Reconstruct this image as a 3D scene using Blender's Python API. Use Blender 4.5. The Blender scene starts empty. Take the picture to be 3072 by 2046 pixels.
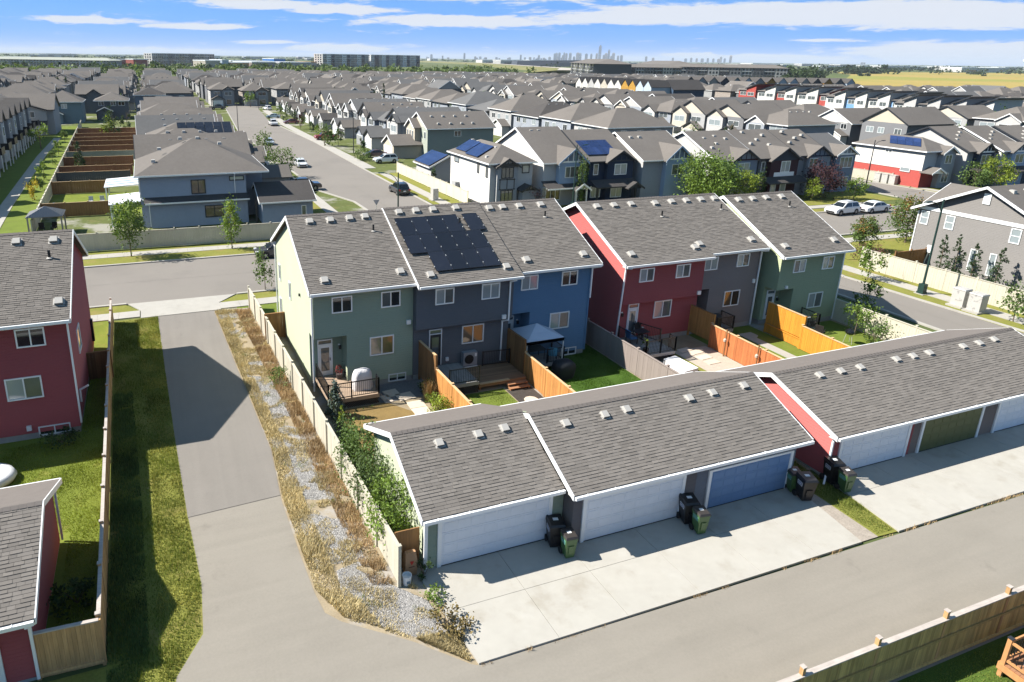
import bpy, math, random
import numpy as np
from mathutils import Vector, Matrix

R = math.radians
rng = random.Random(7)
nrg = np.random.default_rng(11)
scene = bpy.context.scene
COL = scene.collection

# ------------------------------------------------------------------ camera
cam_data = bpy.data.cameras.new('camera')
cam = bpy.data.objects.new('camera', cam_data)
COL.objects.link(cam)
CAMZ = 18.935
FPX, PPX, PPY, IW, IH = 2075.72, 1247.76, 823.99, 3072.0, 2046.0
_p, _r, _y = R(17.4058), R(0.76825), R(21.00594)
_f = Vector((math.sin(_y) * math.cos(_p), math.cos(_y) * math.cos(_p), -math.sin(_p)))
_rt = Vector((math.cos(_y), -math.sin(_y), 0))
_u = _rt.cross(_f)
_rt2 = math.cos(_r) * _rt + math.sin(_r) * _u
_u2 = -math.sin(_r) * _rt + math.cos(_r) * _u
cam.matrix_world = Matrix(((_rt2.x, _u2.x, -_f.x, 0), (_rt2.y, _u2.y, -_f.y, 0), (_rt2.z, _u2.z, -_f.z, CAMZ), (0, 0, 0, 1)))
cam_data.sensor_fit = 'HORIZONTAL'
cam_data.sensor_width = 36.0
cam_data.lens = FPX / IW * 36.0
cam_data.shift_x = (IW / 2 - PPX) / IW
cam_data.shift_y = -(IH / 2 - PPY) / IW
cam_data.clip_start = 0.1
cam_data.clip_end = 80000.0
scene.camera = cam

# ------------------------------------------------------------------ sky and sun
SUN_EL, SUN_AZ = 44.5, 23.0          # the sun stands behind the left, shadows run to the right
to_sun = Vector((-math.cos(R(SUN_AZ)) * math.cos(R(SUN_EL)), math.sin(R(SUN_AZ)) * math.cos(R(SUN_EL)), math.sin(R(SUN_EL))))
sun_data = bpy.data.lights.new('sun', 'SUN')
sun_data.energy = 5.0
sun_data.angle = R(0.5)
sun_data.color = (1.0, 0.94, 0.845)
sun = bpy.data.objects.new('sun', sun_data)
COL.objects.link(sun)
sun.rotation_euler = to_sun.to_track_quat('Z', 'Y').to_euler()

world = bpy.data.worlds.new('World')
scene.world = world
world.use_nodes = True


def N(nt, typ, **kw):
    n = nt.nodes.new(typ)
    for k, v in kw.items():
        setattr(n, k, v)
    return n


def math_node(nt, op, a, b=None, c=None, clamp=False):
    n = nt.nodes.new('ShaderNodeMath')
    n.operation = op
    n.use_clamp = clamp
    for i, v in enumerate((a, b, c)):
        if v is None:
            continue
        if isinstance(v, (int, float)):
            n.inputs[i].default_value = v
        else:
            nt.links.new(v, n.inputs[i])
    return n.outputs[0]


def build_world():
    nt = world.node_tree
    nt.nodes.clear()
    L = nt.links.new
    out = N(nt, 'ShaderNodeOutputWorld')
    tc = N(nt, 'ShaderNodeTexCoord')
    sep = N(nt, 'ShaderNodeSeparateXYZ')
    L(tc.outputs['Generated'], sep.inputs[0])
    x, y, z = sep.outputs
    za = math_node(nt, 'ABSOLUTE', z)
    zz = math_node(nt, 'MULTIPLY_ADD', za, 2.4, 0.10)
    comb = N(nt, 'ShaderNodeCombineXYZ')
    L(x, comb.inputs[0]); L(y, comb.inputs[1]); L(zz, comb.inputs[2])
    nrm = N(nt, 'ShaderNodeVectorMath', operation='NORMALIZE')
    L(comb.outputs[0], nrm.inputs[0])
    sky = N(nt, 'ShaderNodeTexSky', sky_type='NISHITA')
    sky.sun_disc = False
    sky.sun_elevation = R(SUN_EL)
    sky.sun_rotation = math.atan2(to_sun.x, to_sun.y)
    sky.altitude = 650
    sky.air_density = 1.0
    sky.dust_density = 0.0
    sky.ozone_density = 1.0
    L(nrm.outputs[0], sky.inputs[0])
    # saturated late-summer blue
    hs = N(nt, 'ShaderNodeHueSaturation')
    hs.inputs['Saturation'].default_value = 1.12
    hs.inputs['Hue'].default_value = 0.482
    L(sky.outputs[0], hs.inputs['Color'])
    # azure painted into the low sky to keep it bright towards the horizon
    hz = math_node(nt, 'POWER', math_node(nt, 'SUBTRACT', 1.0, math_node(nt, 'MULTIPLY', za, 3.0, clamp=True), clamp=True), 1.6)
    hmix = N(nt, 'ShaderNodeMixRGB')
    hmix.inputs[2].default_value = (.30, 1.95, 6.3, 1)
    L(math_node(nt, 'MULTIPLY', hz, 0.95), hmix.inputs[0])
    L(hs.outputs[0], hmix.inputs[1])
    bg = N(nt, 'ShaderNodeBackground')
    bg.inputs[1].default_value = 0.088
    L(hmix.outputs[0], bg.inputs[0])
    # clouds: wispy banks laid out by azimuth and elevation
    az = math_node(nt, 'ARCTAN2', x, y)
    def noise(sx, sz, off, detail, rough, dist):
        cv = N(nt, 'ShaderNodeCombineXYZ')
        slant = math_node(nt, 'MULTIPLY_ADD', az, -0.018, z)
        L(math_node(nt, 'MULTIPLY', az, sx), cv.inputs[0])
        L(math_node(nt, 'MULTIPLY', slant, sz), cv.inputs[1])
        cv.inputs[2].default_value = off
        n = N(nt, 'ShaderNodeTexNoise')
        n.inputs['Scale'].default_value = 1.0
        n.inputs['Detail'].default_value = detail
        n.inputs['Roughness'].default_value = rough
        n.inputs['Distortion'].default_value = dist
        L(cv.outputs[0], n.inputs['Vector'])
        return n.outputs[0]
    n1 = noise(11.0, 62.0, 3.3, 9.0, 0.60, 1.1)
    n2 = noise(34.0, 300.0, 8.1, 8.0, 0.65, 1.2)
    nz = math_node(nt, 'MULTIPLY_ADD', n2, 0.35, math_node(nt, 'MULTIPLY', n1, 0.75))
    banks = [(47, 3.3, 15, .62, .54), (58, 2.9, 9, .70, .52), (38, 3.05, 9, .45, .48), (33, 2.75, 4, .25, .30), (23.3, 2.78, 6.2, .42, .54), (9, 3.7, 5, .36, .48),
             (15, 3.5, 5, .40, .46), (3.8, 2.0, 3.6, .2, .42), (-3.6, 2.25, 5, .30, .38), (57.5, .75, 6.5, .62, .66), (49.5, .2, 4, .22, .34), (46.2, .3, 4.0, .26, .52),
             (41.5, .45, 2.2, .2, .42), (14.4, .62, 3.2, .28, .52), (9.1, 1.0, 2.6, .16, .40), (50.4, 1.5, 2.5, .12, .32), (25, 4.6, 14, .5, .35), (0, .25, 10, .3, .26)]
    acc = None
    for a, e, sa, se, amp in banks:
        da = math_node(nt, 'MULTIPLY', math_node(nt, 'SUBTRACT', az, R(a)), 1.0 / R(sa))
        de = math_node(nt, 'MULTIPLY', math_node(nt, 'SUBTRACT', z, math.sin(R(e))), 1.0 / R(se))
        q = math_node(nt, 'MULTIPLY_ADD', de, de, math_node(nt, 'MULTIPLY', da, da))
        gss = math_node(nt, 'MULTIPLY', math_node(nt, 'EXPONENT', math_node(nt, 'MULTIPLY', q, -1.0)), amp)
        acc = gss if acc is None else math_node(nt, 'MAXIMUM', acc, gss)
    high = math_node(nt, 'MULTIPLY', math_node(nt, 'SUBTRACT', z, 0.085), 3.0, clamp=True)
    acc = math_node(nt, 'MAXIMUM', acc, math_node(nt, 'MINIMUM', high, 0.06))
    fld = math_node(nt, 'SUBTRACT', math_node(nt, 'ADD', nz, acc), 0.62)
    mr = N(nt, 'ShaderNodeMapRange', interpolation_type='SMOOTHSTEP')
    mr.inputs[1].default_value = 0.0
    mr.inputs[2].default_value = 0.17
    mr.inputs[4].default_value = 0.94
    L(fld, mr.inputs[0])
    cbg = N(nt, 'ShaderNodeBackground')
    cbg.inputs[0].default_value = (0.86, 0.89, 0.95, 1)
    cbg.inputs[1].default_value = 0.47
    mx = N(nt, 'ShaderNodeMixShader')
    L(mr.outputs[0], mx.inputs[0]); L(bg.outputs[0], mx.inputs[1]); L(cbg.outputs[0], mx.inputs[2])
    L(mx.outputs[0], out.inputs[0])


build_world()
scene.view_settings.view_transform = 'Standard'
scene.view_settings.look = 'None'
scene.view_settings.exposure = 1.02
scene.view_settings.gamma = 1.0
scene.view_settings.use_curve_mapping = False
scene.cycles.max_bounces = 6
scene.cycles.diffuse_bounces = 3
scene.cycles.glossy_bounces = 3
scene.cycles.transmission_bounces = 4
scene.cycles.volume_bounces = 0
scene.cycles.transparent_max_bounces = 4
scene.cycles.caustics_reflective = False
scene.cycles.caustics_refractive = False


# ------------------------------------------------------------------ materials
MATS = {}


def srgb(h):
    h = h.lstrip('#')
    v = [int(h[i:i + 2], 16) / 255 for i in (0, 2, 4)]
    return tuple(c / 12.92 if c <= .04045 else ((c + .055) / 1.055) ** 2.4 for c in v)


def mat(name, col, rough=0.8, var=0.08, scale=2.0, spec=0.3, metal=0.0, rnd=0.0, lap=0.0, lapaxis=2, grain=None, blot=None, bump=0.0, bscale=40.0, attr=None, transl=0.0, fine=None, coat=0.0):
    """Principled material: colour broken up by two noises, optional lap-siding relief, wood grain, per-object or per-piece tone."""
    if name in MATS:
        return MATS[name]
    m = bpy.data.materials.new(name)
    MATS[name] = m
    m.use_nodes = True
    nt = m.node_tree
    nt.nodes.clear()
    L = nt.links.new
    out = N(nt, 'ShaderNodeOutputMaterial')
    p = N(nt, 'ShaderNodeBsdfPrincipled')
    p.inputs['Roughness'].default_value = rough
    p.inputs['Specular IOR Level'].default_value = spec
    p.inputs['Metallic'].default_value = metal
    p.inputs['Coat Weight'].default_value = coat
    tc = N(nt, 'ShaderNodeTexCoord')
    geo = N(nt, 'ShaderNodeNewGeometry')
    pos = geo.outputs['Position']
    n = N(nt, 'ShaderNodeTexNoise')
    n.inputs['Scale'].default_value = scale
    n.inputs['Detail'].default_value = 5
    n.inputs['Roughness'].default_value = 0.6
    L(pos, n.inputs['Vector'])
    f = math_node(nt, 'MULTIPLY_ADD', n.outputs[0], 4 * var, 1.0 - 2 * var)
    if fine:
        n2 = N(nt, 'ShaderNodeTexNoise')
        n2.inputs['Scale'].default_value = fine[0]
        n2.inputs['Detail'].default_value = 3
        L(pos, n2.inputs['Vector'])
        f = math_node(nt, 'MULTIPLY', f, math_node(nt, 'MULTIPLY_ADD', n2.outputs[0], 4 * fine[1], 1.0 - 2 * fine[1]))
    if grain:
        mp = N(nt, 'ShaderNodeMapping')
        mp.inputs['Scale'].default_value = grain[0]
        L(pos, mp.inputs['Vector'])
        n3 = N(nt, 'ShaderNodeTexNoise')
        n3.inputs['Scale'].default_value = 1.0
        n3.inputs['Detail'].default_value = 6
        n3.inputs['Distortion'].default_value = 0.6
        L(mp.outputs[0], n3.inputs['Vector'])
        f = math_node(nt, 'MULTIPLY', f, math_node(nt, 'MULTIPLY_ADD', n3.outputs[0], 4 * grain[1], 1.0 - 2 * grain[1]))
    if rnd:
        oi = N(nt, 'ShaderNodeObjectInfo')
        f = math_node(nt, 'MULTIPLY', f, math_node(nt, 'MULTIPLY_ADD', oi.outputs['Random'], 2 * rnd, 1.0 - rnd))
    if attr:
        at = N(nt, 'ShaderNodeAttribute')
        at.attribute_name = 'tone'
        f = math_node(nt, 'MULTIPLY', f, math_node(nt, 'MULTIPLY_ADD', at.outputs['Fac'], 2 * attr, 1.0 - attr))
    vm = N(nt, 'ShaderNodeVectorMath', operation='SCALE')
    vm.inputs[0].default_value = col[:3]
    L(f, vm.inputs['Scale'])
    colout = vm.outputs[0]
    if blot:
        for (bc, bs, lo, hi, st) in blot:
            nb = N(nt, 'ShaderNodeTexNoise')
            nb.inputs['Scale'].default_value = bs
            nb.inputs['Detail'].default_value = 6
            nb.inputs['Roughness'].default_value = 0.65
            L(pos, nb.inputs['Vector'])
            mr = N(nt, 'ShaderNodeMapRange', interpolation_type='SMOOTHSTEP')
            mr.inputs[1].default_value = lo
            mr.inputs[2].default_value = hi
            mr.inputs[4].default_value = st
            L(nb.outputs[0], mr.inputs[0])
            mx = N(nt, 'ShaderNodeMixRGB')
            L(mr.outputs[0], mx.inputs[0])
            L(colout, mx.inputs[1])
            mx.inputs[2].default_value = (*bc[:3], 1)
            colout = mx.outputs[0]
    L(colout, p.inputs['Base Color'])
    hgt = None
    if lap:
        sp = N(nt, 'ShaderNodeSeparateXYZ')
        L(pos, sp.inputs[0])
        fr = math_node(nt, 'FRACT', math_node(nt, 'MULTIPLY', sp.outputs[lapaxis], 1.0 / lap))
        hgt = math_node(nt, 'MULTIPLY', math_node(nt, 'SUBTRACT', 1.0, fr), lap * 0.9)
    if bump:
        nb = N(nt, 'ShaderNodeTexNoise')
        nb.inputs['Scale'].default_value = bscale
        nb.inputs['Detail'].default_value = 4
        L(pos, nb.inputs['Vector'])
        h2 = math_node(nt, 'MULTIPLY', nb.outputs[0], bump)
        hgt = h2 if hgt is None else math_node(nt, 'ADD', hgt, h2)
    if hgt is not None:
        bm = N(nt, 'ShaderNodeBump')
        bm.inputs['Strength'].default_value = 1.0
        bm.inputs['Distance'].default_value = 1.0
        L(hgt, bm.inputs['Height'])
        L(bm.outputs[0], p.inputs['Normal'])
    if transl:
        tr = N(nt, 'ShaderNodeBsdfTranslucent')
        sc = N(nt, 'ShaderNodeMixRGB', blend_type='MULTIPLY')
        sc.inputs[0].default_value = 1.0
        L(colout, sc.inputs[1])
        sc.inputs[2].default_value = (1.25, 1.2, 0.55, 1)
        L(sc.outputs[0], tr.inputs[0])
        ms = N(nt, 'ShaderNodeMixShader')
        ms.inputs[0].default_value = transl
        L(p.outputs[0], ms.inputs[1]); L(tr.outputs[0], ms.inputs[2])
        L(ms.outputs[0], out.inputs[0])
    else:
        L(p.outputs[0], out.inputs[0])
    return m


def glass(name, col, rough=0.04, var=0.25, scale=1.2):
    return mat(name, col, rough=rough, var=var, scale=scale, spec=0.9, coat=0.3)


def siding(name, col, lap=0.15):
    return mat('siding_' + name, col, rough=0.62, var=0.045, scale=0.6, spec=0.35, lap=lap, fine=(9.0, 0.025))


SH = srgb
white_trim = mat('white_trim', (.74, .76, .77), rough=.45, var=.02, scale=3)
gutter_white = mat('gutter_white', (.78, .79, .80), rough=.35, var=.03, scale=4)
dark_trim = mat('dark_trim', (.030, .033, .040), rough=.5, var=.1)
black_metal = mat('black_metal', (.012, .012, .014), rough=.4, var=.1, spec=.5)
concrete = mat('concrete', (.385, .37, .335), rough=.85, var=.05, scale=.45, fine=(3.2, .03), blot=[((.29, .265, .22), .55, .50, .72, .65), ((.43, .42, .395), .9, .55, .75, .4), ((.17, .16, .15), 1.4, .68, .78, .5)], bump=.003, bscale=60)
concrete_walk = mat('concrete_walk', (.365, .35, .32), rough=.88, var=.07, scale=.5, fine=(2.5, .04), blot=[((.27, .255, .225), .8, .55, .75, .45)])
concrete_step = mat('concrete_foundation', (.32, .32, .31), rough=.9, var=.1, scale=2)
asphalt = mat('asphalt_lane', (.195, .180, .163), rough=.9, var=.045, scale=.35, fine=(11, .035), grain=((2.2, .12, 1), .05), blot=[((.212, .196, .178), .22, .5, .72, .7), ((.135, .125, .115), .9, .60, .76, .5)], bump=.004, bscale=120)
asphalt_alley = mat('asphalt_alley', (.235, .216, .186), rough=.92, var=.045, scale=.4, fine=(11, .045), grain=((.12, 1.6, 1), .055), blot=[((.248, .228, .198), .25, .5, .7, .7), ((.165, .15, .13), .6, .58, .76, .6)], bump=.004, bscale=120)
asphalt_street = mat('asphalt_street', (.205, .188, .170), rough=.92, var=.05, scale=.12, fine=(12, .03), blot=[((.168, .155, .142), .10, .5, .7, .6), ((.225, .208, .188), .3, .55, .75, .5)])
shingle_mat = mat('asphalt_shingles', (.172, .157, .143), rough=.95, var=.045, scale=.7, attr=.115, fine=(60, .1), spec=.15)
shingle_gap_edge_shade = mat('shingle_underlay_edge_shade', (.105, .095, .086), rough=.95, var=.1, spec=.1)  # underlay; its dark colour also paints shade onto the shingles' front edges
shingle_cap = mat('shingle_ridge_caps', (.165, .147, .136), rough=.95, var=.07, scale=3, fine=(50, .1), spec=.15)
roof_far = mat('roof_brown_grey', (.148, .135, .124), rough=.95, var=.10, scale=.16, fine=(2.6, .07), spec=.12)
roof_blue = mat('roof_slate_grey', (.125, .125, .126), rough=.95, var=.09, scale=.2, fine=(2.6, .07), spec=.12)
roof_dark = mat('roof_charcoal', (.075, .07, .068), rough=.95, var=.09, scale=.2, fine=(2.6, .07), spec=.12)
vent_mat = mat('roof_vent_metal', (.40, .385, .36), rough=.55, var=.06, scale=6)
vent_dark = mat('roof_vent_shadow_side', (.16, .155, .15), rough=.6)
pipe_black = mat('rubber_pipe', (.02, .02, .021), rough=.6)
solar_mat = mat('solar_glass_black', (.012, .014, .022), rough=.22, var=.15, scale=1.5, spec=.55, rnd=.25)
solar_blue = mat('solar_glass_blue', (.018, .035, .11), rough=.2, var=.15, scale=1.5, spec=.55, rnd=.2)
clamp_mat = mat('aluminium_clamp', (.72, .72, .72), rough=.3, metal=.6)
lawn_mat = mat('lawn', (.13, .17, .032), rough=.95, var=.16, scale=.8, fine=(14, .14), blot=[((.20, .17, .06), .5, .56, .75, .55)], spec=.1)
lawn_dry = mat('lawn_dry', (.215, .150, .062), rough=.95, var=.14, scale=1.2, fine=(16, .12), spec=.1)
verge_mat = mat('verge_grass', (.185, .19, .045), rough=.95, var=.16, scale=.7, fine=(11, .16), blot=[((.235, .19, .07), .45, .5, .7, .75)], spec=.1)
soil_mat = mat('dry_soil', (.29, .24, .165), rough=.97, var=.14, scale=1.0, fine=(18, .15), blot=[((.33, .315, .30), .35, .5, .62, .85)], spec=.1)
mulch_mat = mat('mulch', (.055, .048, .043), rough=.97, var=.2, scale=4, fine=(35, .3))
gravel_mat = mat('gravel_stone', (.34, .33, .32), rough=.9, var=.1, scale=3, attr=.5)
glass_dark = glass('window_glass_dark', (.018, .022, .026))
glass_mid = glass('window_glass_curtained', (.10, .115, .12))
glass_blind = glass('window_glass_blind', (.26, .30, .32), rough=.08, var=.08)
glass_warm = glass('window_glass_warm', (.085, .066, .048), rough=.06)
garage_white = mat('garage_door_white', (.66, .70, .76), rough=.5, var=.03, scale=1.2, lap=.0, fine=(5, .02))
garage_blue = mat('garage_door_blue', (.125, .225, .40), rough=.5, var=.04, scale=1.2)
garage_olive = mat('garage_door_olive', (.105, .115, .045), rough=.55, var=.04, scale=1.2)
wood_orange = mat('fence_stained_orange', (.47, .22, .070), rough=.7, var=.08, scale=1.2, rnd=.16, grain=((14, 14, .9), .17))
wood_red = mat('fence_stained_red', (.43, .15, .055), rough=.7, var=.08, scale=1.2, rnd=.13, grain=((14, 14, .9), .15))
wood_brown = mat('fence_stained_brown', (.22, .115, .048), rough=.75, var=.1, scale=1.2, rnd=.2, grain=((14, 14, .9), .2))
wood_cedar = mat('fence_cedar', (.46, .275, .125), rough=.75, var=.1, scale=1.5, rnd=.2, grain=((14, 14, .9), .22))
wood_olive = mat('fence_weathered', (.46, .315, .12), rough=.78, var=.12, scale=1.5, rnd=.24, grain=((14, 14, .9), .24))
wood_grey = mat('wood_weathered_cap', (.42, .375, .34), rough=.85, var=.12, scale=3, grain=((1.5, 14, 14), .15))
wood_tan = mat('wood_tan_cap', (.56, .39, .22), rough=.8, var=.1, scale=3)
wood_deck = mat('deck_boards', (.25, .155, .092), rough=.7, var=.1, scale=3, rnd=.1, attr=.15)
wood_deck_grey = mat('deck_boards_grey', (.35, .335, .32), rough=.8, var=.1, scale=3, attr=.12)
fence_cream = mat('fence_cream', (.50, .47, .385), rough=.7, var=.05, scale=1.0, rnd=.05, grain=((10, 10, .7), .07))
fence_grey = mat('fence_taupe', (.275, .232, .212), rough=.6, var=.04, scale=1.0, rnd=.05)
bark = mat('bark', (.16, .125, .095), rough=.95, var=.2, scale=6)
soffit_mat = mat('soffit', (.60, .60, .58), rough=.7, var=.03)


def leafm(name, col, var=.28):
    return mat('leaves_' + name, col, rough=.6, var=var, scale=2.2, spec=.25, attr=.5, transl=.28)


leaf_mid = leafm('green', (.105, .165, .045))
leaf_dark = leafm('dark_green', (.05, .09, .03))
leaf_light = leafm('light_green', (.155, .235, .045))
leaf_lime = leafm('lime', (.20, .26, .035))
leaf_purple = leafm('purple', (.060, .026, .032))
leaf_autumn = leafm('autumn', (.21, .13, .035))
leaf_spruce = leafm('spruce_blue', (.115, .155, .135))
leaf_conifer = leafm('conifer', (.052, .085, .040))
leaf_yellow = leafm('yellow', (.42, .34, .04))
grass_mat = mat('grass_blades', (.165, .205, .045), rough=.8, var=.2, scale=.9, attr=.45, spec=.1, transl=.2)
dry_grass_mat = mat('dry_grass_blades', (.52, .43, .235), rough=.85, var=.2, scale=1.1, attr=.4, spec=.1)
brown_grass_mat = mat('brown_weed_blades', (.42, .30, .165), rough=.85, var=.2, scale=1.1, attr=.4, spec=.1)


# ------------------------------------------------------------------ mesh helpers
ORG = {}
KIDS = {}


def new_obj(name, me, parent=None):
    o = bpy.data.objects.new(name, me)
    COL.objects.link(o)
    if parent is not None:
        o.parent = parent
        ORG[o.name] = ORG.get(parent.name, Vector((0, 0, 0)))
        KIDS.setdefault(parent.name, []).append(o)
    return o


def tag(o, label=None, cat=None, group=None, kind=None):
    if label: o['label'] = label
    if cat: o['category'] = cat
    if group: o['group'] = group
    if kind: o['kind'] = kind
    return o


def thing(name, label, cat, loc=(0, 0, 0), rz=0.0, group=None, world=True):
    """An Empty at the thing's base; with world=True its parts are given in world coordinates."""
    o = bpy.data.objects.new(name, None)
    o.empty_display_size = 0.3
    COL.objects.link(o)
    o.location = loc
    o.rotation_euler = (0, 0, rz)
    ORG[o.name] = Vector(loc) if world else Vector((0, 0, 0))
    return tag(o, label, cat, group)


def np_mesh(name, verts, faces_flat, sizes, mats, midx=None, tone=None, smooth=False):
    me = bpy.data.meshes.new(name)
    verts = np.asarray(verts, dtype=np.float32)
    sizes = np.asarray(sizes, dtype=np.int32)
    ff = np.asarray(faces_flat, dtype=np.int32)
    me.vertices.add(len(verts))
    me.vertices.foreach_set('co', verts.ravel())
    me.loops.add(len(ff))
    me.loops.foreach_set('vertex_index', ff)
    me.polygons.add(len(sizes))
    st = np.zeros(len(sizes), dtype=np.int32)
    st[1:] = np.cumsum(sizes)[:-1]
    me.polygons.foreach_set('loop_start', st)
    me.polygons.foreach_set('loop_total', sizes)
    for m in mats:
        me.materials.append(m)
    if midx is not None:
        me.polygons.foreach_set('material_index', np.asarray(midx, dtype=np.int32))
    me.polygons.foreach_set('use_smooth', np.full(len(sizes), smooth, dtype=bool))
    if tone is not None:
        a = me.attributes.new('tone', 'FLOAT', 'FACE')
        a.data.foreach_set('value', np.asarray(tone, dtype=np.float32))
    me.update(calc_edges=True)
    return me


class MB:
    """Collects boxes, bars, tubes and polygons and links them as one mesh object."""

    def __init__(self):
        self.v = []; self.f = []; self.mi = []; self.t = []
        self.mats = []; self.cur = 0; self.tone = 0.5

    def use(self, m):
        if m not in self.mats:
            self.mats.append(m)
        self.cur = self.mats.index(m)
        return self

    def poly(self, pts):
        b = len(self.v)
        self.v.extend([tuple(p) for p in pts])
        self.f.append(list(range(b, b + len(pts))))
        self.mi.append(self.cur); self.t.append(self.tone)

    def idx(self, pts, faces):
        b = len(self.v)
        self.v.extend([tuple(p) for p in pts])
        for f in faces:
            self.f.append([b + i for i in f])
            self.mi.append(self.cur); self.t.append(self.tone)

    def box(self, x0, x1, y0, y1, z0, z1):
        self.idx([(x0, y0, z0), (x1, y0, z0), (x1, y1, z0), (x0, y1, z0), (x0, y0, z1), (x1, y0, z1), (x1, y1, z1), (x0, y1, z1)],
                 [(0, 3, 2, 1), (4, 5, 6, 7), (0, 1, 5, 4), (1, 2, 6, 5), (2, 3, 7, 6), (3, 0, 4, 7)])

    def hexa(self, b4, t4):
        self.idx(list(b4) + list(t4), [(0, 3, 2, 1), (4, 5, 6, 7), (0, 1, 5, 4), (1, 2, 6, 5), (2, 3, 7, 6), (3, 0, 4, 7)])

    def prism(self, poly, z0, z1):
        n = len(poly)
        pts = [(p[0], p[1], z0) for p in poly] + [(p[0], p[1], z1) for p in poly]
        fs = [tuple(range(n - 1, -1, -1)), tuple(range(n, 2 * n))] + [(i, (i + 1) % n, n + (i + 1) % n, n + i) for i in range(n)]
        self.idx(pts, fs)

    def slab(self, poly3, d):
        """A planar polygon thickened by vector d."""
        n = len(poly3); d = Vector(d)
        pts = [Vector(p) for p in poly3] + [Vector(p) + d for p in poly3]
        fs = [tuple(range(n)), tuple(range(2 * n - 1, n - 1, -1))] + [(i, n + i, n + (i + 1) % n, (i + 1) % n) for i in range(n)]
        self.idx(pts, fs)

    def bar(self, p0, p1, w, h, up=(0, 0, 1)):
        p0 = Vector(p0); p1 = Vector(p1); d = (p1 - p0)
        if d.length < 1e-6: return
        d.normalize()
        s = d.cross(Vector(up))
        if s.length < 1e-4: s = d.cross(Vector((0, 1, 0)))
        s.normalize(); u = s.cross(d).normalized()
        s = s * (w / 2); u = u * (h / 2)
        self.hexa([p0 - s - u, p0 + s - u, p0 + s + u, p0 - s + u], [p1 - s - u, p1 + s - u, p1 + s + u, p1 - s + u])

    def tube(self, p0, p1, r0, r1=None, n=8, caps=True):
        r1 = r0 if r1 is None else r1
        p0 = Vector(p0); p1 = Vector(p1); d = (p1 - p0).normalized()
        s = d.cross(Vector((0, 0, 1)))
        if s.length < 1e-3: s = Vector((1, 0, 0))
        s.normalize(); u = s.cross(d).normalized()
        pts = []
        for p, r in ((p0, r0), (p1, r1)):
            for i in range(n):
                a = 2 * math.pi * i / n
                pts.append(p + s * (r * math.cos(a)) + u * (r * math.sin(a)))
        fs = [(i, (i + 1) % n, n + (i + 1) % n, n + i) for i in range(n)]
        if caps:
            fs += [tuple(range(n - 1, -1, -1)), tuple(range(n, 2 * n))]
        self.idx(pts, fs)

    def lathe(self, c, prof, n=12, axis='z', sx=1.0, sy=1.0):
        c = Vector(c); pts = []
        for (r, h) in prof:
            for i in range(n):
                a = 2 * math.pi * i / n
                q = (r * math.cos(a) * sx, r * math.sin(a) * sy, h)
                if axis == 'x': q = (q[2], q[0], q[1])
                if axis == 'y': q = (q[0], q[2], q[1])
                pts.append(c + Vector(q))
        m = len(prof)
        fs = [(j * n + i, j * n + (i + 1) % n, (j + 1) * n + (i + 1) % n, (j + 1) * n + i) for j in range(m - 1) for i in range(n)]
        fs += [tuple(range(n - 1, -1, -1)), tuple(range((m - 1) * n, m * n))]
        self.idx(pts, fs)

    def mesh(self, name, org=None, smooth=False):
        v = np.array(self.v, dtype=np.float64).reshape(-1, 3)
        if org is not None: v = v - np.array(org)
        flat = [i for f in self.f for i in f]
        return np_mesh(name, v, flat, [len(f) for f in self.f], self.mats, self.mi, self.t, smooth)

    def build(self, name, parent=None, m=None, smooth=False):
        if m is not None and not self.mats:
            self.mats = [m]
        org = ORG.get(parent.name, Vector((0, 0, 0))) if parent is not None else None
        return new_obj(name, self.mesh(name, org, smooth), parent)

    def top(self, name, label, cat, m=None, group=None, smooth=False, loc=None):
        """A top-level one-mesh thing with its origin at loc."""
        if m is not None and not self.mats: self.mats = [m]
        if loc is None:
            a = np.array(self.v); loc = (float(a[:, 0].mean()), float(a[:, 1].mean()), float(a[:, 2].min()))
        o = bpy.data.objects.new(name, self.mesh(name, loc, smooth))
        COL.objects.link(o); o.location = loc
        return tag(o, label, cat, group)

    def struct(self, name, m=None, label=None):
        if m is not None and not self.mats: self.mats = [m]
        o = bpy.data.objects.new(name, self.mesh(name))
        COL.objects.link(o)
        o['kind'] = 'structure'
        if label: o['label'] = label
        return o


def box_part(name, parent, m, *b):
    q = MB(); q.use(m); q.box(*b)
    return q.build(name, parent)


def copy_tree(o, parent=None):
    c = o.copy(); COL.objects.link(c); c.parent = parent
    ORG[c.name] = ORG.get(o.name, Vector((0, 0, 0)))
    if parent is not None:
        KIDS.setdefault(parent.name, []).append(c)
    for ch in list(KIDS.get(o.name, ())):
        copy_tree(ch, c)
    return c


# ------------------------------------------------------------------ building helpers
def PF(face, plane, u, w, d=0.0):
    if face == '-y': return (u, plane - d, w)
    if face == '+y': return (u, plane + d, w)
    if face == '-x': return (plane - d, u, w)
    return (plane + d, u, w)


def fbox(mb, face, plane, u0, u1, w0, w1, d0, d1):
    a = PF(face, plane, u0, w0, d0); b = PF(face, plane, u1, w1, d1)
    mb.box(min(a[0], b[0]), max(a[0], b[0]), min(a[1], b[1]), max(a[1], b[1]), w0, w1)


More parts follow.
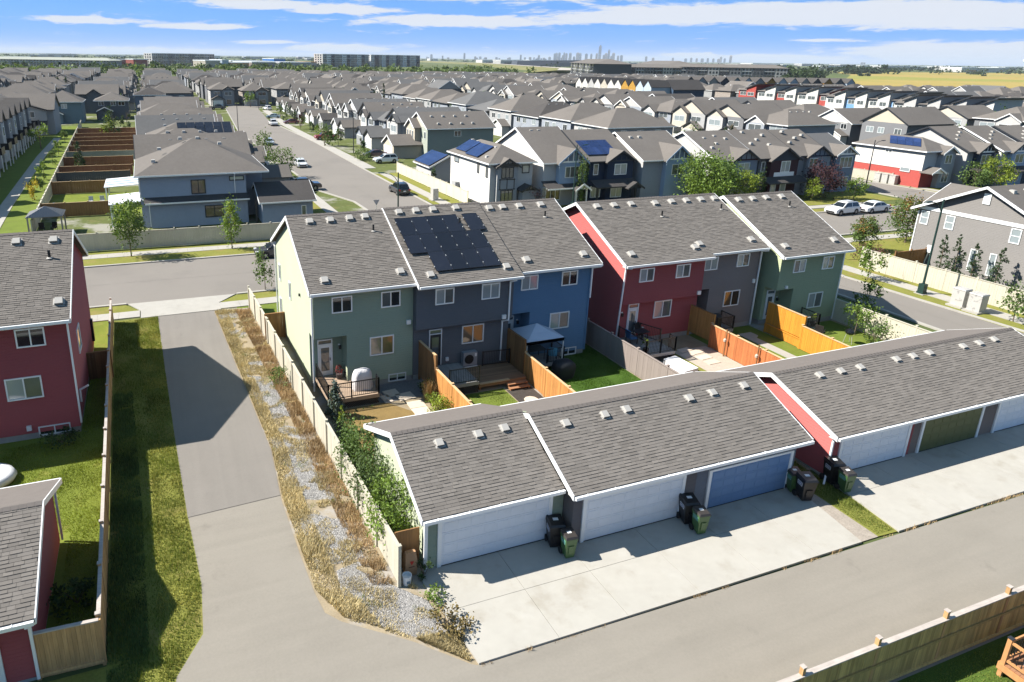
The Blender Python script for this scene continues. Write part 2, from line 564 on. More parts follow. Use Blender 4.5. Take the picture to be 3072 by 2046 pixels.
def window(parent, face, plane, u0, u1, z0, z1, g=None, split=1, fr=0.07, fm=None, g2=None, rows=0, merge=None):
    """Frame as a part, its panes as sub-parts (or everything into one merged mesh)."""
    fm = fm or white_trim
    g = g or glass_dark
    q = merge or MB(); q.use(fm)
    d = .06
    fbox(q, face, plane, u0, u1, z0, z0 + fr, 0, d)
    fbox(q, face, plane, u0, u1, z1 - fr, z1, 0, d)
    fbox(q, face, plane, u0, u0 + fr, z0 + fr, z1 - fr, 0, d)
    fbox(q, face, plane, u1 - fr, u1, z0 + fr, z1 - fr, 0, d)
    W = (u1 - u0 - 2 * fr) / (split + 1)
    for k in range(split):
        c = u0 + fr + W * (k + 1)
        fbox(q, face, plane, c - fr * .45, c + fr * .45, z0 + fr, z1 - fr, 0, d * .85)
    if rows:
        c = (z0 + z1) / 2
        fbox(q, face, plane, u0 + fr, u1 - fr, c - fr * .4, c + fr * .4, 0, d * .8)
    if merge is not None:
        q.use(g)
        fbox(q, face, plane, u0 + fr, u1 - fr, z0 + fr, z1 - fr, 0, .018)
        return None
    f = q.build('window', parent)
    for k in range(split + 1):
        p = MB(); p.use(g2 if (g2 and k % 2) else g)
        a = u0 + fr + W * k + (fr * .45 if k else 0)
        b = u0 + fr + W * (k + 1) - (fr * .45 if k < split else 0)
        fbox(p, face, plane, a, b, z0 + fr, z1 - fr, 0, .018)
        p.build('pane', f)
    return f


def door(parent, face, plane, u0, u1, z0, z1, m=None, lite=True, fm=None, transom=True):
    m = m or white_trim
    q = MB(); q.use(fm or white_trim)
    fr = .06
    fbox(q, face, plane, u0, u0 + fr, z0, z1, 0, .07)
    fbox(q, face, plane, u1 - fr, u1, z0, z1, 0, .07)
    fbox(q, face, plane, u0 + fr, u1 - fr, z1 - fr, z1, 0, .07)
    zt = z1
    if transom:
        zt = z1 - .34
        fbox(q, face, plane, u0 + fr, u1 - fr, zt, zt + fr, 0, .07)
    q.use(m)
    fbox(q, face, plane, u0 + fr, u1 - fr, z0, zt if transom else z1 - fr, 0, .03)
    d = q.build('door', parent)
    p = MB(); p.use(glass_mid)
    if lite: fbox(p, face, plane, u0 + .2, u1 - .2, z0 + .3, zt - .2, .03, .036)
    if transom: fbox(p, face, plane, u0 + fr, u1 - fr, zt + fr, z1 - fr, 0, .02)
    if p.v: p.build('pane', d)
    h = MB(); h.use(black_metal)
    fbox(h, face, plane, u1 - .17, u1 - .13, z0 + .95, z0 + 1.12, .03, .07)
    h.build('handle', d)
    return d


def garage_door(parent, face, plane, u0, u1, z1, m, fw=.16, z0=0.02, sections=4, fm=None):
    q = MB(); q.use(fm or white_trim)
    fbox(q, face, plane, u0 - fw, u0, z0, z1 + fw * .6, 0, .07)
    fbox(q, face, plane, u1, u1 + fw, z0, z1 + fw * .6, 0, .07)
    fbox(q, face, plane, u0, u1, z1, z1 + fw * .6, 0, .06)
    f = q.build('garage_door', parent)
    h = (z1 - z0) / sections
    q = MB(); q.use(pipe_black); fbox(q, face, plane, u0, u1, z0 - .02, z0 + .03, 0, .034); q.build('bottom_seal', f)
    for k in range(sections):
        p = MB(); p.use(m)
        fbox(p, face, plane, u0, u1, z0 + k * h + (.005 if k else .03), z0 + (k + 1) * h - .005, 0, .03)
        nb = max(4, round((u1 - u0) / .62)); bw = (u1 - u0 - .12) / nb
        for j in range(nb): fbox(p, face, plane, u0 + .06 + j * bw + .05, u0 + .06 + (j + 1) * bw - .05, z0 + k * h + .09, z0 + (k + 1) * h - .09, .03, .042)
        p.build('panel', f)
    return f


_SHM = {}
SH_W = (.24, .30, .36, .42, .50)
COURSE = .145


def shingle_mesh(w, thick, tone):
    k = (w, thick, tone)
    if k not in _SHM:
        q = MB(); q.tone = tone / 4.0
        h = .026 if thick else .014
        a, b = .006, COURSE + .012
        q.use(shingle_mat)
        q.idx([(.004, a, 0), (w - .004, a, 0), (w - .004, b, 0), (.004, b, 0), (.004, a, h), (w - .004, a, h), (w - .004, b, .004), (.004, b, .004)],
              [(4, 5, 6, 7), (1, 2, 6, 5), (3, 0, 4, 7)])
        q.use(shingle_gap_edge_shade)  # front edge coloured dark to strengthen its shade line
        q.idx([(.004, a, 0), (w - .004, a, 0), (w - .004, a, h), (.004, a, h)], [(0, 1, 2, 3)])
        _SHM[k] = (q.mesh('shingle'), q)
    return _SHM[k]


def shingle_slope(parent, x0, x1, ye, ze, yr, zr, pieces=300, keep=None):
    """Laminated shingles laid in courses on a slope that runs along X and rises towards +Y (or -Y)."""
    org = ORG[parent.name]
    V = math.hypot(yr - ye, zr - ze)
    ang = math.atan2(zr - ze, yr - ye)
    ca, sa = math.cos(ang), math.sin(ang)
    r = random.Random(int(x0 * 97 + ye * 13))
    items = []
    nc = int(V / COURSE)
    for j in range(nc):
        u = x0 - r.random() * .3
        v = j * COURSE
        # shallow bands of darker and paler bundles
        while u < x1 - .02:
            w = r.choice(SH_W)
            uu = max(u, x0)
            ww = min(u + w, x1) - uu
            th = r.random() < .5
            if ww > .05:
                items.append((uu, v, ww if abs(ww - w) > 1e-6 else w, th, r.choice((0, 1, 1, 2, 2, 3, 3, 4))))
            u += w
    def pos(u, v): return Vector((u, ye + ca * v, ze + sa * v))
    campos = Vector((0, 0, CAMZ))
    full = [it for it in items if it[2] in SH_W]
    full.sort(key=lambda it: (pos(it[0], it[1]) - campos).length)
    chosen = set(id(it) for it in full[:pieces])
    for it in full[:pieces]:
        me, _ = shingle_mesh(it[2], it[3], it[4])
        o = bpy.data.objects.new('shingle', me)
        COL.objects.link(o)
        o.parent = parent
        o.location = pos(it[0], it[1]) - org
        o.rotation_euler = (ang, 0, 0)
    # the rest as one mesh
    vs = []; fl = []; mi = []; tn = []
    nv = 0
    for it in items:
        if id(it) in chosen: continue
        u, v, w, th, t = it
        h = .026 if th else .014
        a, b = v + .006, v + COURSE + .012
        loc = [(u + .004, a, 0), (u + w - .004, a, 0), (u + w - .004, b, 0), (u + .004, b, 0), (u + .004, a, h), (u + w - .004, a, h), (u + w - .004, b, .004), (u + .004, b, .004)]
        for (p, q, s) in loc:
            vs.append((p - org.x, ye + ca * q - sa * s - org.y, ze + sa * q + ca * s - org.z))
        for f, m in (((4, 5, 6, 7), 0), ((1, 2, 6, 5), 0), ((3, 0, 4, 7), 0), ((0, 1, 5, 4), 1)):  # last face is the front edge, with the same painted shade
            fl.extend([nv + i for i in f]); mi.append(m); tn.append(t / 4.0)
        nv += 8
    if vs:
        me = np_mesh('shingle_courses', vs, fl, [4] * len(mi), [shingle_mat, shingle_gap_edge_shade], mi, tn)
        o = new_obj('shingle_courses', me, parent)
        o['kind'] = 'stuff'


_VENT = None


def vent_mesh():
    global _VENT
    if _VENT is None:
        q = MB(); q.use(vent_mat)
        q.box(-.27, .27, -.30, .28, 0, .02)
        q.hexa([(-.2, -.22, .02), (.2, -.22, .02), (.2, .22, .02), (-.2, .22, .02)], [(-.19, -.24, .17), (.19, -.24, .17), (.17, .16, .20), (-.17, .16, .20)])
        q.use(vent_dark); q.box(-.185, .185, -.235, -.225, .03, .15)
        _VENT = q.mesh('roof_vent')
    return _VENT


def roof_vent(parent, x, y, z, ang, s=1.0, rz=0.0):
    o = bpy.data.objects.new('roof_vent', vent_mesh())
    COL.objects.link(o); o.parent = parent
    o.location = Vector((x, y, z)) - ORG[parent.name]
    o.rotation_euler = (ang, 0, rz)
    o.scale = (s, s, s)


def vent_pipe(parent, x, y, z, r=.06, h=.42):
    q = MB(); q.use(pipe_black); q.tube((x, y, z - .05), (x, y, z + h), r, r, 8)
    q.use(vent_mat); q.tube((x, y, z), (x, y, z + .05), r * 2.6, r * 1.4, 8)
    q.build('vent_pipe', parent)


def gable_x(parent, x0, x1, ya, za, yb, zb, yr, zr, th=.14, fascia=None, soffit=True, shing=0, rake=(1, 1), gut=(1, 1), cap=True):
    """Roof with its ridge along X: slabs, ridge caps, gutters, rake boards."""
    fascia = fascia or gutter_white
    q = MB(); q.use(shingle_gap_edge_shade if shing else roof_far)
    for (ye, ze) in ((ya, za), (yb, zb)):
        q.slab([(x0, ye, ze), (x1, ye, ze), (x1, yr, zr), (x0, yr, zr)], (0, 0, -th))
    rf = q.build('roof', parent)
    if shing:
        shingle_slope(rf, x0, x1, ya, za + .004, yr, zr + .004, shing)
        if yb - yr > 0:
            q = MB(); q.use(shingle_cap)
            q.slab([(x0, yb, zb + .02), (x1, yb, zb + .02), (x1, yr, zr + .02), (x0, yr, zr + .02)], (0, 0, -.019))
            q.build('far_slope_shingles', rf)
    if cap:
        n = int((x1 - x0) / .24)
        q = MB(); q.use(shingle_cap if shing else roof_far)
        s1 = (zr - za) / (yr - ya); s2 = (zr - zb) / (yb - yr)
        for k in range(n):
            a = x0 + (x1 - x0) * k / n; b = x0 + (x1 - x0) * (k + 1) / n - .008
            q.tone = rng.random()
            q.idx([(a, yr, zr + .055), (b, yr, zr + .04), (b, yr - .16, zr + .035 - .16 * s1), (a, yr - .16, zr + .05 - .16 * s1), (b, yr + .16, zr + .035 - .16 * s2), (a, yr + .16, zr + .05 - .16 * s2)],
                  [(0, 3, 2, 1), (0, 1, 4, 5)])
        q.build('ridge_caps', rf)
    for k, (ye, ze, sg) in enumerate(((ya, za, -1), (yb, zb, 1))):
        if not gut[k]: continue
        q = MB(); q.use(fascia)
        a, b = sorted((ye, ye + sg * .12))
        q.box(x0 + .02, x1 - .02, a, b, ze - .15, ze - .02)
        a, b = sorted((ye + sg * .002, ye + sg * .02))
        q.box(x0, x1, min(ye, ye - sg * .03), max(ye, ye - sg * .03), ze - .22, ze - .15)
        if soffit and k == 0:
            q.use(soffit_mat)
            q.box(x0 + .03, x1 - .03, ye + .03, ye + .47, ze - .20, ze - .17)
        q.build('gutter', rf)
    for k, xe in enumerate((x0, x1)):
        if not rake[k]: continue
        sg = -1 if k == 0 else 1
        q = MB(); q.use(fascia)
        for (ye, ze) in ((ya, za), (yb, zb)):
            q.slab([(xe, ye, ze + .03), (xe, yr, zr + .03), (xe, yr, zr - .2), (xe, ye, ze - .2)], (sg * .04, 0, 0))
        q.build('rake_board', rf)
    return rf


def downspout(parent, pts, w=.085):
    q = MB(); q.use(gutter_white)
    for a, b in zip(pts[:-1], pts[1:]):
        q.bar(a, b, w, w)
    return q.build('downspout', parent)


def wall_light(parent, face, plane, u, z):
    q = MB(); q.use(black_metal); fbox(q, face, plane, u - .06, u + .06, z - .12, z + .12, 0, .12)
    q.use(white_trim); fbox(q, face, plane, u - .10, u + .02, z + .12, z + .20, 0, .04)
    q.build('wall_light', parent)


def meter_box(parent, face, plane, u, z, w=.26, h=.26):
    q = MB(); q.use(white_trim); fbox(q, face, plane, u - w / 2, u + w / 2, z, z + h, 0, .12)
    q.build('vent_hood', parent)


# ------------------------------------------------------------------ ground, streets, pavements
def sheet(name, poly, z, m, th=None):
    q = MB(); q.use(m)
    if th: q.prism(poly, z - th, z)
    else: q.poly([(p[0], p[1], z) for p in poly])
    return q.struct(name)


ground_mat = mat('ground_far', (.10, .125, .05), rough=1.0, var=.22, scale=.010, fine=(.11, .18), blot=[((.075, .098, .05), .018, .5, .62, .9), ((.24, .23, .20), .006, .56, .7, .6), ((.27, .235, .11), .0035, .55, .68, .7)], spec=.05)
sheet('ground', [(-40000, -3000), (40000, -3000), (40000, 60000), (-40000, 60000)], -0.02, ground_mat)
lots_mat = mat('lot_ground', (.105, .125, .045), rough=1.0, var=.2, scale=.25, fine=(3, .18), blot=[((.33, .315, .29), .11, .52, .62, .75), ((.19, .16, .08), .3, .55, .72, .6)], spec=.05)
sheet('residential_ground', [(-220, 48), (60, 48), (60, 20), (300, 20), (420, 180), (420, 540), (-220, 640)], 0.0, lots_mat)

# near lots: lawns and yards
sheet('left_yard_lawn', [(-14, 20.4), (-3.05, 20.4), (-3.4, 36), (-3.9, 53), (-14, 53)], .008, mat('lawn_bright', (.145, .18, .032), rough=.95, var=.18, scale=.7, fine=(12, .15), blot=[((.24, .22, .06), .6, .55, .72, .6)], spec=.1))
sheet('lane_verge', [(-3.05, 8), (.5, 8), (.5, 26.8), (.3, 32.6), (-.1, 52.6), (-3.85, 52.6), (-3.3, 33), (-2.9, 21), (-2.9, 19.9), (-14, 19.9), (-14, 8)], .012, verge_mat)
sheet('gravel_verge', [(3.8, 20.7), (4.1, 18.8), (6.5, 16.9), (8.1, 15.4), (8.44, 15.4), (8.48, 15.78), (8.3, 18.6), (8.0, 20.6), (7.3, 26), (6.1, 52.4), (3.2, 52.6), (3.7, 38), (3.9, 31), (3.7, 26.8)], .014, soil_mat)
sheet('backyard_soil', [(7.3, 26), (8, 20.5), (49, 20.5), (49, 54), (6.1, 54)], .006, soil_mat)
sheet('dry_lawn', [(8.2, 27.5), (12.4, 27.5), (12.42, 32.4), (11.3, 33.95), (8.2, 33.95)], .02, lawn_dry)
sheet('backyard_lawn', [(14.5, 27.4), (18.5, 27.4), (18.5, 33.3), (14.5, 33.3)], .02, lawn_mat)
sheet('backyard_lawn', [(20.5, 27.4), (27.2, 27.4), (27.2, 38), (20.5, 36.2)], .02, mat('lawn_lush', (.055, .105, .018), rough=.95, var=.18, scale=.9, fine=(12, .16), spec=.1))
sheet('backyard_lawn', [(31.3, 28), (33.0, 28), (33.0, 33.8), (32, 35.5), (31.3, 35.5)], .02, verge_mat)
sheet('backyard_lawn', [(35.2, 27.4), (40.9, 27.4), (40.9, 36.5), (35.2, 36.5)], .02, lawn_mat)
sheet('backyard_lawn', [(41, 27.4), (47.8, 27.4), (47.8, 35.2), (41, 35.2)], .018, lawn_mat)
sheet('mulch_bed', [(18.56, 27.4), (20.2, 27.4), (20.2, 33), (18.56, 33)], .022, mulch_mat)
sheet('gravel_bed', [(11, 33.95), (14.4, 33.95), (14.4, 36.2), (11, 36.2)], .018, mat('grey_pebbles', (.17, .17, .175), rough=.95, var=.2, scale=8, fine=(40, .3)))
sheet('patio_gravel', [(32.0, 28), (34.9, 28), (34.9, 34.4), (32.0, 34.4)], .024, mat('pale_gravel', (.42, .37, .31), rough=.95, var=.1, scale=3, fine=(30, .2)))
sheet('front_lawn', [(5.2, 47), (49, 47), (49, 53.4), (5.2, 53.4)], .012, lawn_mat)
sheet('right_garden', [(-14 + 74.5, 18), (100, 18), (100, 54), (63, 54), (60.5, 48)], .005, verge_mat)
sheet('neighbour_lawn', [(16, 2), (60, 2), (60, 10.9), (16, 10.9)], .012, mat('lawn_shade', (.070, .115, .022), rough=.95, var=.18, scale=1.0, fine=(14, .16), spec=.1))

# lane and back alley
sheet('lane', [(-3.0, 8.0), (-.79, 18.7), (.13, 20.2), (.26, 22.6), (.05, 26.7), (.02, 26.9), (4.02, 27.15), (4.0, 26.8), (4.05, 23.3), (4.13, 20.8), (4.26, 19.7), (4.72, 19.1), (6.8, 17.4), (8.25, 15.9), (8.44, 15.79), (10, 8)], .020, asphalt_alley)
sheet('lane', [(.02, 26.9), (-.17, 32.6), (-.45, 43), (-.66, 52.6), (3.44, 52.6), (3.9, 40), (4.26, 31.0), (4.02, 27.15)], .024, asphalt)
sheet('back_alley', [(8.44, 15.79), (62, 15.5), (62, 10.6), (14.5, 10.6), (9.99, 8)], .020, asphalt_alley)
sheet('back_alley', [(-14, 8), (-3.0, 8), (10, 8), (14.5, 10.6), (14.5, 4), (-14, 4)], .016, asphalt_alley)
q = MB(); q.use(mat('asphalt_joint', (.075, .07, .066), rough=.95, var=.2, scale=5))
q.poly([(.02, 26.88, .028), (4.02, 27.13, .028), (4.02, 27.165, .028), (.02, 26.92, .028)])
o = q.struct('lane_patch_joint')

# concrete pads in front of the garages, cut into slabs
def pad(name, y0, y1, xs, left0, left1, right0, right1):
    root = MB(); root.use(mat('pad_joint', (.10, .09, .08), rough=.95))
    root.poly([(left0 + .02, y0 + .02, .03), (right0 - .02, y0 + .02, .03), (right1 - .02, y1, .03), (left1 + .02, y1, .03)])
    base = root.struct(name)
    ed = [None] + list(xs) + [None]
    for k in range(len(ed) - 1):
        g = .008
        a0 = left0 if ed[k] is None else ed[k] + g
        a1 = left1 if ed[k] is None else ed[k] + g
        b0 = right0 if ed[k + 1] is None else ed[k + 1] - g
        b1 = right1 if ed[k + 1] is None else ed[k + 1] - g
        ym = (y0 + y1) / 2
        fm = .5
        for (ya, yb, fa, fb) in ((y0, ym - g, 0, fm), (ym + g, y1, fm, 1)):
            qq = MB(); qq.use(concrete)
            pts = [(a0 + (a1 - a0) * fa, ya), (b0 + (b1 - b0) * fa, ya), (b0 + (b1 - b0) * fb, yb), (a0 + (a1 - a0) * fb, yb)]
            qq.prism(pts, .0, .09)
            qq.build('slab', base)
    return base


pad('garage_pad', 15.8, 20.6, (11.5, 14.35, 17.6, 20.6, 23.6), 8.46, 8.0, 25.97, 26.75)
pad('garage_pad', 15.76, 20.9, (31.8, 34.4, 37.3, 40.2, 43.3), 28.12, 28.75, 48.6, 48.6)
sheet('side_strip_gravel', [(25.99, 15.85), (26.4, 18.2), (26.5, 27), (27.3, 27), (27.2, 18.5), (27.15, 15.85)], .03, mat('strip_gravel', (.30, .265, .225), rough=.95, var=.15, scale=3, fine=(22, .22)))
sheet('side_strip_grass', [(27.0, 15.85), (27.05, 18.5), (26.9, 27), (28.6, 27), (28.4, 18), (28.1, 15.8)], .034, verge_mat)

# streets
def street(name, poly, z=.0):
    return sheet(name, poly, .03 + z, asphalt_street)


street('street', [(-80, 56.9), (5, 56.05), (50, 55.9), (85, 54.6), (160, 50), (160, 62.5), (113, 68), (98, 64.5), (82, 64.9), (40, 67.1), (10, 67.65), (-80, 69)])
street('side_street', [(26.5, 67.1), (34.7, 67.0), (34.6, 83), (34.9, 118), (35.6, 160), (34.5, 215), (39.5, 272), (46, 290), (33, 300), (27.8, 271), (22.2, 190), (22, 158), (22.6, 121), (22.6, 100), (25.5, 90), (25.8, 72)], .004)
street('corner_street', [(99.5, 64.6), (113.0, 67.8), (113, 74), (112, 90), (112, 200), (104, 200), (104, 75), (103.6, 69.5)], .004)
street('right_street', [(53.6, 15.5), (59.9, 18), (59.15, 36), (59.0, 43), (60.5, 49), (64, 55.3), (50, 56.2), (53.7, 50), (54, 40)], .008)
street('far_street', [(107, 118), (127, 118), (127, 130), (122, 130), (122, 420), (113, 420), (113, 200), (112, 200)], .008)
street('far_street', [(176, 100), (190, 100), (190, 400), (180, 400)], .006)


def strip(name, pts, w, z0, z1, m, piece=None, gap=.012):
    """A kerb or pavement along a polyline, cut into slabs when piece is given."""
    base = MB(); base.use(m)
    bo = None
    if piece:
        base.use(mat('paving_joint', (.16, .15, .14), rough=.95))
        for a, b in zip(pts[:-1], pts[1:]):
            a = Vector((*a, 0)); b = Vector((*b, 0)); d = (b - a).normalized(); s = Vector((-d.y, d.x, 0)) * (w / 2 - .02)
            base.poly([(p.x, p.y, z1 - .012) for p in (a - s, b - s, b + s, a + s)])
        bo = base.struct(name)
        for a, b in zip(pts[:-1], pts[1:]):
            a = Vector((*a, 0)); b = Vector((*b, 0)); L = (b - a).length; n = max(1, round(L / piece)); d = (b - a) / L; s = Vector((-d.y, d.x, 0)) * (w / 2)
            for k in range(n):
                p0 = a + d * (L * k / n + gap / 2); p1 = a + d * (L * (k + 1) / n - gap / 2)
                qq = MB(); qq.use(m)
                qq.prism([(p.x, p.y) for p in (p0 - s, p1 - s, p1 + s, p0 + s)], z0, z1)
                qq.build('paving_slab', bo)
        return bo
    for a, b in zip(pts[:-1], pts[1:]):
        a = Vector((*a, 0)); b = Vector((*b, 0)); d = (b - a).normalized(); s = Vector((-d.y, d.x, 0)) * (w / 2)
        base.prism([(p.x, p.y) for p in (a - s, b - s, b + s, a + s)], z0, z1)
    return base.struct(name)


strip('pavement', [(-60, 53.9), (-1.9, 53.6)], 1.4, 0, .075, concrete_walk, 1.5)
strip('pavement', [(4.0, 53.5), (52, 53.4)], 1.4, 0, .075, concrete_walk, 1.5)
strip('pavement', [(-60, 72.6), (16, 71.1)], 1.5, 0, .075, concrete_walk, 1.5)
strip('pavement', [(36.9, 80), (36.9, 112)], 1.5, 0, .075, concrete_walk, 1.5)
strip('pavement', [(37, 70.2), (96, 67.4)], 1.5, 0, .075, concrete_walk, 1.5)
strip('pavement', [(62.0, 20), (61.9, 46), (64.5, 51.5), (72, 53.0), (110, 51.5)], 1.5, 0, .075, concrete_walk, 1.5)
strip('pavement', [(20.9, 74), (20.7, 180)], 1.5, 0, .07, concrete_walk)
strip('pavement', [(36.3, 118), (37.0, 200), (40.5, 260)], 2.2, 0, .07, concrete_walk)
strip('pavement', [(115, 71), (114.6, 100)], 1.5, 0, .07, concrete_walk)
for pts in ([(-80, 57.0), (-2.9, 56.15)], [(5.6, 55.95), (50, 55.8)], [(-80, 69.1), (10, 67.75), (22.8, 67.4), (25.6, 70.5)], [(36.0, 67.3), (82, 65.0), (97.5, 64.6)],
            [(59.95, 18), (59.25, 36), (59.1, 43), (60.6, 48.8), (64.2, 55.2)], [(53.5, 15.5), (53.9, 40), (53.5, 50)], [(34.8, 69), (34.7, 83), (35.0, 118), (35.7, 160), (34.6, 215)],
            [(25.7, 71), (25.4, 90), (22.5, 100), (22.5, 121), (21.9, 158), (22.1, 190), (27.7, 271)], [(103.5, 69.6), (103.9, 75), (103.9, 120)], [(113.1, 68.5), (113.1, 74), (112.1, 90), (112.1, 116)], [(64, 55.4), (85, 54.5), (120, 52.3)]):
    strip('kerb', pts, .28, 0, .13, concrete_walk)
# crossing apron where the lane meets the street
q = MB(); q.use(concrete_walk); q.prism([(-1.85, 52.62), (4.0, 52.62), (4.0, 54.3), (5.5, 56.0), (-2.8, 56.2), (-1.85, 54.3)], 0, .06); q.struct('lane_apron')
for poly in ([(-60, 54.6), (-1.95, 54.35), (-2.95, 56.0), (-60, 56.9)], [(4.05, 54.25), (52, 54.15), (50, 55.6), (5.6, 55.8)], [(-60, 69.2), (20.6, 67.5), (20.6, 70.3), (-60, 71.8)], [(-60, 73.4), (16, 71.9), (16, 73.2), (-60, 74.4)],
             [(59.3, 20), (61.2, 20), (61.1, 46), (60.2, 45.5), (59.2, 42)], [(62.75, 20), (63.7, 20), (63.7, 45), (62.65, 46)], [(64.9, 47.2), (72, 46), (110, 46), (110, 50.7), (72, 52.2), (65.2, 50.7)],
             [(35.1, 70), (36.1, 80), (36.1, 112), (35.2, 112)], [(37.7, 80), (39.3, 80), (39.3, 112), (37.7, 112)], [(37, 67.6), (97, 64.8), (97.6, 66.3), (37, 69.4)], [(37, 71), (102, 68.2), (102.8, 80), (37, 82)],
             [(113.3, 69), (160, 63.5), (160, 75), (116, 80), (113.4, 80)], [(16.8, 76), (20.1, 76), (20.1, 180), (15.5, 180), (15.5, 86)]):
    sheet('verge', poly, .045, verge_mat)

crack_m = mat('asphalt_crack', (.14, .128, .115), rough=.95)
def crack(pts, w, z):
    q = MB(); q.use(crack_m); r = random.Random(int(pts[0][0] * 31 + pts[0][1] * 7)); P_ = []
    for a, b in zip(pts[:-1], pts[1:]):
        n = max(3, int((Vector(b) - Vector(a)).length / .35))
        for k in range(n): p = Vector(a).lerp(Vector(b), k / n); P_.append(Vector((p.x + r.uniform(-.07, .07), p.y + r.uniform(-.07, .07), z)))
    for a, b in zip(P_[:-1], P_[1:]):
        d = (b - a).normalized(); sd = Vector((-d.y, d.x, 0)) * (w * r.uniform(.3, 1) / 2); q.poly([a - sd, b - sd, b + sd, a + sd])
    o = q.struct('crack')


for pts, w, z in (([(-10, 62.2), (8, 61.7), (30, 61.2)], .03, .037), ([(28.6, 75), (28.8, 110)], .03, .041), ([(56.6, 20), (56.4, 48)], .025, .045)):
    crack(pts, w, z)


# ------------------------------------------------------------------ townhouses
S_GREEN = siding('sage_green', (.335, .37, .262))
S_GREY = siding('charcoal_grey', (.135, .13, .135))
S_BLUE = siding('blue', (.115, .205, .315))
S_RED = siding('red', (.37, .075, .070))
S_BROWN = siding('taupe_brown', (.245, .195, .172))
S_OLIVE = siding('olive_green', (.31, .35, .21))


def gable_wall(mb, x, ya, za, yb, zb, yr, zr, z0, d):
    """A gable end wall as a slab at x."""
    mb.slab([(x, ya, z0), (x, yb, z0), (x, yb, zb), (x, yr, zr), (x, ya, za)], (d, 0, 0))


def unit_body(parent, x0, x1, yb0, y1, ze, yr, zr, m, recess=None, low=None, split=3.5):
    """Outer walls: upper storeys at yb0, lower storey at low, with a door recess (x range, depth)."""
    q = MB(); q.use(m)
    s = (zr - ze) / (yr - (yb0 - .45))
    zt = ze + .45 * s - .17                      # wall top under the roof slab at the rear wall
    low = yb0 if low is None else low
    q.slab([(x0, yb0, split), (x0, y1, split), (x0, y1, zt), (x0, yr, zr - .17), (x0, yb0, zt)], (x1 - x0, 0, 0))
    if recess:
        r0, r1, dep = recess
        if r0 > x0 + .02: q.box(x0, r0, low, y1, .35, split)
        q.box(max(x0, r0), r1, low + dep, y1, .35, split)
        q.box(r1, x1, low, y1, .35, split)
    else:
        q.box(x0, x1, low, y1, .35, split)
    w = q.build('wall', parent)
    b = MB(); b.use(concrete_step)
    b.box(x0 + .03, x1 - .03, low + .04 + (recess[2] if recess else 0), y1 - .03, -.1, .35)
    if recess: b.box(recess[1] + .03, x1 - .03, low + .04, low + 2, -.1, .35)
    b.build('foundation', parent)
    return w


def corner_boards(parent, pts, z0, z1, m=None):
    for (x, y) in pts:
        q = MB(); q.use(m or white_trim); q.box(x - .05, x + .05, y - .05, y + .05, z0, z1); q.build('corner_board', parent)


YR1, ZR1 = 42.05, 9.47
# --- green end unit
t = thing('townhouse', 'pale green end townhouse of the nearer row, next to the lane', 'townhouse', (10.7, 42, 0))
unit_body(t, 7.7, 13.75, 36.2, 47.9, 6.42, YR1, ZR1, S_GREEN, recess=(7.7, 9.65, 1.15))
gable_x(t, 7.45, 13.76, 35.75, 6.42, 48.4, 6.42, YR1, ZR1, shing=300, rake=(1, 0))
A1 = math.atan2(ZR1 - 6.42, YR1 - 35.75)
def on1(y): return 6.42 + (y - 35.75) * math.tan(A1)
for (x, y) in ((8.5, 36.6), (13.1, 36.7), (8.8, 41.4), (10.1, 41.4), (11.35, 41.45), (12.4, 41.5)): roof_vent(t, x, y, on1(y), A1)
vent_pipe(t, 12.55, 40.2, on1(40.2))
window(t, '-y', 36.2, 8.79, 10.0, 4.96, 5.94, glass_dark, g2=glass_dark)
window(t, '-y', 36.2, 11.74, 12.93, 4.96, 5.94, glass_mid, g2=glass_dark)
window(t, '-y', 36.2, 11.03, 12.53, 2.0, 3.2, glass_mid, g2=glass_warm)
window(t, '-y', 36.24, 12.2, 13.35, .1, .62, glass_dark)
door(t, '-y', 37.35, 8.15, 9.05, .62, 2.95)
wall_light(t, '-y', 37.35, 9.5, 2.35)
meter_box(t, '-y', 36.2, 13.45, 3.75)
window(t, '-x', 7.7, 46.3, 46.85, 3.9, 5.1, glass_mid, split=0)
window(t, '-x', 7.7, 42.7, 43.2, 3.7, 4.9, glass_mid, split=0)
window(t, '-x', 7.7, 46.4, 46.95, .9, 2.6, glass_mid, split=0)
downspout(t, [(7.62, 35.66, 6.25), (7.62, 36.1, 6.05), (7.62, 36.1, .3)])
downspout(t, [(7.62, 48.2, 6.2), (7.62, 47.9, 6.0), (7.62, 47.95, .2)])
q = MB(); q.use(black_metal); q.box(7.6, 7.7, 39.6, 39.75, 5.0, 5.15); q.build('vent_hood', t)
# --- charcoal middle unit
t = thing('townhouse', 'charcoal townhouse with black solar panels on its roof, between the green and blue ones', 'townhouse', (17, 42, 0))
unit_body(t, 13.77, 20.2, 35.72, 47.9, 6.33, YR1, 9.55, S_GREY, low=36.15, split=3.45)
gable_x(t, 13.77, 20.62, 35.27, 6.33, 48.4, 6.33, YR1, 9.56, shing=300, rake=(1, 0), th=.2)
A2 = math.atan2(9.56 - 6.33, YR1 - 35.27)
def on2(y): return 6.33 + (y - 35.27) * math.tan(A2)
for (x, y) in ((14.75, 36.05), (19.8, 36.1), (14.7, 41.55), (15.9, 41.6), (17.1, 41.6), (18.75, 41.6)): roof_vent(t, x, y, on2(y), A2)
vent_pipe(t, 18.4, 40.1, on2(40.1))
window(t, '-y', 35.72, 14.96, 16.17, 4.92, 5.92, glass_blind, g2=glass_mid)
window(t, '-y', 35.72, 18.0, 19.23, 4.92, 5.92, glass_blind, g2=glass_blind)
window(t, '-y', 36.15, 16.97, 18.47, 1.96, 3.18, glass_warm, g2=glass_warm)
door(t, '-y', 36.15, 14.78, 15.62, .8, 3.2, m=dark_trim)
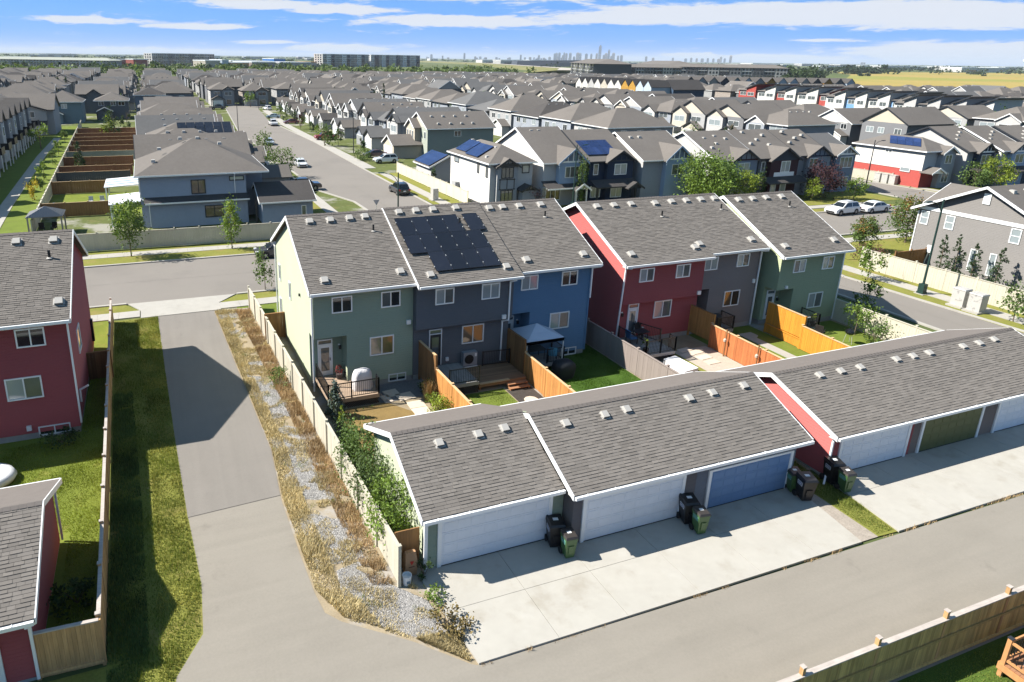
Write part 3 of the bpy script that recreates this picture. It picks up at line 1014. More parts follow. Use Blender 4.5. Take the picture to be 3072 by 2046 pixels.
wall_light(t, '-y', 36.15, 14.3, 2.35)
meter_box(t, '-y', 36.15, 16.0, 1.0, .2, .22)
downspout(t, [(20.1, 35.2, 6.1), (19.9, 35.62, 5.9), (19.9, 35.62, 3.4), (19.7, 36.05, 3.2), (19.7, 36.05, .5)])
meter_box(t, '-y', 35.72, 19.6, 3.5)
# solar panels: rows of portrait modules hugging the slope
pa = thing('solar_array', 'black solar panels on the charcoal townhouse roof', 'solar panels', (17, 38, 8))
pw, ph = 1.06, 1.725
ca, sa = math.cos(A2), math.sin(A2)
def sp(x, v, h): return (x, 35.27 + ca * v - sa * h, 6.33 + sa * v + ca * h)
pm = MB(); pm.use(solar_mat)
pm.box(.008, pw - .008, .008, ph - .008, 0, .035)
pm.use(black_metal); pm.box(0, pw, 0, .008, -.01, .037); pm.box(0, pw, ph - .008, ph, -.01, .037); pm.box(0, .008, .008, ph - .008, -.01, .037); pm.box(pw - .008, pw, .008, ph - .008, -.01, .037)
pmesh = pm.mesh('solar_panel')
cl = MB(); cl.use(clamp_mat); cl.box(-.02, .02, -.04, .04, 0, .05); cmesh = cl.mesh('clamp')
rows = [(1.0, 15.19, 4), (2.735, 14.12, 5), (4.47, 14.12, 4), (4.47, 18.82, 1)]
for (v, xs, n) in rows:
    for k in range(n):
        o = bpy.data.objects.new('solar_panel', pmesh); COL.objects.link(o); o.parent = pa
        o.location = Vector(sp(xs + k * (pw + .012), v, .12)) - ORG[pa.name]; o.rotation_euler = (A2, 0, 0)
    for k in range(n + 1):
        for dv in (.4, 1.3):
            o = bpy.data.objects.new('clamp', cmesh); COL.objects.link(o); o.parent = pa
            o.location = Vector(sp(xs + k * (pw + .012) - .006, v + dv, .125)) - ORG[pa.name]; o.rotation_euler = (A2, 0, 0)
    q = MB(); q.use(black_metal)
    for dv in (.4, 1.3): q.bar(sp(xs, v + dv, .06), sp(xs + n * (pw + .012), v + dv, .06), .05, .08)
    q.build('rail', pa)
# --- blue unit
t = thing('townhouse', 'blue townhouse at the right end of the nearer row', 'townhouse', (23.2, 42, 0))
unit_body(t, 20.22, 26.1, 36.2, 47.9, 6.42, YR1, ZR1, S_BLUE, recess=(20.22, 21.75, 1.1))
gable_x(t, 20.64, 26.62, 35.75, 6.42, 48.4, 6.42, YR1, ZR1, shing=300, rake=(0, 1))
for (x, y) in ((21.5, 36.65), (25.7, 36.65), (20.9 + .3, 41.5), (22.2, 41.5), (23.5, 41.5), (25.2, 41.5)): roof_vent(t, x, y, on1(y), A1)
vent_pipe(t, 24.9, 40.3, on1(40.3))
window(t, '-y', 36.2, 20.98, 22.18, 5.02, 5.99, glass_blind, g2=glass_blind)
window(t, '-y', 36.2, 23.92, 25.11, 5.02, 5.99, glass_warm, g2=glass_dark)
window(t, '-y', 36.2, 23.25, 24.71, 2.09, 3.23, glass_blind, g2=glass_mid)
window(t, '-y', 36.24, 24.3, 25.5, .05, .6, glass_dark)
door(t, '-y', 37.3, 20.4, 21.2, .62, 2.95)
wall_light(t, '-y', 37.3, 21.5, 2.45)
corner_boards(t, [(26.1, 36.2)], .3, 6.2, S_BLUE)
downspout(t, [(26.5, 35.66, 6.25), (26.16, 36.12, 6.05), (26.16, 36.12, 4.0)])
# front-side entry gables seen just above the ridges
for (x0, x1, nm) in ((14.6, 18.4, 'entry roof'),):
    pass

# --- further building: red, taupe, olive green
YR2 = 42.1
t = thing('townhouse', 'red townhouse left in the further row, its side wall sunlit', 'townhouse', (32.3, 42, 0))
unit_body(t, 28.95, 35.6, 36.2, 47.9, 6.05, YR2, 9.06, S_RED, low=36.5, split=3.1)
gable_x(t, 28.55, 35.95, 35.75, 6.05, 48.45, 6.05, YR2, 9.06, shing=300, rake=(1, 0))
A3 = math.atan2(9.06 - 6.05, YR2 - 35.75)
def on3(y): return 6.05 + (y - 35.75) * math.tan(A3)
for (x, y) in ((29.55, 36.7), (34.95, 36.75), (35.55, 37.0), (29.9, 41.5), (31.4, 41.5), (32.9, 41.5), (35.0, 41.4)): roof_vent(t, x, y, on3(y), A3)
vent_pipe(t, 34.6, 40.0, on3(40))
window(t, '-y', 36.2, 30.05, 31.23, 4.62, 5.58, glass_blind, g2=glass_mid)
window(t, '-y', 36.2, 33.1, 34.3, 4.62, 5.58, glass_blind, g2=glass_mid)
window(t, '-y', 36.5, 31.84, 33.32, 1.7, 2.97, glass_blind, g2=glass_mid)
door(t, '-y', 36.5, 29.64, 30.5, .6, 3.0)
wall_light(t, '-y', 36.5, 29.2, 2.3)
meter_box(t, '-y', 36.5, 31.0, .95, .2, .22)
meter_box(t, '-y', 36.2, 35.35, 3.2)
downspout(t, [(28.95, 35.66, 5.85), (28.85, 35.9, 5.8), (28.85, 36.15, 5.7), (28.85, 36.45, .4)])
t = thing('townhouse', 'taupe townhouse in the middle of the further row', 'townhouse', (38.4, 42, 0))
unit_body(t, 35.62, 41.05, 36.55, 47.9, 6.0, YR2, 8.9, S_BROWN, recess=(35.62, 36.65, 1.0), split=3.35)
gable_x(t, 35.97, 41.25, 36.1, 6.17, 48.45, 6.0, YR2, 9.03, shing=300, rake=(0, 1))
A4 = math.atan2(9.03 - 6.17, YR2 - 36.1)
for (x, y) in ((40.3, 37.0), (36.6, 41.5), (38.0, 41.5), (39.4, 41.5), (40.7, 41.5)): roof_vent(t, x, y, 6.17 + (y - 36.1) * math.tan(A4), A4)
vent_pipe(t, 40.4, 40.3, 6.17 + (40.3 - 36.1) * math.tan(A4))
window(t, '-y', 36.55, 35.86, 37.05, 4.78, 5.74, glass_blind, g2=glass_blind)
window(t, '-y', 36.55, 38.82, 39.96, 4.78, 5.74, glass_blind, g2=glass_dark)
window(t, '-y', 36.55, 38.1, 39.56, 1.8, 3.0, glass_warm, g2=glass_dark)
door(t, '-y', 37.55, 35.7, 36.4, .5, 2.8)
wall_light(t, '-y', 37.55, 36.5, 2.4)
downspout(t, [(41.15, 36.0, 5.95), (40.98, 36.45, 5.8), (40.98, 36.45, .1)])
meter_box(t, '-y', 36.55, 40.7, 3.4, .18, .3)
t = thing('townhouse', 'olive green end townhouse of the further row, beside the road', 'townhouse', (44.9, 41, 0))
unit_body(t, 41.75, 48.0, 35.3, 46.8, 5.75, 41.25, 8.98, S_OLIVE, recess=(41.75, 43.4, 1.1), split=3.05)
gable_x(t, 41.42, 48.4, 34.85, 5.75, 47.3, 5.75, 41.25, 8.98, shing=300)
A5 = math.atan2(8.98 - 5.75, 41.25 - 34.85)
def on5(y): return 5.75 + (y - 34.85) * math.tan(A5)
for (x, y) in ((42.35, 35.8), (47.3, 35.9), (42.4, 40.7), (43.8, 40.7), (45.2, 40.7), (46.8, 40.7)): roof_vent(t, x, y, on5(y), A5)
vent_pipe(t, 46.6, 39.6, on5(39.6))
window(t, '-y', 35.3, 43.0, 44.15, 4.28, 5.27, glass_mid, g2=glass_blind)
window(t, '-y', 35.3, 45.85, 47.0, 4.28, 5.27, glass_blind, g2=glass_mid)
window(t, '-y', 35.3, 45.05, 46.5, 1.3, 2.5, glass_blind, g2=glass_mid)
door(t, '-y', 36.4, 42.1, 42.9, .4, 2.7)
wall_light(t, '-y', 36.4, 43.2, 1.9)
meter_box(t, '-y', 35.3, 42.6, 3.15, .2, .2)
corner_boards(t, [(48.0, 35.3)], .1, 5.6)

# --- red house left of the lane
t = thing('townhouse', 'red house left of the lane, cut by the picture edge', 'townhouse', (-7.8, 42, 0))
unit_body(t, -16, -4.75, 36.2, 47.9, 6.45, YR1, 9.5, S_RED)
gable_x(t, -16.2, -4.48, 35.75, 6.45, 48.4, 6.45, YR1, 9.5, shing=300)
for (x, y) in ((-5.0, 36.9), (-5.4, 41.3), (-7.2, 41.35), (-9.2, 41.3)): roof_vent(t, x, y, 6.45 + (y - 35.75) * .484, math.atan(.484))
vent_pipe(t, -5.55, 40.0, 6.45 + (40 - 35.75) * .484, .07)
window(t, '-y', 36.2, -7.04, -5.74, 5.07, 6.05, glass_dark, g2=glass_dark)
window(t, '-y', 36.2, -7.83, -6.2, 2.3, 3.5, glass_blind, g2=glass_mid)
window(t, '-y', 36.24, -6.71, -5.22, .12, .66, glass_dark)
window(t, '+x', -4.75, 39.6, 40.9, 3.0, 4.4, glass_mid, split=0)
meter_box(t, '-y', 36.2, -7.1, .55, .22, .26)
downspout(t, [(-4.62, 35.66, 6.25), (-4.68, 36.1, 6.05), (-4.68, 36.1, .6)])
q = MB(); q.use(white_trim); q.tube((-4.70, 37.3, 1.2), (-4.70, 37.3, 1.9), .06); q.tube((-4.70, 37.3, 1.9), (-4.25, 37.3, 2.1), .06); q.build('exhaust_pipe', t)
q = MB(); q.use(black_metal); q.box(-4.75, -4.6, 47.0, 47.3, .8, 2.3); q.build('meter', t)

# ------------------------------------------------------------------ garages
def garage(name, label, x0, x1, yf, yb, ze, yr, zr, walls, doors, side=None, vents=(), over=.42, rake=(1, 1), gz=0.0, roofx=None):
    t = thing(name, label, 'garage', ((x0 + x1) / 2, (yf + yb) / 2, 0))
    ye, yeb = yf - over, yb + over
    s = (zr - ze) / (yr - ye)
    zt = ze + over * s - .15
    ztb = ze + over * s - .15
    for (a, b, m) in walls:
        q = MB(); q.use(m)
        q.slab([(a, yf, .12), (a, yb, .12), (a, yb, ztb), (a, yr, zr - .15), (a, yf, zt)], (b - a, 0, 0))
        q.build('wall', t)
    q = MB(); q.use(concrete_step); q.box(x0 + .02, x1 - .02, yf + .02, yb - .02, -.05, .12); q.build('foundation', t)
    rx = roofx or (x0 - .3, x1 + .3)
    gable_x(t, rx[0], rx[1], ye, ze, yeb, ze, yr, zr, shing=300, rake=rake, th=.12)
    for (a, b, h, m) in doors:
        garage_door(t, '-y', yf, a, b, h, m, z0=.1)
    a = math.atan(s)
    for (x, y) in vents:
        roof_vent(t, x, y, ze + (y - ye) * s, a, .8)
    # strap hangers on the gutter
    q = MB(); q.use(gutter_white)
    x = rx[0] + .6
    while x < rx[1]:
        q.box(x - .012, x + .012, ye - .11, ye + .05, ze - .012, ze + .002); x += 1.3
    q.build('gutter_straps', t)
    return t


g1 = garage('garage', 'green garage with white door, leftmost beside the leafy shrubs', 8.4, 14.42, 20.42, 27.05, 2.66, 23.72, 4.27, [(8.4, 14.42, S_GREEN)],
            [(9.02, 13.72, 2.12, garage_white)], vents=((9.9, 22.9), (11.7, 22.95), (12.75 + .2, 23.0)), rake=(1, 0), roofx=(8.08, 14.15))
corner_boards(g1, [(8.4, 20.42)], .1, 2.5)
downspout(g1, [(8.25, 19.92, 2.5), (8.32, 20.35, 2.35), (8.32, 20.35, .1)], .07)
g2 = garage('garage', 'grey and blue double garage with one white and one blue door', 14.46, 26.35, 19.76, 26.4, 2.72, 23.08, 4.36, [(14.46, 20.65, siding('dark_taupe', (.175, .145, .135))), (20.66, 26.35, siding('slate_grey', (.19, .195, .215)))],
            [(15.06, 19.86, 2.08, garage_white), (21.45, 26.0, 1.98, garage_blue)], vents=((15.55, 22.35), (17.55, 22.4), (18.75, 22.45), (22.2, 22.4), (23.6, 22.45), (26.0 - .45, 22.5)), rake=(1, 1), roofx=(14.16, 26.72))
corner_boards(g2, [(14.46, 19.76)], 2.2, 2.5)
g3 = garage('garage', 'long garage with red end wall and an olive door, right of the grass strip', 28.7, 47.0, 19.78, 26.4, 2.46, 23.4, 3.92, [(28.7, 34.35, S_RED), (34.36, 40.2, siding('brown', (.22, .165, .135))), (40.21, 47.0, siding('brown', (.22, .165, .135)))],
            [(29.35, 33.9, 1.98, garage_white), (35.05, 39.45, 1.95, garage_olive), (40.95, 45.4, 1.98, garage_white)],
            vents=((30.9, 22.75), (32.4, 22.75), (33.8, 22.75), (36.6, 22.8), (37.9, 22.8), (39.2, 22.8), (42.0, 22.8), (43.4, 22.8), (44.8, 22.85)), rake=(1, 1), roofx=(28.38, 47.3))
downspout(g3, [(28.5, 19.3, 2.3), (28.6, 19.7, 2.15), (28.6, 19.7, .5), (28.0, 19.3, .12)], .08)
g4 = garage('garage', 'red garage at the bottom left corner of the picture', -12, -4.9, 20.12, 27.0, 2.66, 23.55, 4.2, [(-12, -4.9, S_RED)], [(-11.2, -5.9, 2.1, garage_white)], vents=((-6.3, 23.0),), roofx=(-12.3, -4.6))
downspout(g4, [(-4.85, 19.65, 2.45), (-4.85, 20.05, 2.3), (-4.85, 20.05, .1)], .09)
downspout(g4, [(-4.62, 27.5, 2.5), (-4.82, 27.06, 2.35), (-4.82, 27.06, .1)], .08)


# ------------------------------------------------------------------ fences
_PK = {}


def fence(label, p0, p1, h, m, capm, post=2.44, board=.14, z0=.05, cap=.13, rails=None, rail_side=1, name='fence', posts_above=.12, single=True, postm=None, hz0=None, cat='fence', midrail=False, style='board'):
    """Board fence from p0 to p1: each board and post is a piece of its own (or one panel mesh when far away)."""
    p0 = Vector((*p0, 0)); p1 = Vector((*p1, 0)); L = (p1 - p0).length; d = (p1 - p0) / L
    rz = math.atan2(d.y, d.x)
    t = thing(name, label, cat, tuple(p0), rz, world=False)
    postm = postm or m
    bt = .022
    zz0 = z0 if hz0 is None else hz0
    n = max(1, round(L / board)); bw = L / n
    key = (round(bw, 4), h, zz0, m.name)
    if single:
        if key not in _PK:
            q = MB(); q.use(m); q.box(.003, bw - .003, -bt / 2, bt / 2, 0, h - zz0 - .03)
            _PK[key] = q.mesh('board')
        me = _PK[key]
        for k in range(n):
            o = bpy.data.objects.new('board', me); COL.objects.link(o); o.parent = t
            o.location = (k * bw, rng.uniform(-.004, .004), zz0)
    else:
        q = MB(); q.use(m)
        for k in range(n):
            q.tone = rng.random(); dy = rng.uniform(-.006, .006)
            q.box(k * bw + .004, (k + 1) * bw - .004, -bt / 2 + dy, bt / 2 + dy, zz0, h - .03)
        o = q.build('boards', t); o['kind'] = 'stuff'
    np_ = max(1, round(L / post))
    for k in range(np_ + 1):
        q = MB(); q.use(postm)
        x = L * k / np_
        q.box(x - .06, x + .06, -.03 - .09 * 0, .09, -.05, h + posts_above)
        if posts_above > .03:
            q.use(capm); q.box(x - .075, x + .075, -.045, .105, h + posts_above, h + posts_above + .03)
        q.build('post', t)
    q = MB(); q.use(capm)
    q.box(0, L, -cap / 2 + .01, cap / 2 + .01, h - .03, h + .012)
    q.build('cap_rail', t)
    for hz in (rails if rails is not None else (z0 + .12, h - .18)):
        q = MB(); q.use(m if style == 'board' else capm)
        a, b = sorted((rail_side * bt / 2, rail_side * (bt / 2 + .05)))
        q.box(0, L, a, b, hz - .045, hz + .045); q.build('rail', t)
    return t


fence('long cedar fence with grey cap along the left verge of the lane', (-2.95, 20.2), (-3.72, 52.4), 1.8, wood_cedar, wood_grey, rail_side=1, posts_above=.1)
fence('short cedar fence closing the corner by the bottom left garage', (-4.85, 20.1), (-2.95, 20.02), 1.8, wood_cedar, wood_grey, rail_side=-1, rails=(.2,), posts_above=.0)
fence('dark brown fence beside the left red house', (-4.7, 42.6), (-3.45, 42.6), 1.8, wood_brown, wood_brown, rail_side=1, posts_above=0)
fence('cream fence running down the gravel verge of the lane', (7.2, 20.0), (6.15, 52.2), 1.75, fence_cream, fence_cream, rail_side=-1, board=.16, posts_above=.1)
fence('brown gate panel beside the pale green end townhouse', (6.35, 45.5), (7.65, 45.5), 1.9, wood_brown, wood_brown, posts_above=0)
# yard dividers; each pair is a tall screen near the house and a lower run
fence('tall brown screen between the green and charcoal yards', (14.15, 36.1), (14.25, 33.75), 2.62, wood_brown, wood_tan, z0=.3, posts_above=0)
fence('lower orange fence between the green and charcoal yards', (14.3, 33.7), (14.4, 27.2), 1.78, wood_orange, wood_tan, posts_above=.06)
fence('tall dark brown screen between the charcoal and blue yards', (20.2, 36.1), (20.3, 34.15), 2.6, wood_brown, wood_brown, z0=.35, posts_above=0)
fence('lower orange fence between the charcoal and blue yards', (20.35, 34.1), (20.2, 26.6), 1.78, wood_orange, wood_tan, posts_above=.06)
fence('taupe fence on the right of the blue yard', (27.25, 37.6), (27.3, 26.8), 1.75, fence_grey, fence_grey, board=.2, posts_above=.1)
fence('taupe cross fence beside the blue townhouse', (26.15, 37.6), (27.2, 37.6), 1.75, fence_grey, fence_grey, board=.2, posts_above=0)
fence('tall honey brown screen between the red and taupe yards', (35.15, 36.5), (35.2, 34.3), 2.35, mat('fence_stained_honey', (.36, .19, .06), rough=.72, var=.08, scale=1.2, rnd=.14, grain=((14, 14, .9), .18)), wood_brown, z0=.35, posts_above=0)
fence('lower red stained fence between the red and taupe yards', (35.0, 34.2), (34.8, 27.1), 1.72, wood_red, wood_tan, posts_above=.06)
wood_amber = mat('fence_stained_amber', (.56, .24, .032), rough=.65, var=.07, scale=1.2, rnd=.10, grain=((14, 14, .9), .12))
fence('tall amber screen between the taupe and olive yards', (41.15, 35.2), (41.0, 32.0), 2.32, wood_amber, wood_tan, z0=.7, posts_above=0)
fence('low amber fence under the tall screen of the olive yard', (41.0, 35.1), (40.85, 32.05), .68, wood_amber, wood_amber, posts_above=0)
fence('lower amber fence between the taupe and olive yards', (40.75, 31.9), (40.45, 27.1), 1.72, wood_amber, wood_tan, posts_above=.06)
fence('cream fence on the road side of the olive yard', (48.05, 35.6), (48.0, 26.9), 1.75, fence_cream, fence_cream, board=.2, posts_above=.1, single=False)
fence('weathered fence with tall posts across the alley, bottom right', (13.3, 10.72), (29.0, 10.72), 1.8, wood_olive, wood_grey, post=2.87, rail_side=-1, rails=(.12, 1.0), posts_above=.28, postm=wood_cedar, cap=.16)
fence('cream panel fence along the road in front of the grey gabled house', (63.6, 45.0), (63.85, 22), 1.9, fence_cream, fence_cream, board=.2, posts_above=.12, single=False)
fence('cream fence along the far side of the near street', (-40, 75.2), (16.2, 72.9), 1.85, mat('fence_greige', (.50, .48, .40), rough=.7, var=.06, scale=1, grain=((8, 8, .5), .08)), fence_cream, board=.16, posts_above=.12, single=False)
fence('cream stepped fence beside the white house with dark trim', (39.4, 112.4), (39.6, 84.0), 1.8, mat('fence_pale', (.66, .60, .45), rough=.7, var=.05, scale=1), fence_cream, board=.2, posts_above=.1, single=False)
fence('cream fence by the red and white corner house', (113.4, 88), (114.2, 78.5), 1.7, fence_cream, fence_cream, board=.2, posts_above=.1, single=False)


# ------------------------------------------------------------------ decks and yard things
def deck(label, x0, x1, y0, y1, z, m, along='x', board=.14, skirt=None, parent=None, fascia=None):
    t = thing('deck', label, 'deck', ((x0 + x1) / 2, (y0 + y1) / 2, 0))
    n = int(((y1 - y0) if along == 'x' else (x1 - x0)) / board)
    for k in range(n):
        q = MB(); q.use(m); q.tone = rng.random()
        if along == 'x': q.box(x0, x1, y0 + k * board + .004, y0 + (k + 1) * board - .004, z - .035, z)
        else: q.box(x0 + k * board + .004, x0 + (k + 1) * board - .004, y0, y1, z - .035, z)
        q.build('plank', t)
    q = MB(); q.use(fascia or m)
    q.box(x0 + .02, x1 - .02, y0 + .01, y0 + .05, z - .22, z - .036)
    q.box(x0 + .01, x0 + .05, y0 + .06, y1, z - .22, z - .036); q.box(x1 - .05, x1 - .01, y0 + .06, y1, z - .22, z - .036)
    q.build('fascia', t)
    q = MB(); q.use(mat('lattice', (.06, .055, .05), rough=.9))
    if z > .5:
        k = x0 + .05
        while k < x1 - .1:
            q.bar((k, y0 + .06, .02), (min(k + .4, x1 - .03), y0 + .06, z - .22), .02, .035)
            q.bar((min(k + .4, x1 - .03), y0 + .09, .02), (k, y0 + .09, z - .22), .02, .035)
            k += .12
        q.build('lattice', t)
    q = MB(); q.use(wood_brown)
    for (x, y) in ((x0 + .15, y0 + .2), (x1 - .15, y0 + .2), (x0 + .15, y1 - .2), (x1 - .15, y1 - .2)): q.box(x - .07, x + .07, y - .07, y + .07, 0, z - .04)
    q.build('posts', t)
    return t


def railing(parent, pts, z, h=.95, m=None, step=.11):
    m = m or black_metal
    for a, b in zip(pts[:-1], pts[1:]):
        a = Vector((*a, z)); b = Vector((*b, z)); L = (b - a).length; d = (b - a) / L
        q = MB(); q.use(m)
        q.bar(a + Vector((0, 0, h)), b + Vector((0, 0, h)), .05, .05); q.bar(a + Vector((0, 0, .09)), b + Vector((0, 0, .09)), .04, .035)
        n = int(L / step)
        for k in range(1, n):
            p = a + d * (L * k / n); q.box(p.x - .009, p.x + .009, p.y - .009, p.y + .009, z + .1, z + h - .02)
        q.build('railing', parent)
        for p in (a, b):
            q = MB(); q.use(m); q.box(p.x - .035, p.x + .035, p.y - .035, p.y + .035, z, z + h + .05); q.build('railing_post', parent)


d1 = deck('raised deck with black railing behind the pale green townhouse', 7.95, 10.95, 34.0, 37.3, .62, mat('deck_boards_tan', (.36, .27, .20), rough=.8, var=.1, scale=3, attr=.12))
railing(d1, [(7.98, 37.0), (7.98, 34.05), (9.3, 34.05), (10.9, 34.05), (10.9, 34.5)], .62)
q = MB(); q.use(wood_tan); q.slab([(10.97, 34.1, .60), (11.5, 34.1, .04), (11.5, 33.95, .04), (10.97, 33.95, .60)], (0, -.03, 0)); q.build('stringer', d1)
d2 = deck('grey upper deck by the charcoal townhouse door', 14.95, 16.9, 33.3, 36.1, .75, wood_deck_grey, along='y')
railing(d2, [(14.98, 33.35), (16.87, 33.35)], .75)
d3 = deck('brown lower deck with steps behind the charcoal townhouse', 16.95, 20.15, 33.45, 36.1, .45, wood_deck)
q = MB(); q.use(wood_tan); q.box(17.0, 19.0, 33.38, 33.62, .452, .47); q.build('edge_board', d3)
for k, (ya, z) in enumerate(((33.1, .3), (32.82, .15))):
    q = MB(); q.use(mat('stair_tread', (.34, .17, .09), rough=.75, var=.1)); q.box(18.75, 20.1, ya, ya + .32, z - .05, z); q.box(18.78, 18.84, ya + .03, ya + .3, 0, z - .05); q.box(20.02, 20.08, ya + .03, ya + .3, 0, z - .05); q.build('step', d3)
railing(d3, [(18.3, 35.75), (20.1, 35.6)], .45)
d4 = deck('small deck with black railing under the blue canopy', 21.0, 23.55, 34.6, 36.15, .5, wood_deck_grey)
railing(d4, [(22.3, 34.65), (23.5, 34.65), (23.5, 36.1)], .5)
d5 = deck('deck with black railing behind the red townhouse', 28.9, 31.35, 33.35, 36.45, .6, wood_deck_grey)
railing(d5, [(28.93, 36.3), (28.93, 33.4), (30.1, 33.4), (31.3, 33.4), (31.3, 34.0)], .6)
railing(d5, [(30.7, 36.3), (31.3, 34.9)], .6)
d6 = deck('small deck with railing behind the taupe townhouse', 35.9, 38.1, 35.2, 36.5, .6, wood_deck_grey)
railing(d6, [(36.6, 35.25), (38.05, 35.25), (38.05, 36.45)], .6)
d7 = deck('small deck with railing behind the olive townhouse', 42.0, 44.6, 33.6, 35.25, .5, wood_deck_grey)
railing(d7, [(42.05, 33.65), (44.55, 33.65), (44.55, 35.2)], .5)

cover_white = mat('grill_cover_white', (.62, .60, .61), rough=.8, var=.05, scale=5, bump=.03, bscale=6)
# draped grill cover
q = MB(); q.use(cover_white)
def drape(q, c, prof, n=20, sx=1, sy=1, wob=.08, seed=1):
    r = random.Random(seed); ph = [r.random() * 6 for _ in range(4)]
    pts = []
    for (rad, h) in prof:
        for i in range(n):
            a = 2 * math.pi * i / n
            k = 1 + wob * (math.sin(5 * a + ph[0]) + .6 * math.sin(9 * a + ph[1] + h * 3)) * (1 if h < prof[-1][1] - .05 else .2)
            ca_, sa_ = math.cos(a), math.sin(a)
            sq = 1 / max(abs(ca_), abs(sa_)) ** .55
            pts.append((c[0] + rad * k * sq * ca_ * sx, c[1] + rad * k * sq * sa_ * sy, c[2] + h))
    m = len(prof)
    fs = [(j * n + i, j * n + (i + 1) % n, (j + 1) * n + (i + 1) % n, (j + 1) * n + i) for j in range(m - 1) for i in range(n)] + [tuple(range((m - 1) * n, m * n))]
    q.idx(pts, fs)
drape(q, (10.2, 35.0, .63), [(.62, 0), (.58, .35), (.54, .75), (.50, .95), (.42, 1.15), (.22, 1.22), (.03, 1.24)], sx=1.0, sy=.62)
q.top('grill_cover', 'white draped cover over a grill on the green townhouse deck', 'grill cover', smooth=True)
q = MB(); q.use(mat('grill_cover_black', (.022, .024, .028), rough=.55, var=.15, scale=4, bump=.02, bscale=8))
drape(q, (22.75, 33.45, .02), [(.55, 0), (.62, .3), (.66, .7), (.60, .95), (.45, 1.1), (.2, 1.15), (.03, 1.16)], sx=1.12, sy=.8, wob=.03, seed=5)
q.top('covered_grill', 'dark covered barbecue on the lush lawn of the blue yard', 'barbecue', smooth=True)
q = MB(); q.use(MATS['grill_cover_black'])
drape(q, (36.75, 35.75, .62), [(.5, 0), (.5, .5), (.5, .85), (.35, 1.05), (.03, 1.1)], sx=1.15, sy=.6, wob=.03, seed=8)
q.top('covered_grill', 'black covered barbecue on the taupe townhouse deck', 'barbecue', smooth=True)
# heat pump
t = thing('heat_pump', 'grey heat pump with round fan grille on the charcoal yard deck', 'heat pump', (17.4, 35.85, .55))
hp = mat('heat_pump_grey', (.30, .31, .33), rough=.5, var=.04)
q = MB(); q.use(hp); q.box(16.96, 17.9, 35.72, 36.08, .62, 1.5); q.build('casing', t)
q = MB(); q.use(black_metal)
for r_ in (.30, .24, .18, .12, .06):
    n = 24
    for i in range(n):
        a = 2 * math.pi * i / n; b = 2 * math.pi * (i + 1) / n
        q.bar((17.34 + r_ * math.cos(a), 35.70, 1.06 + r_ * math.sin(a)), (17.34 + r_ * math.cos(b), 35.70, 1.06 + r_ * math.sin(b)), .015, .015)
for i in range(8):
    a = math.pi * i / 4; q.bar((17.34, 35.705, 1.06), (17.34 + .31 * math.cos(a), 35.705, 1.06 + .31 * math.sin(a)), .012, .012)
q.build('fan_grille', t)
q = MB(); q.use(mat('fan_dark', (.03, .03, .032), rough=.7)); q.lathe((17.34, 35.715, 1.06), [(.29, -.006), (.29, 0)], 24, 'y'); q.build('fan_opening', t)
q = MB(); q.use(white_trim); q.box(17.72, 17.86, 35.715, 35.719, 1.2, 1.42); q.build('label_plate', t)
q = MB(); q.use(white_trim); q.bar((17.0, 35.65, .58), (17.9, 35.65, .58), .05, .05); q.bar((17.05, 35.65, .5), (17.05, 35.65, .6), .05, .05); q.bar((17.85, 35.65, .5), (17.85, 35.65, .6), .05, .05); q.build('stand', t)
# canopy
t = thing('canopy', 'blue grey pop up canopy behind the blue townhouse', 'canopy', (22.05, 35.6, 0))
cm = mat('canopy_fabric', (.52, .58, .68), rough=.75, var=.04, scale=2)
x0, x1, y0, y1, ze, zp = 20.7, 23.4, 34.55, 37.0, 2.18, 2.85
q = MB(); q.use(cm)
c = (x0 + x1) / 2, (y0 + y1) / 2, zp
cs = [(x0, y0, ze), (x1, y0, ze), (x1, y1, ze), (x0, y1, ze)]
for i in range(4):
    a, b = Vector(cs[i]), Vector(cs[(i + 1) % 4]); cc = Vector(c)
    for (f0, f1) in ((0, .5), (.5, 1)):
        pa_, pb_, pc_, pd_ = a.lerp(cc, f0), b.lerp(cc, f0), b.lerp(cc, f1), a.lerp(cc, f1)
        sag = Vector((0, 0, -.05)) if f0 == .5 else Vector((0, 0, 0)); sag2 = Vector((0, 0, -.05)) if f1 == .5 else Vector((0, 0, 0))
        q.poly([pa_ + sag, pb_ + sag, pc_ + sag2, pd_ + sag2])
    q.slab([a, b, b - Vector((0, 0, .22)), a - Vector((0, 0, .22))], (0, 0, 0.001))
q.build('fabric_roof', t)
for (x, y, *_z) in cs:
    q = MB(); q.use(white_trim); q.box(min(max(x, x0 + .04), x1 - .04) - .025, min(max(x, x0 + .04), x1 - .04) + .025, min(max(y, y0 + .04), y1 - .04) - .025, min(max(y, y0 + .04), y1 - .04) + .025, .02, ze - .02); q.build('leg', t)


def patio_table(label, x, y, z, w=.9, l=1.3, m=None):
    t = thing('patio_table', label, 'table', (x, y, z))
    q = MB(); q.use(m or mat('table_glass', (.08, .10, .11), rough=.15, spec=.8)); q.box(x - l / 2, x + l / 2, y - w / 2, y + w / 2, z + .68, z + .72); q.build('table_top', t)
    for (sx, sy) in ((-1, -1), (1, -1), (-1, 1), (1, 1)):
        q = MB(); q.use(black_metal); q.tube((x + sx * (l / 2 - .1), y + sy * (w / 2 - .1), z), (x + sx * (l / 2 - .1), y + sy * (w / 2 - .1), z + .68), .025); q.build('leg', t)


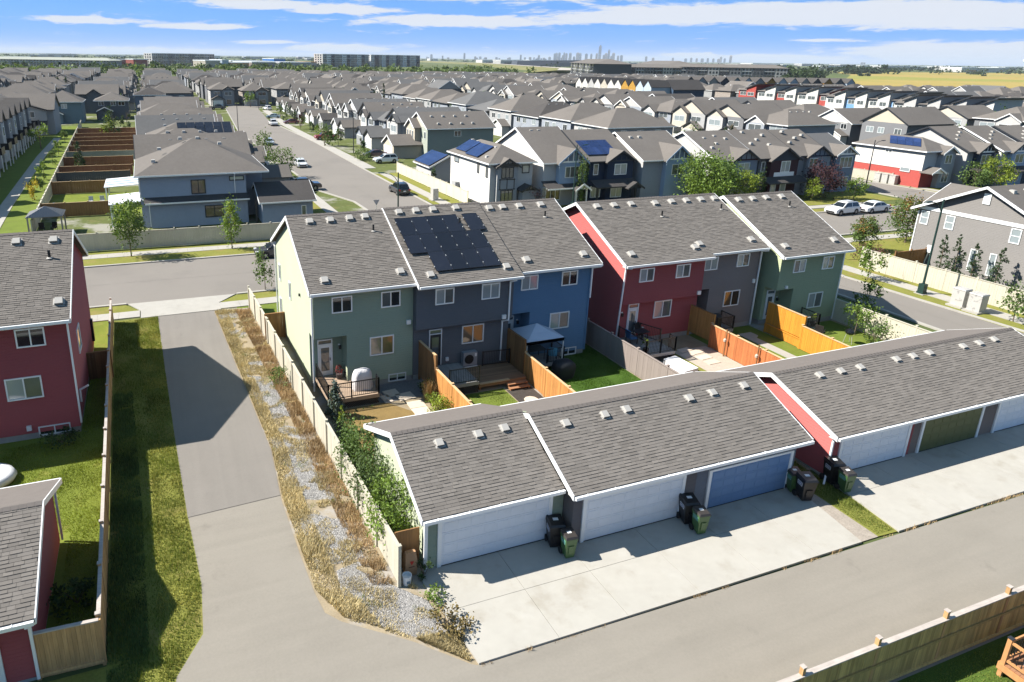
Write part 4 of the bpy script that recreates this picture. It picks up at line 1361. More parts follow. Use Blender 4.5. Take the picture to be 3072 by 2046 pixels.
def patio_chair(label, x, y, z, rz, m, cat='chair', group=None):
    t = thing('patio_chair', label, cat, (x, y, z), rz, group, world=False)
    q = MB(); q.use(m); q.box(-.27, .27, -.27, .27, .38, .46); q.build('seat', t)
    q = MB(); q.use(m); q.slab([(-.27, .24, .46), (.27, .24, .46), (.27, .36, 1.0), (-.27, .36, 1.0)], (0, .06, 0)); q.build('backrest', t)
    for sx in (-1, 1):
        q = MB(); q.use(black_metal); q.bar((sx * .26, -.25, 0), (sx * .26, -.25, .62), .03, .03); q.bar((sx * .26, .28, 0), (sx * .26, .28, .62), .03, .03); q.bar((sx * .26, -.27, .62), (sx * .26, .3, .62), .05, .03); q.build('frame', t)


patio_table('dark glass table under the blue canopy', 21.9, 35.6, .5)
patio_chair('patterned cushion chair under the blue canopy', 22.9, 35.0, .5, 2.6, mat('cushion_blue', (.12, .36, .52), rough=.9, var=.3, scale=9))
patio_table('low dark table on the red townhouse deck', 30.2, 35.6, .6, .7, 1.0, dark_trim)
patio_chair('dark wicker chair against the red townhouse railing', 30.55, 36.0, .6, .3, mat('wicker', (.035, .03, .028), rough=.9, var=.3, scale=20))
patio_chair('chair with blue cushion on the red townhouse deck', 29.35, 35.4, .6, 1.57, mat('cushion_bright', (.05, .22, .50), rough=.9, var=.1))
patio_table('cluttered pale table on the olive townhouse deck', 43.4, 34.3, .5, .8, 1.2, mat('table_pale', (.45, .47, .48), rough=.5))
patio_chair('dark chair by the olive townhouse deck', 44.0, 33.0, .02, 2.0, MATS['wicker'])
# white tarp covered planter and pavers in the red yard
q = MB(); q.use(mat('white_sheet', (.72, .73, .76), rough=.6, var=.02)); q.prism([(30.15, 33.05), (31.25, 33.25), (31.35, 31.2), (30.1, 31.0)], .02, .32); q.top('sandbox_cover', 'white flat cover on the ground of the red yard', 'cover')
pav = mat('pale_paver', (.58, .50, .41), rough=.85, var=.07, scale=3, rnd=.08)
def pavers(lst, label, z=.055):
    for i, (poly, lab) in enumerate(lst):
        q = MB(); q.use(pav); q.prism(poly, 0, z); q.top('paver', lab, 'paver', group=label)
def sq(x, y, a, b, r=0):
    c, s = math.cos(r), math.sin(r)
    return [(x + c * u - s * v, y + s * u + c * v) for u, v in ((-a / 2, -b / 2), (a / 2, -b / 2), (a / 2, b / 2), (-a / 2, b / 2))]
pavers([(sq(33.4, 32.9, .95, .6, .1), 'square stone paver in the middle of the red yard path'), (sq(33.35, 32.1, 1.0, .55, .05), 'square stone paver nearest the garage in the red yard'), (sq(32.55, 33.55, .9, .5, .2), 'stone paver furthest left in the red yard'),
        (sq(33.5, 33.75, .9, .55, .1), 'stone paver by the red stained fence'), (sq(33.0, 34.3, .95, .5, .1), 'shaded stone paver closest to the red townhouse')], 'stone pavers in the red yard')
pavers([(sq(12.85, 28.2 + k * .82, .95, .78), lab) for k, lab in enumerate(('path slab hidden nearest the garage in the green yard', 'second path slab from the garage in the green yard', 'third path slab from the garage in the green yard', 'fourth path slab from the garage in the green yard', 'fifth path slab from the garage in the green yard', 'sixth path slab from the garage in the green yard', 'seventh path slab from the garage in the green yard'))]
       + [(sq(12.6, 34.25, 1.0, .85, .1), 'path slab at the bend in the green yard'), (sq(11.95, 34.9, .85, .8, .1), 'path slab closest to the green townhouse wall'), (sq(11.45, 34.3, .5, .9, .1), 'path slab at the foot of the deck steps in the green yard')], 'path slabs in the green yard')
q = MB(); q.use(concrete_walk); q.prism([(38.6, 27.2), (39.35, 27.2), (39.45, 34.3), (39.9, 34.6), (39.9, 35.3), (38.7, 35.3)], 0, .06); q.struct('garden_path')
q = MB(); q.use(pav); q.lathe((19.35, 31.4, .0), [(.42, .02), (.42, .06), (.4, .065)], 10); q.top('stepping_stone', 'round stepping stone in the mulch of the charcoal yard', 'stepping stone')
# kettle barbecue
t = thing('kettle_barbecue', 'black kettle barbecue on legs in the olive yard', 'barbecue', (45.0, 31.5, 0))
q = MB(); q.use(mat('enamel_black', (.01, .01, .012), rough=.15, spec=.6)); q.lathe((45, 31.5, .62), [(.08, 0), (.25, .1), (.31, .22), (.31, .24), (.25, .38), (.1, .46), (.02, .47)], 16); q.build('bowl', t)
for i in range(3):
    a = i * 2.09 + .4
    q = MB(); q.use(clamp_mat); q.tube((45 + .2 * math.cos(a), 31.5 + .2 * math.sin(a), .7), (45 + .32 * math.cos(a), 31.5 + .32 * math.sin(a), 0), .02); q.build('leg', t)
# string-light posts in the red yard fence
for (x, y, lab) in ((34.75, 32.6, 'thin light pole on the red stained fence nearer the house'), (34.72, 29.9, 'thin light pole on the red stained fence nearer the garage')):
    t = thing('light_pole', lab, 'light pole', (x, y, 0)); q = MB(); q.use(wood_brown); q.box(x - .03, x + .03, y - .03, y + .03, 0, 1.95); q.build('pole', t)
    q = MB(); q.use(mat('lantern', (.45, .42, .36), rough=.6)); q.lathe((x - .06, y, 1.05), [(.03, 0), (.1, .06), (.11, .2), (.03, .28)], 8); q.build('lantern', t)
# flower pots on the green deck
def potted(label, x, y, z, cols, h=.55):
    t = thing('potted_plant', label, 'plant', (x, y, z))
    q = MB(); q.use(mat('pot_dark', (.06, .05, .05), rough=.7)); q.lathe((x, y, z), [(.14, 0), (.2, .3), (.2, .33)], 10); q.build('pot', t)
    leaf_cloud('foliage', t, (x, y, z + .33 + h / 2), (.26, .26, h / 2), 160, .08, cols)


# ------------------------------------------------------------------ wheelie bins
def make_bin(kind):
    m, lid, wd, h = (mat('bin_black', (.012, .012, .014), rough=.42, spec=.5, var=.1), mat('bin_black_lid', (.016, .016, .018), rough=.35, spec=.5), .62, 1.12) if kind == 'black' else (mat('bin_green', (.052, .115, .038), rough=.4, spec=.5, var=.08), mat('bin_lid_dark', (.045, .04, .038), rough=.35, spec=.5), .5, 1.02)
    t = thing('wheelie_bin', kind + ' bin', 'bin', (0, 0, 0), 0, 'wheelie bins by the garages', world=False)
    w = wd / 2; dp = w * 1.05
    q = MB(); q.use(m)
    q.hexa([(-w * .72, -dp * .72, .04), (w * .72, -dp * .72, .04), (w * .72, dp * .8, .12), (-w * .72, dp * .8, .12)], [(-w, -dp, h - .1), (w, -dp, h - .1), (w, dp, h - .04), (-w, dp, h - .04)])
    q.box(-w * 1.04, w * 1.04, -dp * 1.04, dp * 1.02, h - .12, h - .07)
    q.hexa([(-w * .4, -dp * .93, .25), (w * .4, -dp * .93, .25), (w * .4, -dp * .8, .25), (-w * .4, -dp * .8, .25)], [(-w * .45, -dp * 1.03, .62), (w * .45, -dp * 1.03, .62), (w * .45, -dp * .9, .62), (-w * .45, -dp * .9, .62)])
    q.build('body', t)
    q = MB(); q.use(lid)
    q.hexa([(-w * 1.06, -dp * 1.12, h - .07), (w * 1.06, -dp * 1.12, h - .07), (w * 1.06, dp * 1.05, h - .03), (-w * 1.06, dp * 1.05, h - .03)], [(-w * .9, -dp * .95, h + .02), (w * .9, -dp * .95, h + .02), (w * .98, dp * 1.02, h + .07), (-w * .98, dp * 1.02, h + .07)])
    q.build('lid', t)
    q = MB(); q.use(lid); q.tube((-w * .8, dp * 1.18, h - .04), (w * .8, dp * 1.18, h - .04), .022); q.bar((-w * .8, dp, h - .06), (-w * .8, dp * 1.2, h - .04), .04, .04); q.bar((w * .8, dp, h - .06), (w * .8, dp * 1.2, h - .04), .04, .04); q.build('handle', t)
    for sx in (-1, 1):
        q = MB(); q.use(pipe_black); q.lathe((sx * w * .85 - .04, dp * .82, .14), [(.14, 0), (.145, .02), (.145, .06), (.14, .08)], 14, 'x'); q.build('wheel', t)
    q = MB(); q.use(white_trim); q.slab([(-w * .35, -dp * .1, h + .047), (w * .35, -dp * .1, h + .047), (w * .35, dp * .35, h + .062), (-w * .35, dp * .35, h + .062)], (0, 0, .003)); q.build('lid_sticker', t)
    # side number plate: pale frame with darker field and light bars
    fr, fd = (mat('sticker_white', (.7, .72, .74), rough=.5), mat('sticker_navy', (.03, .05, .16), rough=.5)) if kind == 'black' else (mat('sticker_mint', (.20, .42, .36), rough=.5), mat('sticker_teal', (.04, .16, .13), rough=.5))
    q = MB()
    zs = h * .74
    xk = -w * .91
    q.use(fr); q.box(xk - .02, xk - .012, -.17, .17, zs - .09, zs + .09)
    q.use(fd); q.box(xk - .023, xk - .02, -.145, .145, zs - .065, zs + .065)
    q.use(fr)
    for k in range(5): q.box(xk - .026, xk - .023, -.11 + k * .05, -.085 + k * .05, zs - .04, zs + .035)
    q.build('side_sticker', t)
    return t


bins = {}
for kind, x, y, rz, lab in (('black', 13.86, 20.02, 0.0, 'black bin between the green garage and the white door beside it'), ('green', 14.02, 19.25, .15, 'green bin at the corner of the green and taupe garages'),
                            ('black', 20.02, 19.35, 0.0, 'black bin between the white and the blue garage doors'), ('green', 20.02, 18.62, .1, 'green bin between the white and the blue garage doors'),
                            ('green', 26.2, 19.5, -.05, 'green bin right of the blue garage door'), ('black', 26.2, 18.85, -.05, 'black bin right of the blue garage door, nearest the gravel strip'),
                            ('black', 28.55, 19.38, 0.0, 'black bin against the red garage wall'), ('green', 28.5, 18.65, .1, 'green bin in front of the red garage')):
    if kind not in bins:
        bins[kind] = make_bin(kind); o = bins[kind]
    else:
        o = copy_tree(bins[kind])
    o['label'] = lab
    o.location = (x, y, .09); o.rotation_euler = (0, 0, rz - .25)

# paper bag and bucket at the fence end
t = thing('yard_waste_bag', 'brown paper yard waste bag at the cream fence end', 'paper bag', (7.8, 20.55, 0))
paper = mat('kraft_paper', (.38, .225, .125), rough=.85, var=.08, scale=6)
q = MB(); q.use(paper)
q.idx([(7.58, 20.38, .02), (8.02, 20.38, .02), (8.02, 20.72, .02), (7.58, 20.72, .02), (7.55, 20.34, .6), (8.05, 20.35, .6), (8.04, 20.74, .6), (7.56, 20.74, .6), (7.60, 20.45, 1.0), (8.0, 20.44, 1.03), (7.99, 20.62, 1.04), (7.61, 20.64, .99)],
      [(0, 1, 5, 4), (1, 2, 6, 5), (2, 3, 7, 6), (3, 0, 4, 7), (4, 5, 9, 8), (5, 6, 10, 9), (6, 7, 11, 10), (7, 4, 8, 11), (8, 9, 10, 11)])
q.build('paper_sack', t)
q = MB(); q.use(mat('print_red', (.50, .04, .03), rough=.7)); q.poly([(7.72, 20.333, .72), (7.80, 20.338, .52), (7.90, 20.333, .70)])
q.use(mat('print_brown', (.16, .08, .05), rough=.8)); q.poly([(7.68, 20.345, .42), (7.92, 20.345, .42), (7.92, 20.343, .47), (7.68, 20.343, .47)]); q.build('printed_mark', t)
t = thing('bucket', 'white bucket standing by the cream fence end', 'bucket', (7.5, 20.05, 0))
q = MB(); q.use(white_trim); q.lathe((7.5, 20.05, .02), [(.15, 0), (.18, .36), (.19, .37), (.19, .40), (.165, .40), (.15, .3)], 14); q.build('pail', t)
q = MB(); q.use(mat('bucket_label', (.12, .2, .28), rough=.6)); q.box(7.44, 7.56, 19.878, 19.884, .14, .25); q.build('bucket_label', t)
q = MB(); q.use(wood_brown); q.box(7.3, 8.3, 20.85, 20.9, .05, 1.75); q.top('gate_panel', 'brown wooden gate between the cream fence and the green garage', 'gate')

# utility boxes near the right-hand road
for (x, y, lab) in ((60.9, 34.1, 'marble patterned utility cabinet nearer the lamp post'), (60.75, 32.75, 'marble patterned utility cabinet farther from the lamp post')):
    t = thing('utility_cabinet', lab, 'utility box', (x, y, 0), group='paired utility cabinets')
    mm = mat('marble_wrap', (.44, .43, .41), rough=.5, var=.05, scale=2, blot=[((.22, .215, .21), 3.5, .55, .63, .7)])
    q = MB(); q.use(mm); q.box(x - .42, x + .42, y - .48, y + .48, .18, 1.5); q.build('cabinet', t)
    q = MB(); q.use(mm); q.hexa([(x - .46, y - .52, 1.5), (x + .46, y - .52, 1.5), (x + .46, y + .52, 1.5), (x - .46, y + .52, 1.5)], [(x - .42, y - .47, 1.6), (x + .42, y - .47, 1.6), (x + .42, y + .47, 1.6), (x - .42, y + .47, 1.6)]); q.build('lid', t)
    q = MB(); q.use(concrete_walk); q.box(x - .75, x + .75, y - .6, y + .6, 0, .18); q.build('plinth', t)
t = thing('utility_cabinet', 'pale utility cabinet on the verge of the side street', 'utility box', (36.4, 88.0, 0))
q = MB(); q.use(mm); q.box(36.0, 36.8, 87.5, 88.5, .15, 1.7); q.build('cabinet', t)
q = MB(); q.use(concrete_walk); q.box(35.8, 37, 87.3, 88.7, 0, .15); q.build('plinth', t)
for k, lab in enumerate(('left utility pedestal by the red and white corner house', 'middle utility pedestal by the red and white corner house', 'right utility pedestal by the red and white corner house')):
    t = thing('utility_cabinet', lab, 'utility box', (113.9, 80.6 - k * 1.3, 0)); q = MB(); q.use(mm); q.box(113.5, 114.3, 80.1 - k * 1.3, 81.1 - k * 1.3, .05, 1.5); q.build('cabinet', t)
    q = MB(); q.use(mm); q.box(113.45, 114.35, 80.05 - k * 1.3, 81.15 - k * 1.3, 1.5, 1.58); q.build('lid', t)


# ------------------------------------------------------------------ street lamps
lamp_green = mat('lamp_green', (.018, .045, .040), rough=.45, var=.08)
def street_lamp(label, x, y, h, adir, m=None, base=True):
    m = m or lamp_green
    t = thing('street_lamp', label, 'street lamp', (x, y, 0), adir, 'street lamps', world=False)
    if base:
        q = MB(); q.use(m); q.box(-.24, .24, -.24, .24, .1, .95); q.box(-.28, .28, -.28, .28, .1, .25); q.build('base_box', t)
        q = MB(); q.use(concrete_walk); q.box(-.4, .4, -.4, .4, 0, .1); q.build('footing', t)
    q = MB(); q.use(m); q.tube((0, 0, .1), (0, 0, h), .10, .065, 10); q.build('pole', t)
    q = MB(); q.use(m)
    pts = [(0, 0, h - 1.1), (.35, 0, h - .55), (.8, 0, h - .25), (1.6, 0, h - .12)]
    for a, b in zip(pts[:-1], pts[1:]): q.tube(a, b, .035, .035, 8)
    q.build('arm', t)
    q = MB(); q.use(m); q.hexa([(1.5, -.14, h - .17), (2.2, -.11, h - .14), (2.2, .11, h - .14), (1.5, .14, h - .17)], [(1.5, -.1, h - .05), (2.15, -.08, h - .07), (2.15, .08, h - .07), (1.5, .1, h - .05)])
    q.use(glass_blind); q.box(1.7, 2.1, -.08, .08, h - .185, h - .165); q.build('lamp_head', t)
    return t


street_lamp('green street lamp on the road in front of the grey gabled house', 61.1, 37.3, 8.3, math.pi)
street_lamp('green street lamp at the corner behind the charcoal townhouse roof', 24.2, 68.6, 7.4, 2.6)
street_lamp('green street lamp in front of the white townhouse and the dark blue one', 51.6, 76.9, 8.5, .3)
street_lamp('dark street lamp at the corner street by the fenced lawn', 104.0, 75.3, 7.8, 0.0, dark_trim, False)
street_lamp('dark street lamp on the left kerb of the long side street', 22.0, 188, 9.7, 0.0, dark_trim, False)
street_lamp('dark street lamp on the right kerb of the long side street', 38.9, 137.8, 8.4, math.pi, dark_trim, False)
street_lamp('dark street lamp far up the long side street', 38.9, 265, 7.0, math.pi, dark_trim, False)
t = thing('yield_sign', 'back of a triangular yield sign at the side street corner', 'sign', (24.6, 77.5, 0))
q = MB(); q.use(clamp_mat); q.tube((24.6, 77.5, 0), (24.6, 77.5, 2.1), .03); q.build('post', t)
q = MB(); q.use(mat('sign_back', (.42, .42, .46), rough=.4, metal=.3)); q.slab([(24.2, 77.5, 2.75), (25.0, 77.5, 2.75), (24.6, 77.5, 2.05)], (0, .02, 0)); q.build('plate', t)

# inflatable pool at the left edge, cedar deck at the right edge
t = thing('paddling_pool', 'white and turquoise inflatable pool at the left picture edge', 'pool', (-9.3, 32.6, 0))
q = MB(); q.use(mat('pool_vinyl_white', (.66, .68, .70), rough=.3)); n = 28; ring = []
for i in range(n):
    a = 2 * math.pi * i / n
    for j in range(8):
        b = 2 * math.pi * j / 8; rr_ = 1.0 + .2 * math.cos(b); ring.append((-9.3 + rr_ * 1.75 * math.cos(a), 32.6 + rr_ * 1.1 * math.sin(a), .25 + .25 * math.sin(b)))
q.idx(ring, [(i * 8 + j, ((i + 1) % n) * 8 + j, ((i + 1) % n) * 8 + (j + 1) % 8, i * 8 + (j + 1) % 8) for i in range(n) for j in range(8)]); q.build('ring', t, smooth=True)
q = MB(); q.use(mat('pool_water', (.05, .36, .44), rough=.1, spec=.6)); q.lathe((-9.3, 32.6, .2), [(1.0, 0), (1.0, .06)], 24, sx=1.6, sy=1.0); q.build('water', t)
cedar_new = mat('cedar_post_new', (.50, .25, .105), rough=.7, var=.08, scale=2, grain=((10, 10, .8), .1))
t = thing('cedar_deck', 'orange cedar deck corner at the bottom right picture edge', 'deck', (26, 8, 0))
for k in range(26):
    q = MB(); q.use(MATS['stair_tread']); q.tone = rng.random(); q.box(24.15, 29.5, 6.0 + k * .142, 6.135 + k * .142, .5, .535); q.build('plank', t)
q = MB(); q.use(cedar_new); q.box(24.1, 24.14, 5.98, 9.72, .28, .5); q.box(24.15, 29.5, 9.70, 9.74, .28, .5); q.build('fascia', t)
for (x, y) in ((24.2, 9.62), (24.2, 7.4), (26.8, 9.62)):
    q = MB(); q.use(cedar_new); q.box(x - .06, x + .06, y - .06, y + .06, 0, 1.5); q.use(dark_trim); q.box(x - .075, x + .075, y - .075, y + .075, 1.5, 1.54); q.build('post', t)
for (a, b) in (((24.2, 9.56), (24.2, 5.8)), ((24.26, 9.62), (29.5, 9.62))):
    for z in (.68, 1.38): q = MB(); q.use(cedar_new); q.bar((*a, z), (*b, z), .05, .09); q.build('rail', t)
    L = (Vector(b) - Vector(a)).length; q = MB(); q.use(black_metal)
    for k in range(1, int(L / .13)): p = Vector(a).lerp(Vector(b), k * .13 / L); q.box(p.x - .01, p.x + .01, p.y - .01, p.y + .01, .7, 1.36)
    q.build('balusters', t)
q = MB(); q.use(mat('post_slate', (.20, .25, .31), rough=.5)); q.tube((24.75, 9.3, .535), (25.0, 9.4, 2.1), .06); q.use(white_trim); q.box(24.9, 25.1, 9.3, 9.5, 2.1, 2.16); q.top('umbrella_post', 'slate grey post with white cap on the cedar deck', 'post')


# ------------------------------------------------------------------ vegetation
def leaves_np(n, center, radii, leaf, seed=0, clumps=None, up=.25, surf=.55, shape='ell', flat=1.0):
    """Random leaf quads gathered in clumps through an ellipsoid, a cone or a column."""
    r = np.random.default_rng(seed)
    k = clumps or max(6, n // 45)
    def pts(m):
        d = r.normal(size=(m, 3)); d /= np.linalg.norm(d, axis=1)[:, None]
        rad = r.random(m) ** (1 / 3.0)
        rad = np.where(r.random(m) < surf, .72 + .3 * r.random(m), rad)
        p = d * rad[:, None]
        if shape == 'cone':
            h = r.random(m) ** 1.35
            a = r.random(m) * 2 * np.pi
            rr = (1 - h) * (.35 + .65 * np.sqrt(r.random(m)))
            p = np.stack([rr * np.cos(a), rr * np.sin(a), h * 2 - 1], 1)
        return p
    cc = pts(k)
    cs = .12 + .16 * r.random(k)
    which = r.integers(0, k, n)
    if shape == 'cone': cs *= .5
    p = cc[which] + r.normal(size=(n, 3)) * cs[which][:, None]
    ctr = p * np.array(radii) + np.array(center)
    a = r.normal(size=(n, 3)); a /= np.linalg.norm(a, axis=1)[:, None]
    nn = r.normal(size=(n, 3)) + np.array([0, 0, up * 3]); nn -= (nn * a).sum(1)[:, None] * a
    nn /= np.linalg.norm(nn, axis=1)[:, None]
    b = np.cross(nn, a)
    s = leaf * (.6 + .8 * r.random(n))[:, None]
    v = np.stack([ctr - a * s * .5, ctr + b * s * .32 * flat, ctr + a * s * .5, ctr - b * s * .32 * flat], 1).reshape(-1, 3)
    tone = np.clip(.5 + r.normal(size=n) * .2 + (r.random(k) - .5)[which] * .5, 0, 1)
    return v, tone


def leaf_cloud(name, parent, center, radii, n, leaf, m, seed=None, **kw):
    seed = seed if seed is not None else rng.randrange(1 << 30)
    v, tone = leaves_np(n, center, radii, leaf, seed, **kw)
    if parent is not None: v = v - np.array(ORG.get(parent.name, (0, 0, 0)))
    me = np_mesh(name, v, np.arange(len(v)), [4] * (len(v) // 4), [m], None, tone)
    return new_obj(name, me, parent)


def trunk_mesh(q, x, y, h, r, limbs=5, spread=.5, seed=1, top=.75):
    rr = random.Random(seed)
    p = Vector((x, y, -.05)); pts = [p]
    for k in range(1, 5):
        p = Vector((x + rr.uniform(-.03, .03) * h * k / 4, y + rr.uniform(-.03, .03) * h * k / 4, h * top * k / 4)); pts.append(p)
    for k in range(4): q.tube(pts[k], pts[k + 1], r * (1 - k * .2), r * (1 - (k + 1) * .2), 7, caps=(k == 3))
    for k in range(limbs):
        b = pts[2].lerp(pts[4], rr.random()); a = rr.random() * 6.28
        q.tube(b, b + Vector((math.cos(a) * spread, math.sin(a) * spread, h * rr.uniform(.12, .3))), r * .4, r * .12, 5, caps=False)


def tree(label, x, y, h, cr, m, n=700, leaf=.2, base=.3, tr=.09, seed=1, shape='ell', cat='tree', name='tree', surf=.55, clumps=None, group=None, m2=None, bm=None, sq=1.0):
    t = thing(name, label, cat, (x, y, 0), group=group)
    q = MB(); q.use(bm or bark); trunk_mesh(q, x, y, h, tr, 5, cr * .6, seed); q.build('trunk', t)
    zc = h * (base + 1) / 2; rz = h * (1 - base) / 2
    leaf_cloud('crown', t, (x, y, zc), (cr, cr * sq, rz), n, leaf, m, seed, shape=shape, surf=surf, clumps=clumps)
    if m2 is not None:
        leaf_cloud('crown', t, (x, y, zc + rz * .35), (cr * .9, cr * .9 * sq, rz * .7), n // 3, leaf, m2, seed + 5, shape=shape, surf=.9, clumps=clumps)
    return t


def shrub(label, x, y, r, h, m, n=400, leaf=.1, seed=1, name='shrub', cat='shrub', z=0.0, sq=1.0, shape='ell', stems=True):
    t = thing(name, label, cat, (x, y, z))
    if stems:
        q = MB(); q.use(bark)
        rr = random.Random(seed)
        for k in range(5):
            a = rr.random() * 6.28; q.tube((x, y, z), (x + r * .5 * math.cos(a), y + r * .5 * math.sin(a) * sq, z + h * .7), .02, .008, 4, False)
        q.build('stem', t)
    leaf_cloud('foliage', t, (x, y, z + h * .52), (r, r * sq, h * .5), n, leaf, m, seed, shape=shape)
    return t


# street trees
tree('young leafy street tree in front of the far cream fence, left one', -2.68, 70.6, 5.5, 1.45, leaf_mid, 1900, .22, .22, .07, 3, m2=leaf_light)
tree('slim street tree in front of the pale blue grey house corner', 6.9, 70.5, 4.9, .95, leaf_light, 1200, .2, .2, .06, 4, m2=leaf_lime)
tree('thin young tree beside the pale green townhouse on the near kerb', 8.0, 56.4, 3.9, .75, leaf_mid, 650, .18, .2, .04, 5)
tree('round reddish green tree on the corner lawn by the grey gabled house', 69.4, 49.2, 3.7, 1.2, leaf_mid, 1700, .2, .2, .07, 6, m2=leaf_autumn)
tree('slender young tree on the verge before the cream panel fence', 60.5, 41.8, 3.5, .95, leaf_light, 800, .2, .22, .05, 7)
tree('young tree on the verge at the right picture edge', 61.2, 30.3, 3.0, .95, leaf_mid, 800, .2, .25, .05, 8)
tree('orange topped tree against the corner of the grey gabled house', 77.4, 50.2, 5.0, 1.7, leaf_mid, 2200, .22, .12, .09, 9, m2=leaf_autumn)
tree('large round tree in front of the houses across the street', 70.5, 79.0 - 5.5, 6.6, 3.6, leaf_light, 5200, .30, .18, .13, 10, m2=leaf_mid)
tree('lighter green tree right of the large round one across the street', 76.2, 72.4, 4.6, 1.7, leaf_lime, 1500, .26, .15, .08, 110)
tree('purple leaved tree before the dark maroon house', 91.0, 72.4, 5.2, 2.3, leaf_purple, 2600, .26, .12, .1, 11)
tree('small bright green tree left of the purple one', 88.2, 71.5, 3.2, 1.15, leaf_lime, 1000, .22, .2, .05, 12)
tree('small light green tree right of the purple one', 95.0, 70.2, 3.3, 1.3, leaf_light, 1000, .22, .2, .05, 13)
tree('narrow columnar tree before the pale blue fronted house', 53.2, 77.6, 6.4, .75, leaf_mid, 1700, .22, .1, .07, 14, sq=1.0)
tree('slim columnar tree between the grey and maroon house fronts', 78.9, 72.2, 4.6, .6, leaf_dark, 800, .2, .08, .06, 15)
tree('bright lime tree beside the grey white house on the right', 124.2, 69.0, 5.2, 2.2, leaf_lime, 1600, .3, .15, .1, 16)
tree('dark olive tree left of the lime one on the right', 120.8, 70.0, 4.2, 1.8, leaf_mid, 1200, .3, .15, .1, 17)
tree('tall dark tree at the right edge behind the townhouses', 205, 116, 8.5, 2.2, leaf_dark, 1300, .5, .05, .15, 18)
tree('green tree beside the driveway of the second left house', 19.2, 128.0, 5.4, 2.0, leaf_mid, 1300, .3, .1, .1, 19)
tree('green tree nearer along the left driveways', 19.8, 113.0, 5.0, 2.1, leaf_mid, 1300, .3, .08, .1, 20)
tree('small tree in the olive yard by the road fence', 46.8, 32.4, 2.6, .9, leaf_light, 650, .16, .2, .04, 21)
tree('leafy sapling rising above the road fence of the olive yard', 49.6, 33.9, 3.4, .8, leaf_mid, 650, .2, .25, .04, 22)
for k, (x, y, h, m) in enumerate(((39.0, 150.5, 3.6, leaf_mid), (39.2, 168.5, 3.4, leaf_light), (40.0, 181, 3.0, leaf_dark), (41.5, 141, 2.6, leaf_dark), (38.8, 190, 4.2, leaf_purple), (41.5, 200, 2.8, leaf_light), (42, 213, 3.4, leaf_mid), (41, 233, 3.5, leaf_mid))):
    tree('front garden tree number %s from the near end, right side of the long side street' % ('one', 'two', 'three', 'four', 'five', 'six', 'seven', 'eight')[k], x, y, h, h * .33, m, 420, .3, .15, .06, 30 + k, group='front garden trees on the side street')
for k, (x, y, h) in enumerate(((-15.2, 104, 3.0), (-15.4, 112, 2.4), (-15.9, 121, 2.7), (-16.4, 138, 2.4), (-16.8, 152, 2.6), (-17.4, 172, 2.8))):
    tree('young tree number %s on the strip beside the footpath, left side' % ('one', 'two', 'three', 'four', 'five', 'six')[k], x, y, h, .8, (leaf_light, leaf_mid)[k % 2] if k else leaf_yellow, 380, .25, .15, .05, 50 + k, group='young trees by the footpath')
tree('dense conical evergreen in a fenced yard on the left', -11.5, 131, 4.6, 1.3, leaf_conifer, 900, .3, .0, .1, 61, shape='cone')
tree('pale green tree among the brown fences on the left', -9.2, 186, 4.4, 1.3, leaf_lime, 500, .35, .1, .08, 62)
# spiky weeping spruces by the grey gabled house
for k, (y, h, lab) in enumerate(((41.0, 3.6, 'first weeping spruce from the lamp post by the grey gabled house'), (39.7, 3.9, 'second weeping spruce from the lamp post by the grey gabled house'), (38.2, 3.6, 'third weeping spruce from the lamp post by the grey gabled house'), (36.2, 3.7, 'fourth weeping spruce from the lamp post by the grey gabled house'))):
    t = thing('weeping_spruce', lab, 'tree', (68.9, y, 0)); q = MB(); q.use(bark); q.tube((68.9, y, 0), (68.9, y + .1, h * .95), .06, .02, 6); q.build('trunk', t)
    rr = np.random.default_rng(k); vs = []; tn = []
    for j in range(11):
        f = j / 10; zc = .25 + (h - .35) * f; rad = (.62 * (1 - f) + .12) * (.8 + .5 * rr.random()); a = rr.random() * 6.28
        v, to = leaves_np(70, (68.9 + .18 * math.cos(a), y + .18 * math.sin(a), zc), (rad, rad, .24), .16, 100 + k * 20 + j, clumps=6); vs.append(v); tn.append(to)
    v = np.concatenate(vs) - np.array(t.location); me = np_mesh('crown', v, np.arange(len(v)), [4] * (len(v) // 4), [leaf_conifer], None, np.concatenate(tn)); new_obj('crown', me, t)
# dark red and silver shrubs at the grey house corner
shrub('dark red bushy shrub on the corner lawn by the grey gabled house', 67.2, 46.6, 1.5, 1.6, mat('leaves_maroon', (.10, .04, .035), rough=.7, var=.2, scale=2, attr=.5), 900, .16, 71)
shrub('silvery low shrub at the foot of the grey gabled house', 67.8, 44.3, 1.2, .9, leaf_spruce, 500, .14, 72)
shrub('small yellow shrub on the corner lawn', 70.2, 48.2, .8, .9, leaf_yellow, 250, .16, 73)
shrub('pinkish bush at the porch of the white house with dark trim', 47.3, 78.6, 1.1, 2.6, mat('leaves_pink', (.16, .07, .075), rough=.7, var=.2, scale=2, attr=.5), 420, .16, 74)
shrub('small conifer beside the solar roofed garage', 48.6 - 8.0 + .4, 99.5, .9, 3.2, leaf_conifer, 500, .22, 75, shape='cone')
shrub('rounded bush beside the parked white vehicle on the driveway', 37.9, 128.3, 1.6, 2.4, leaf_mid, 700, .26, 76)
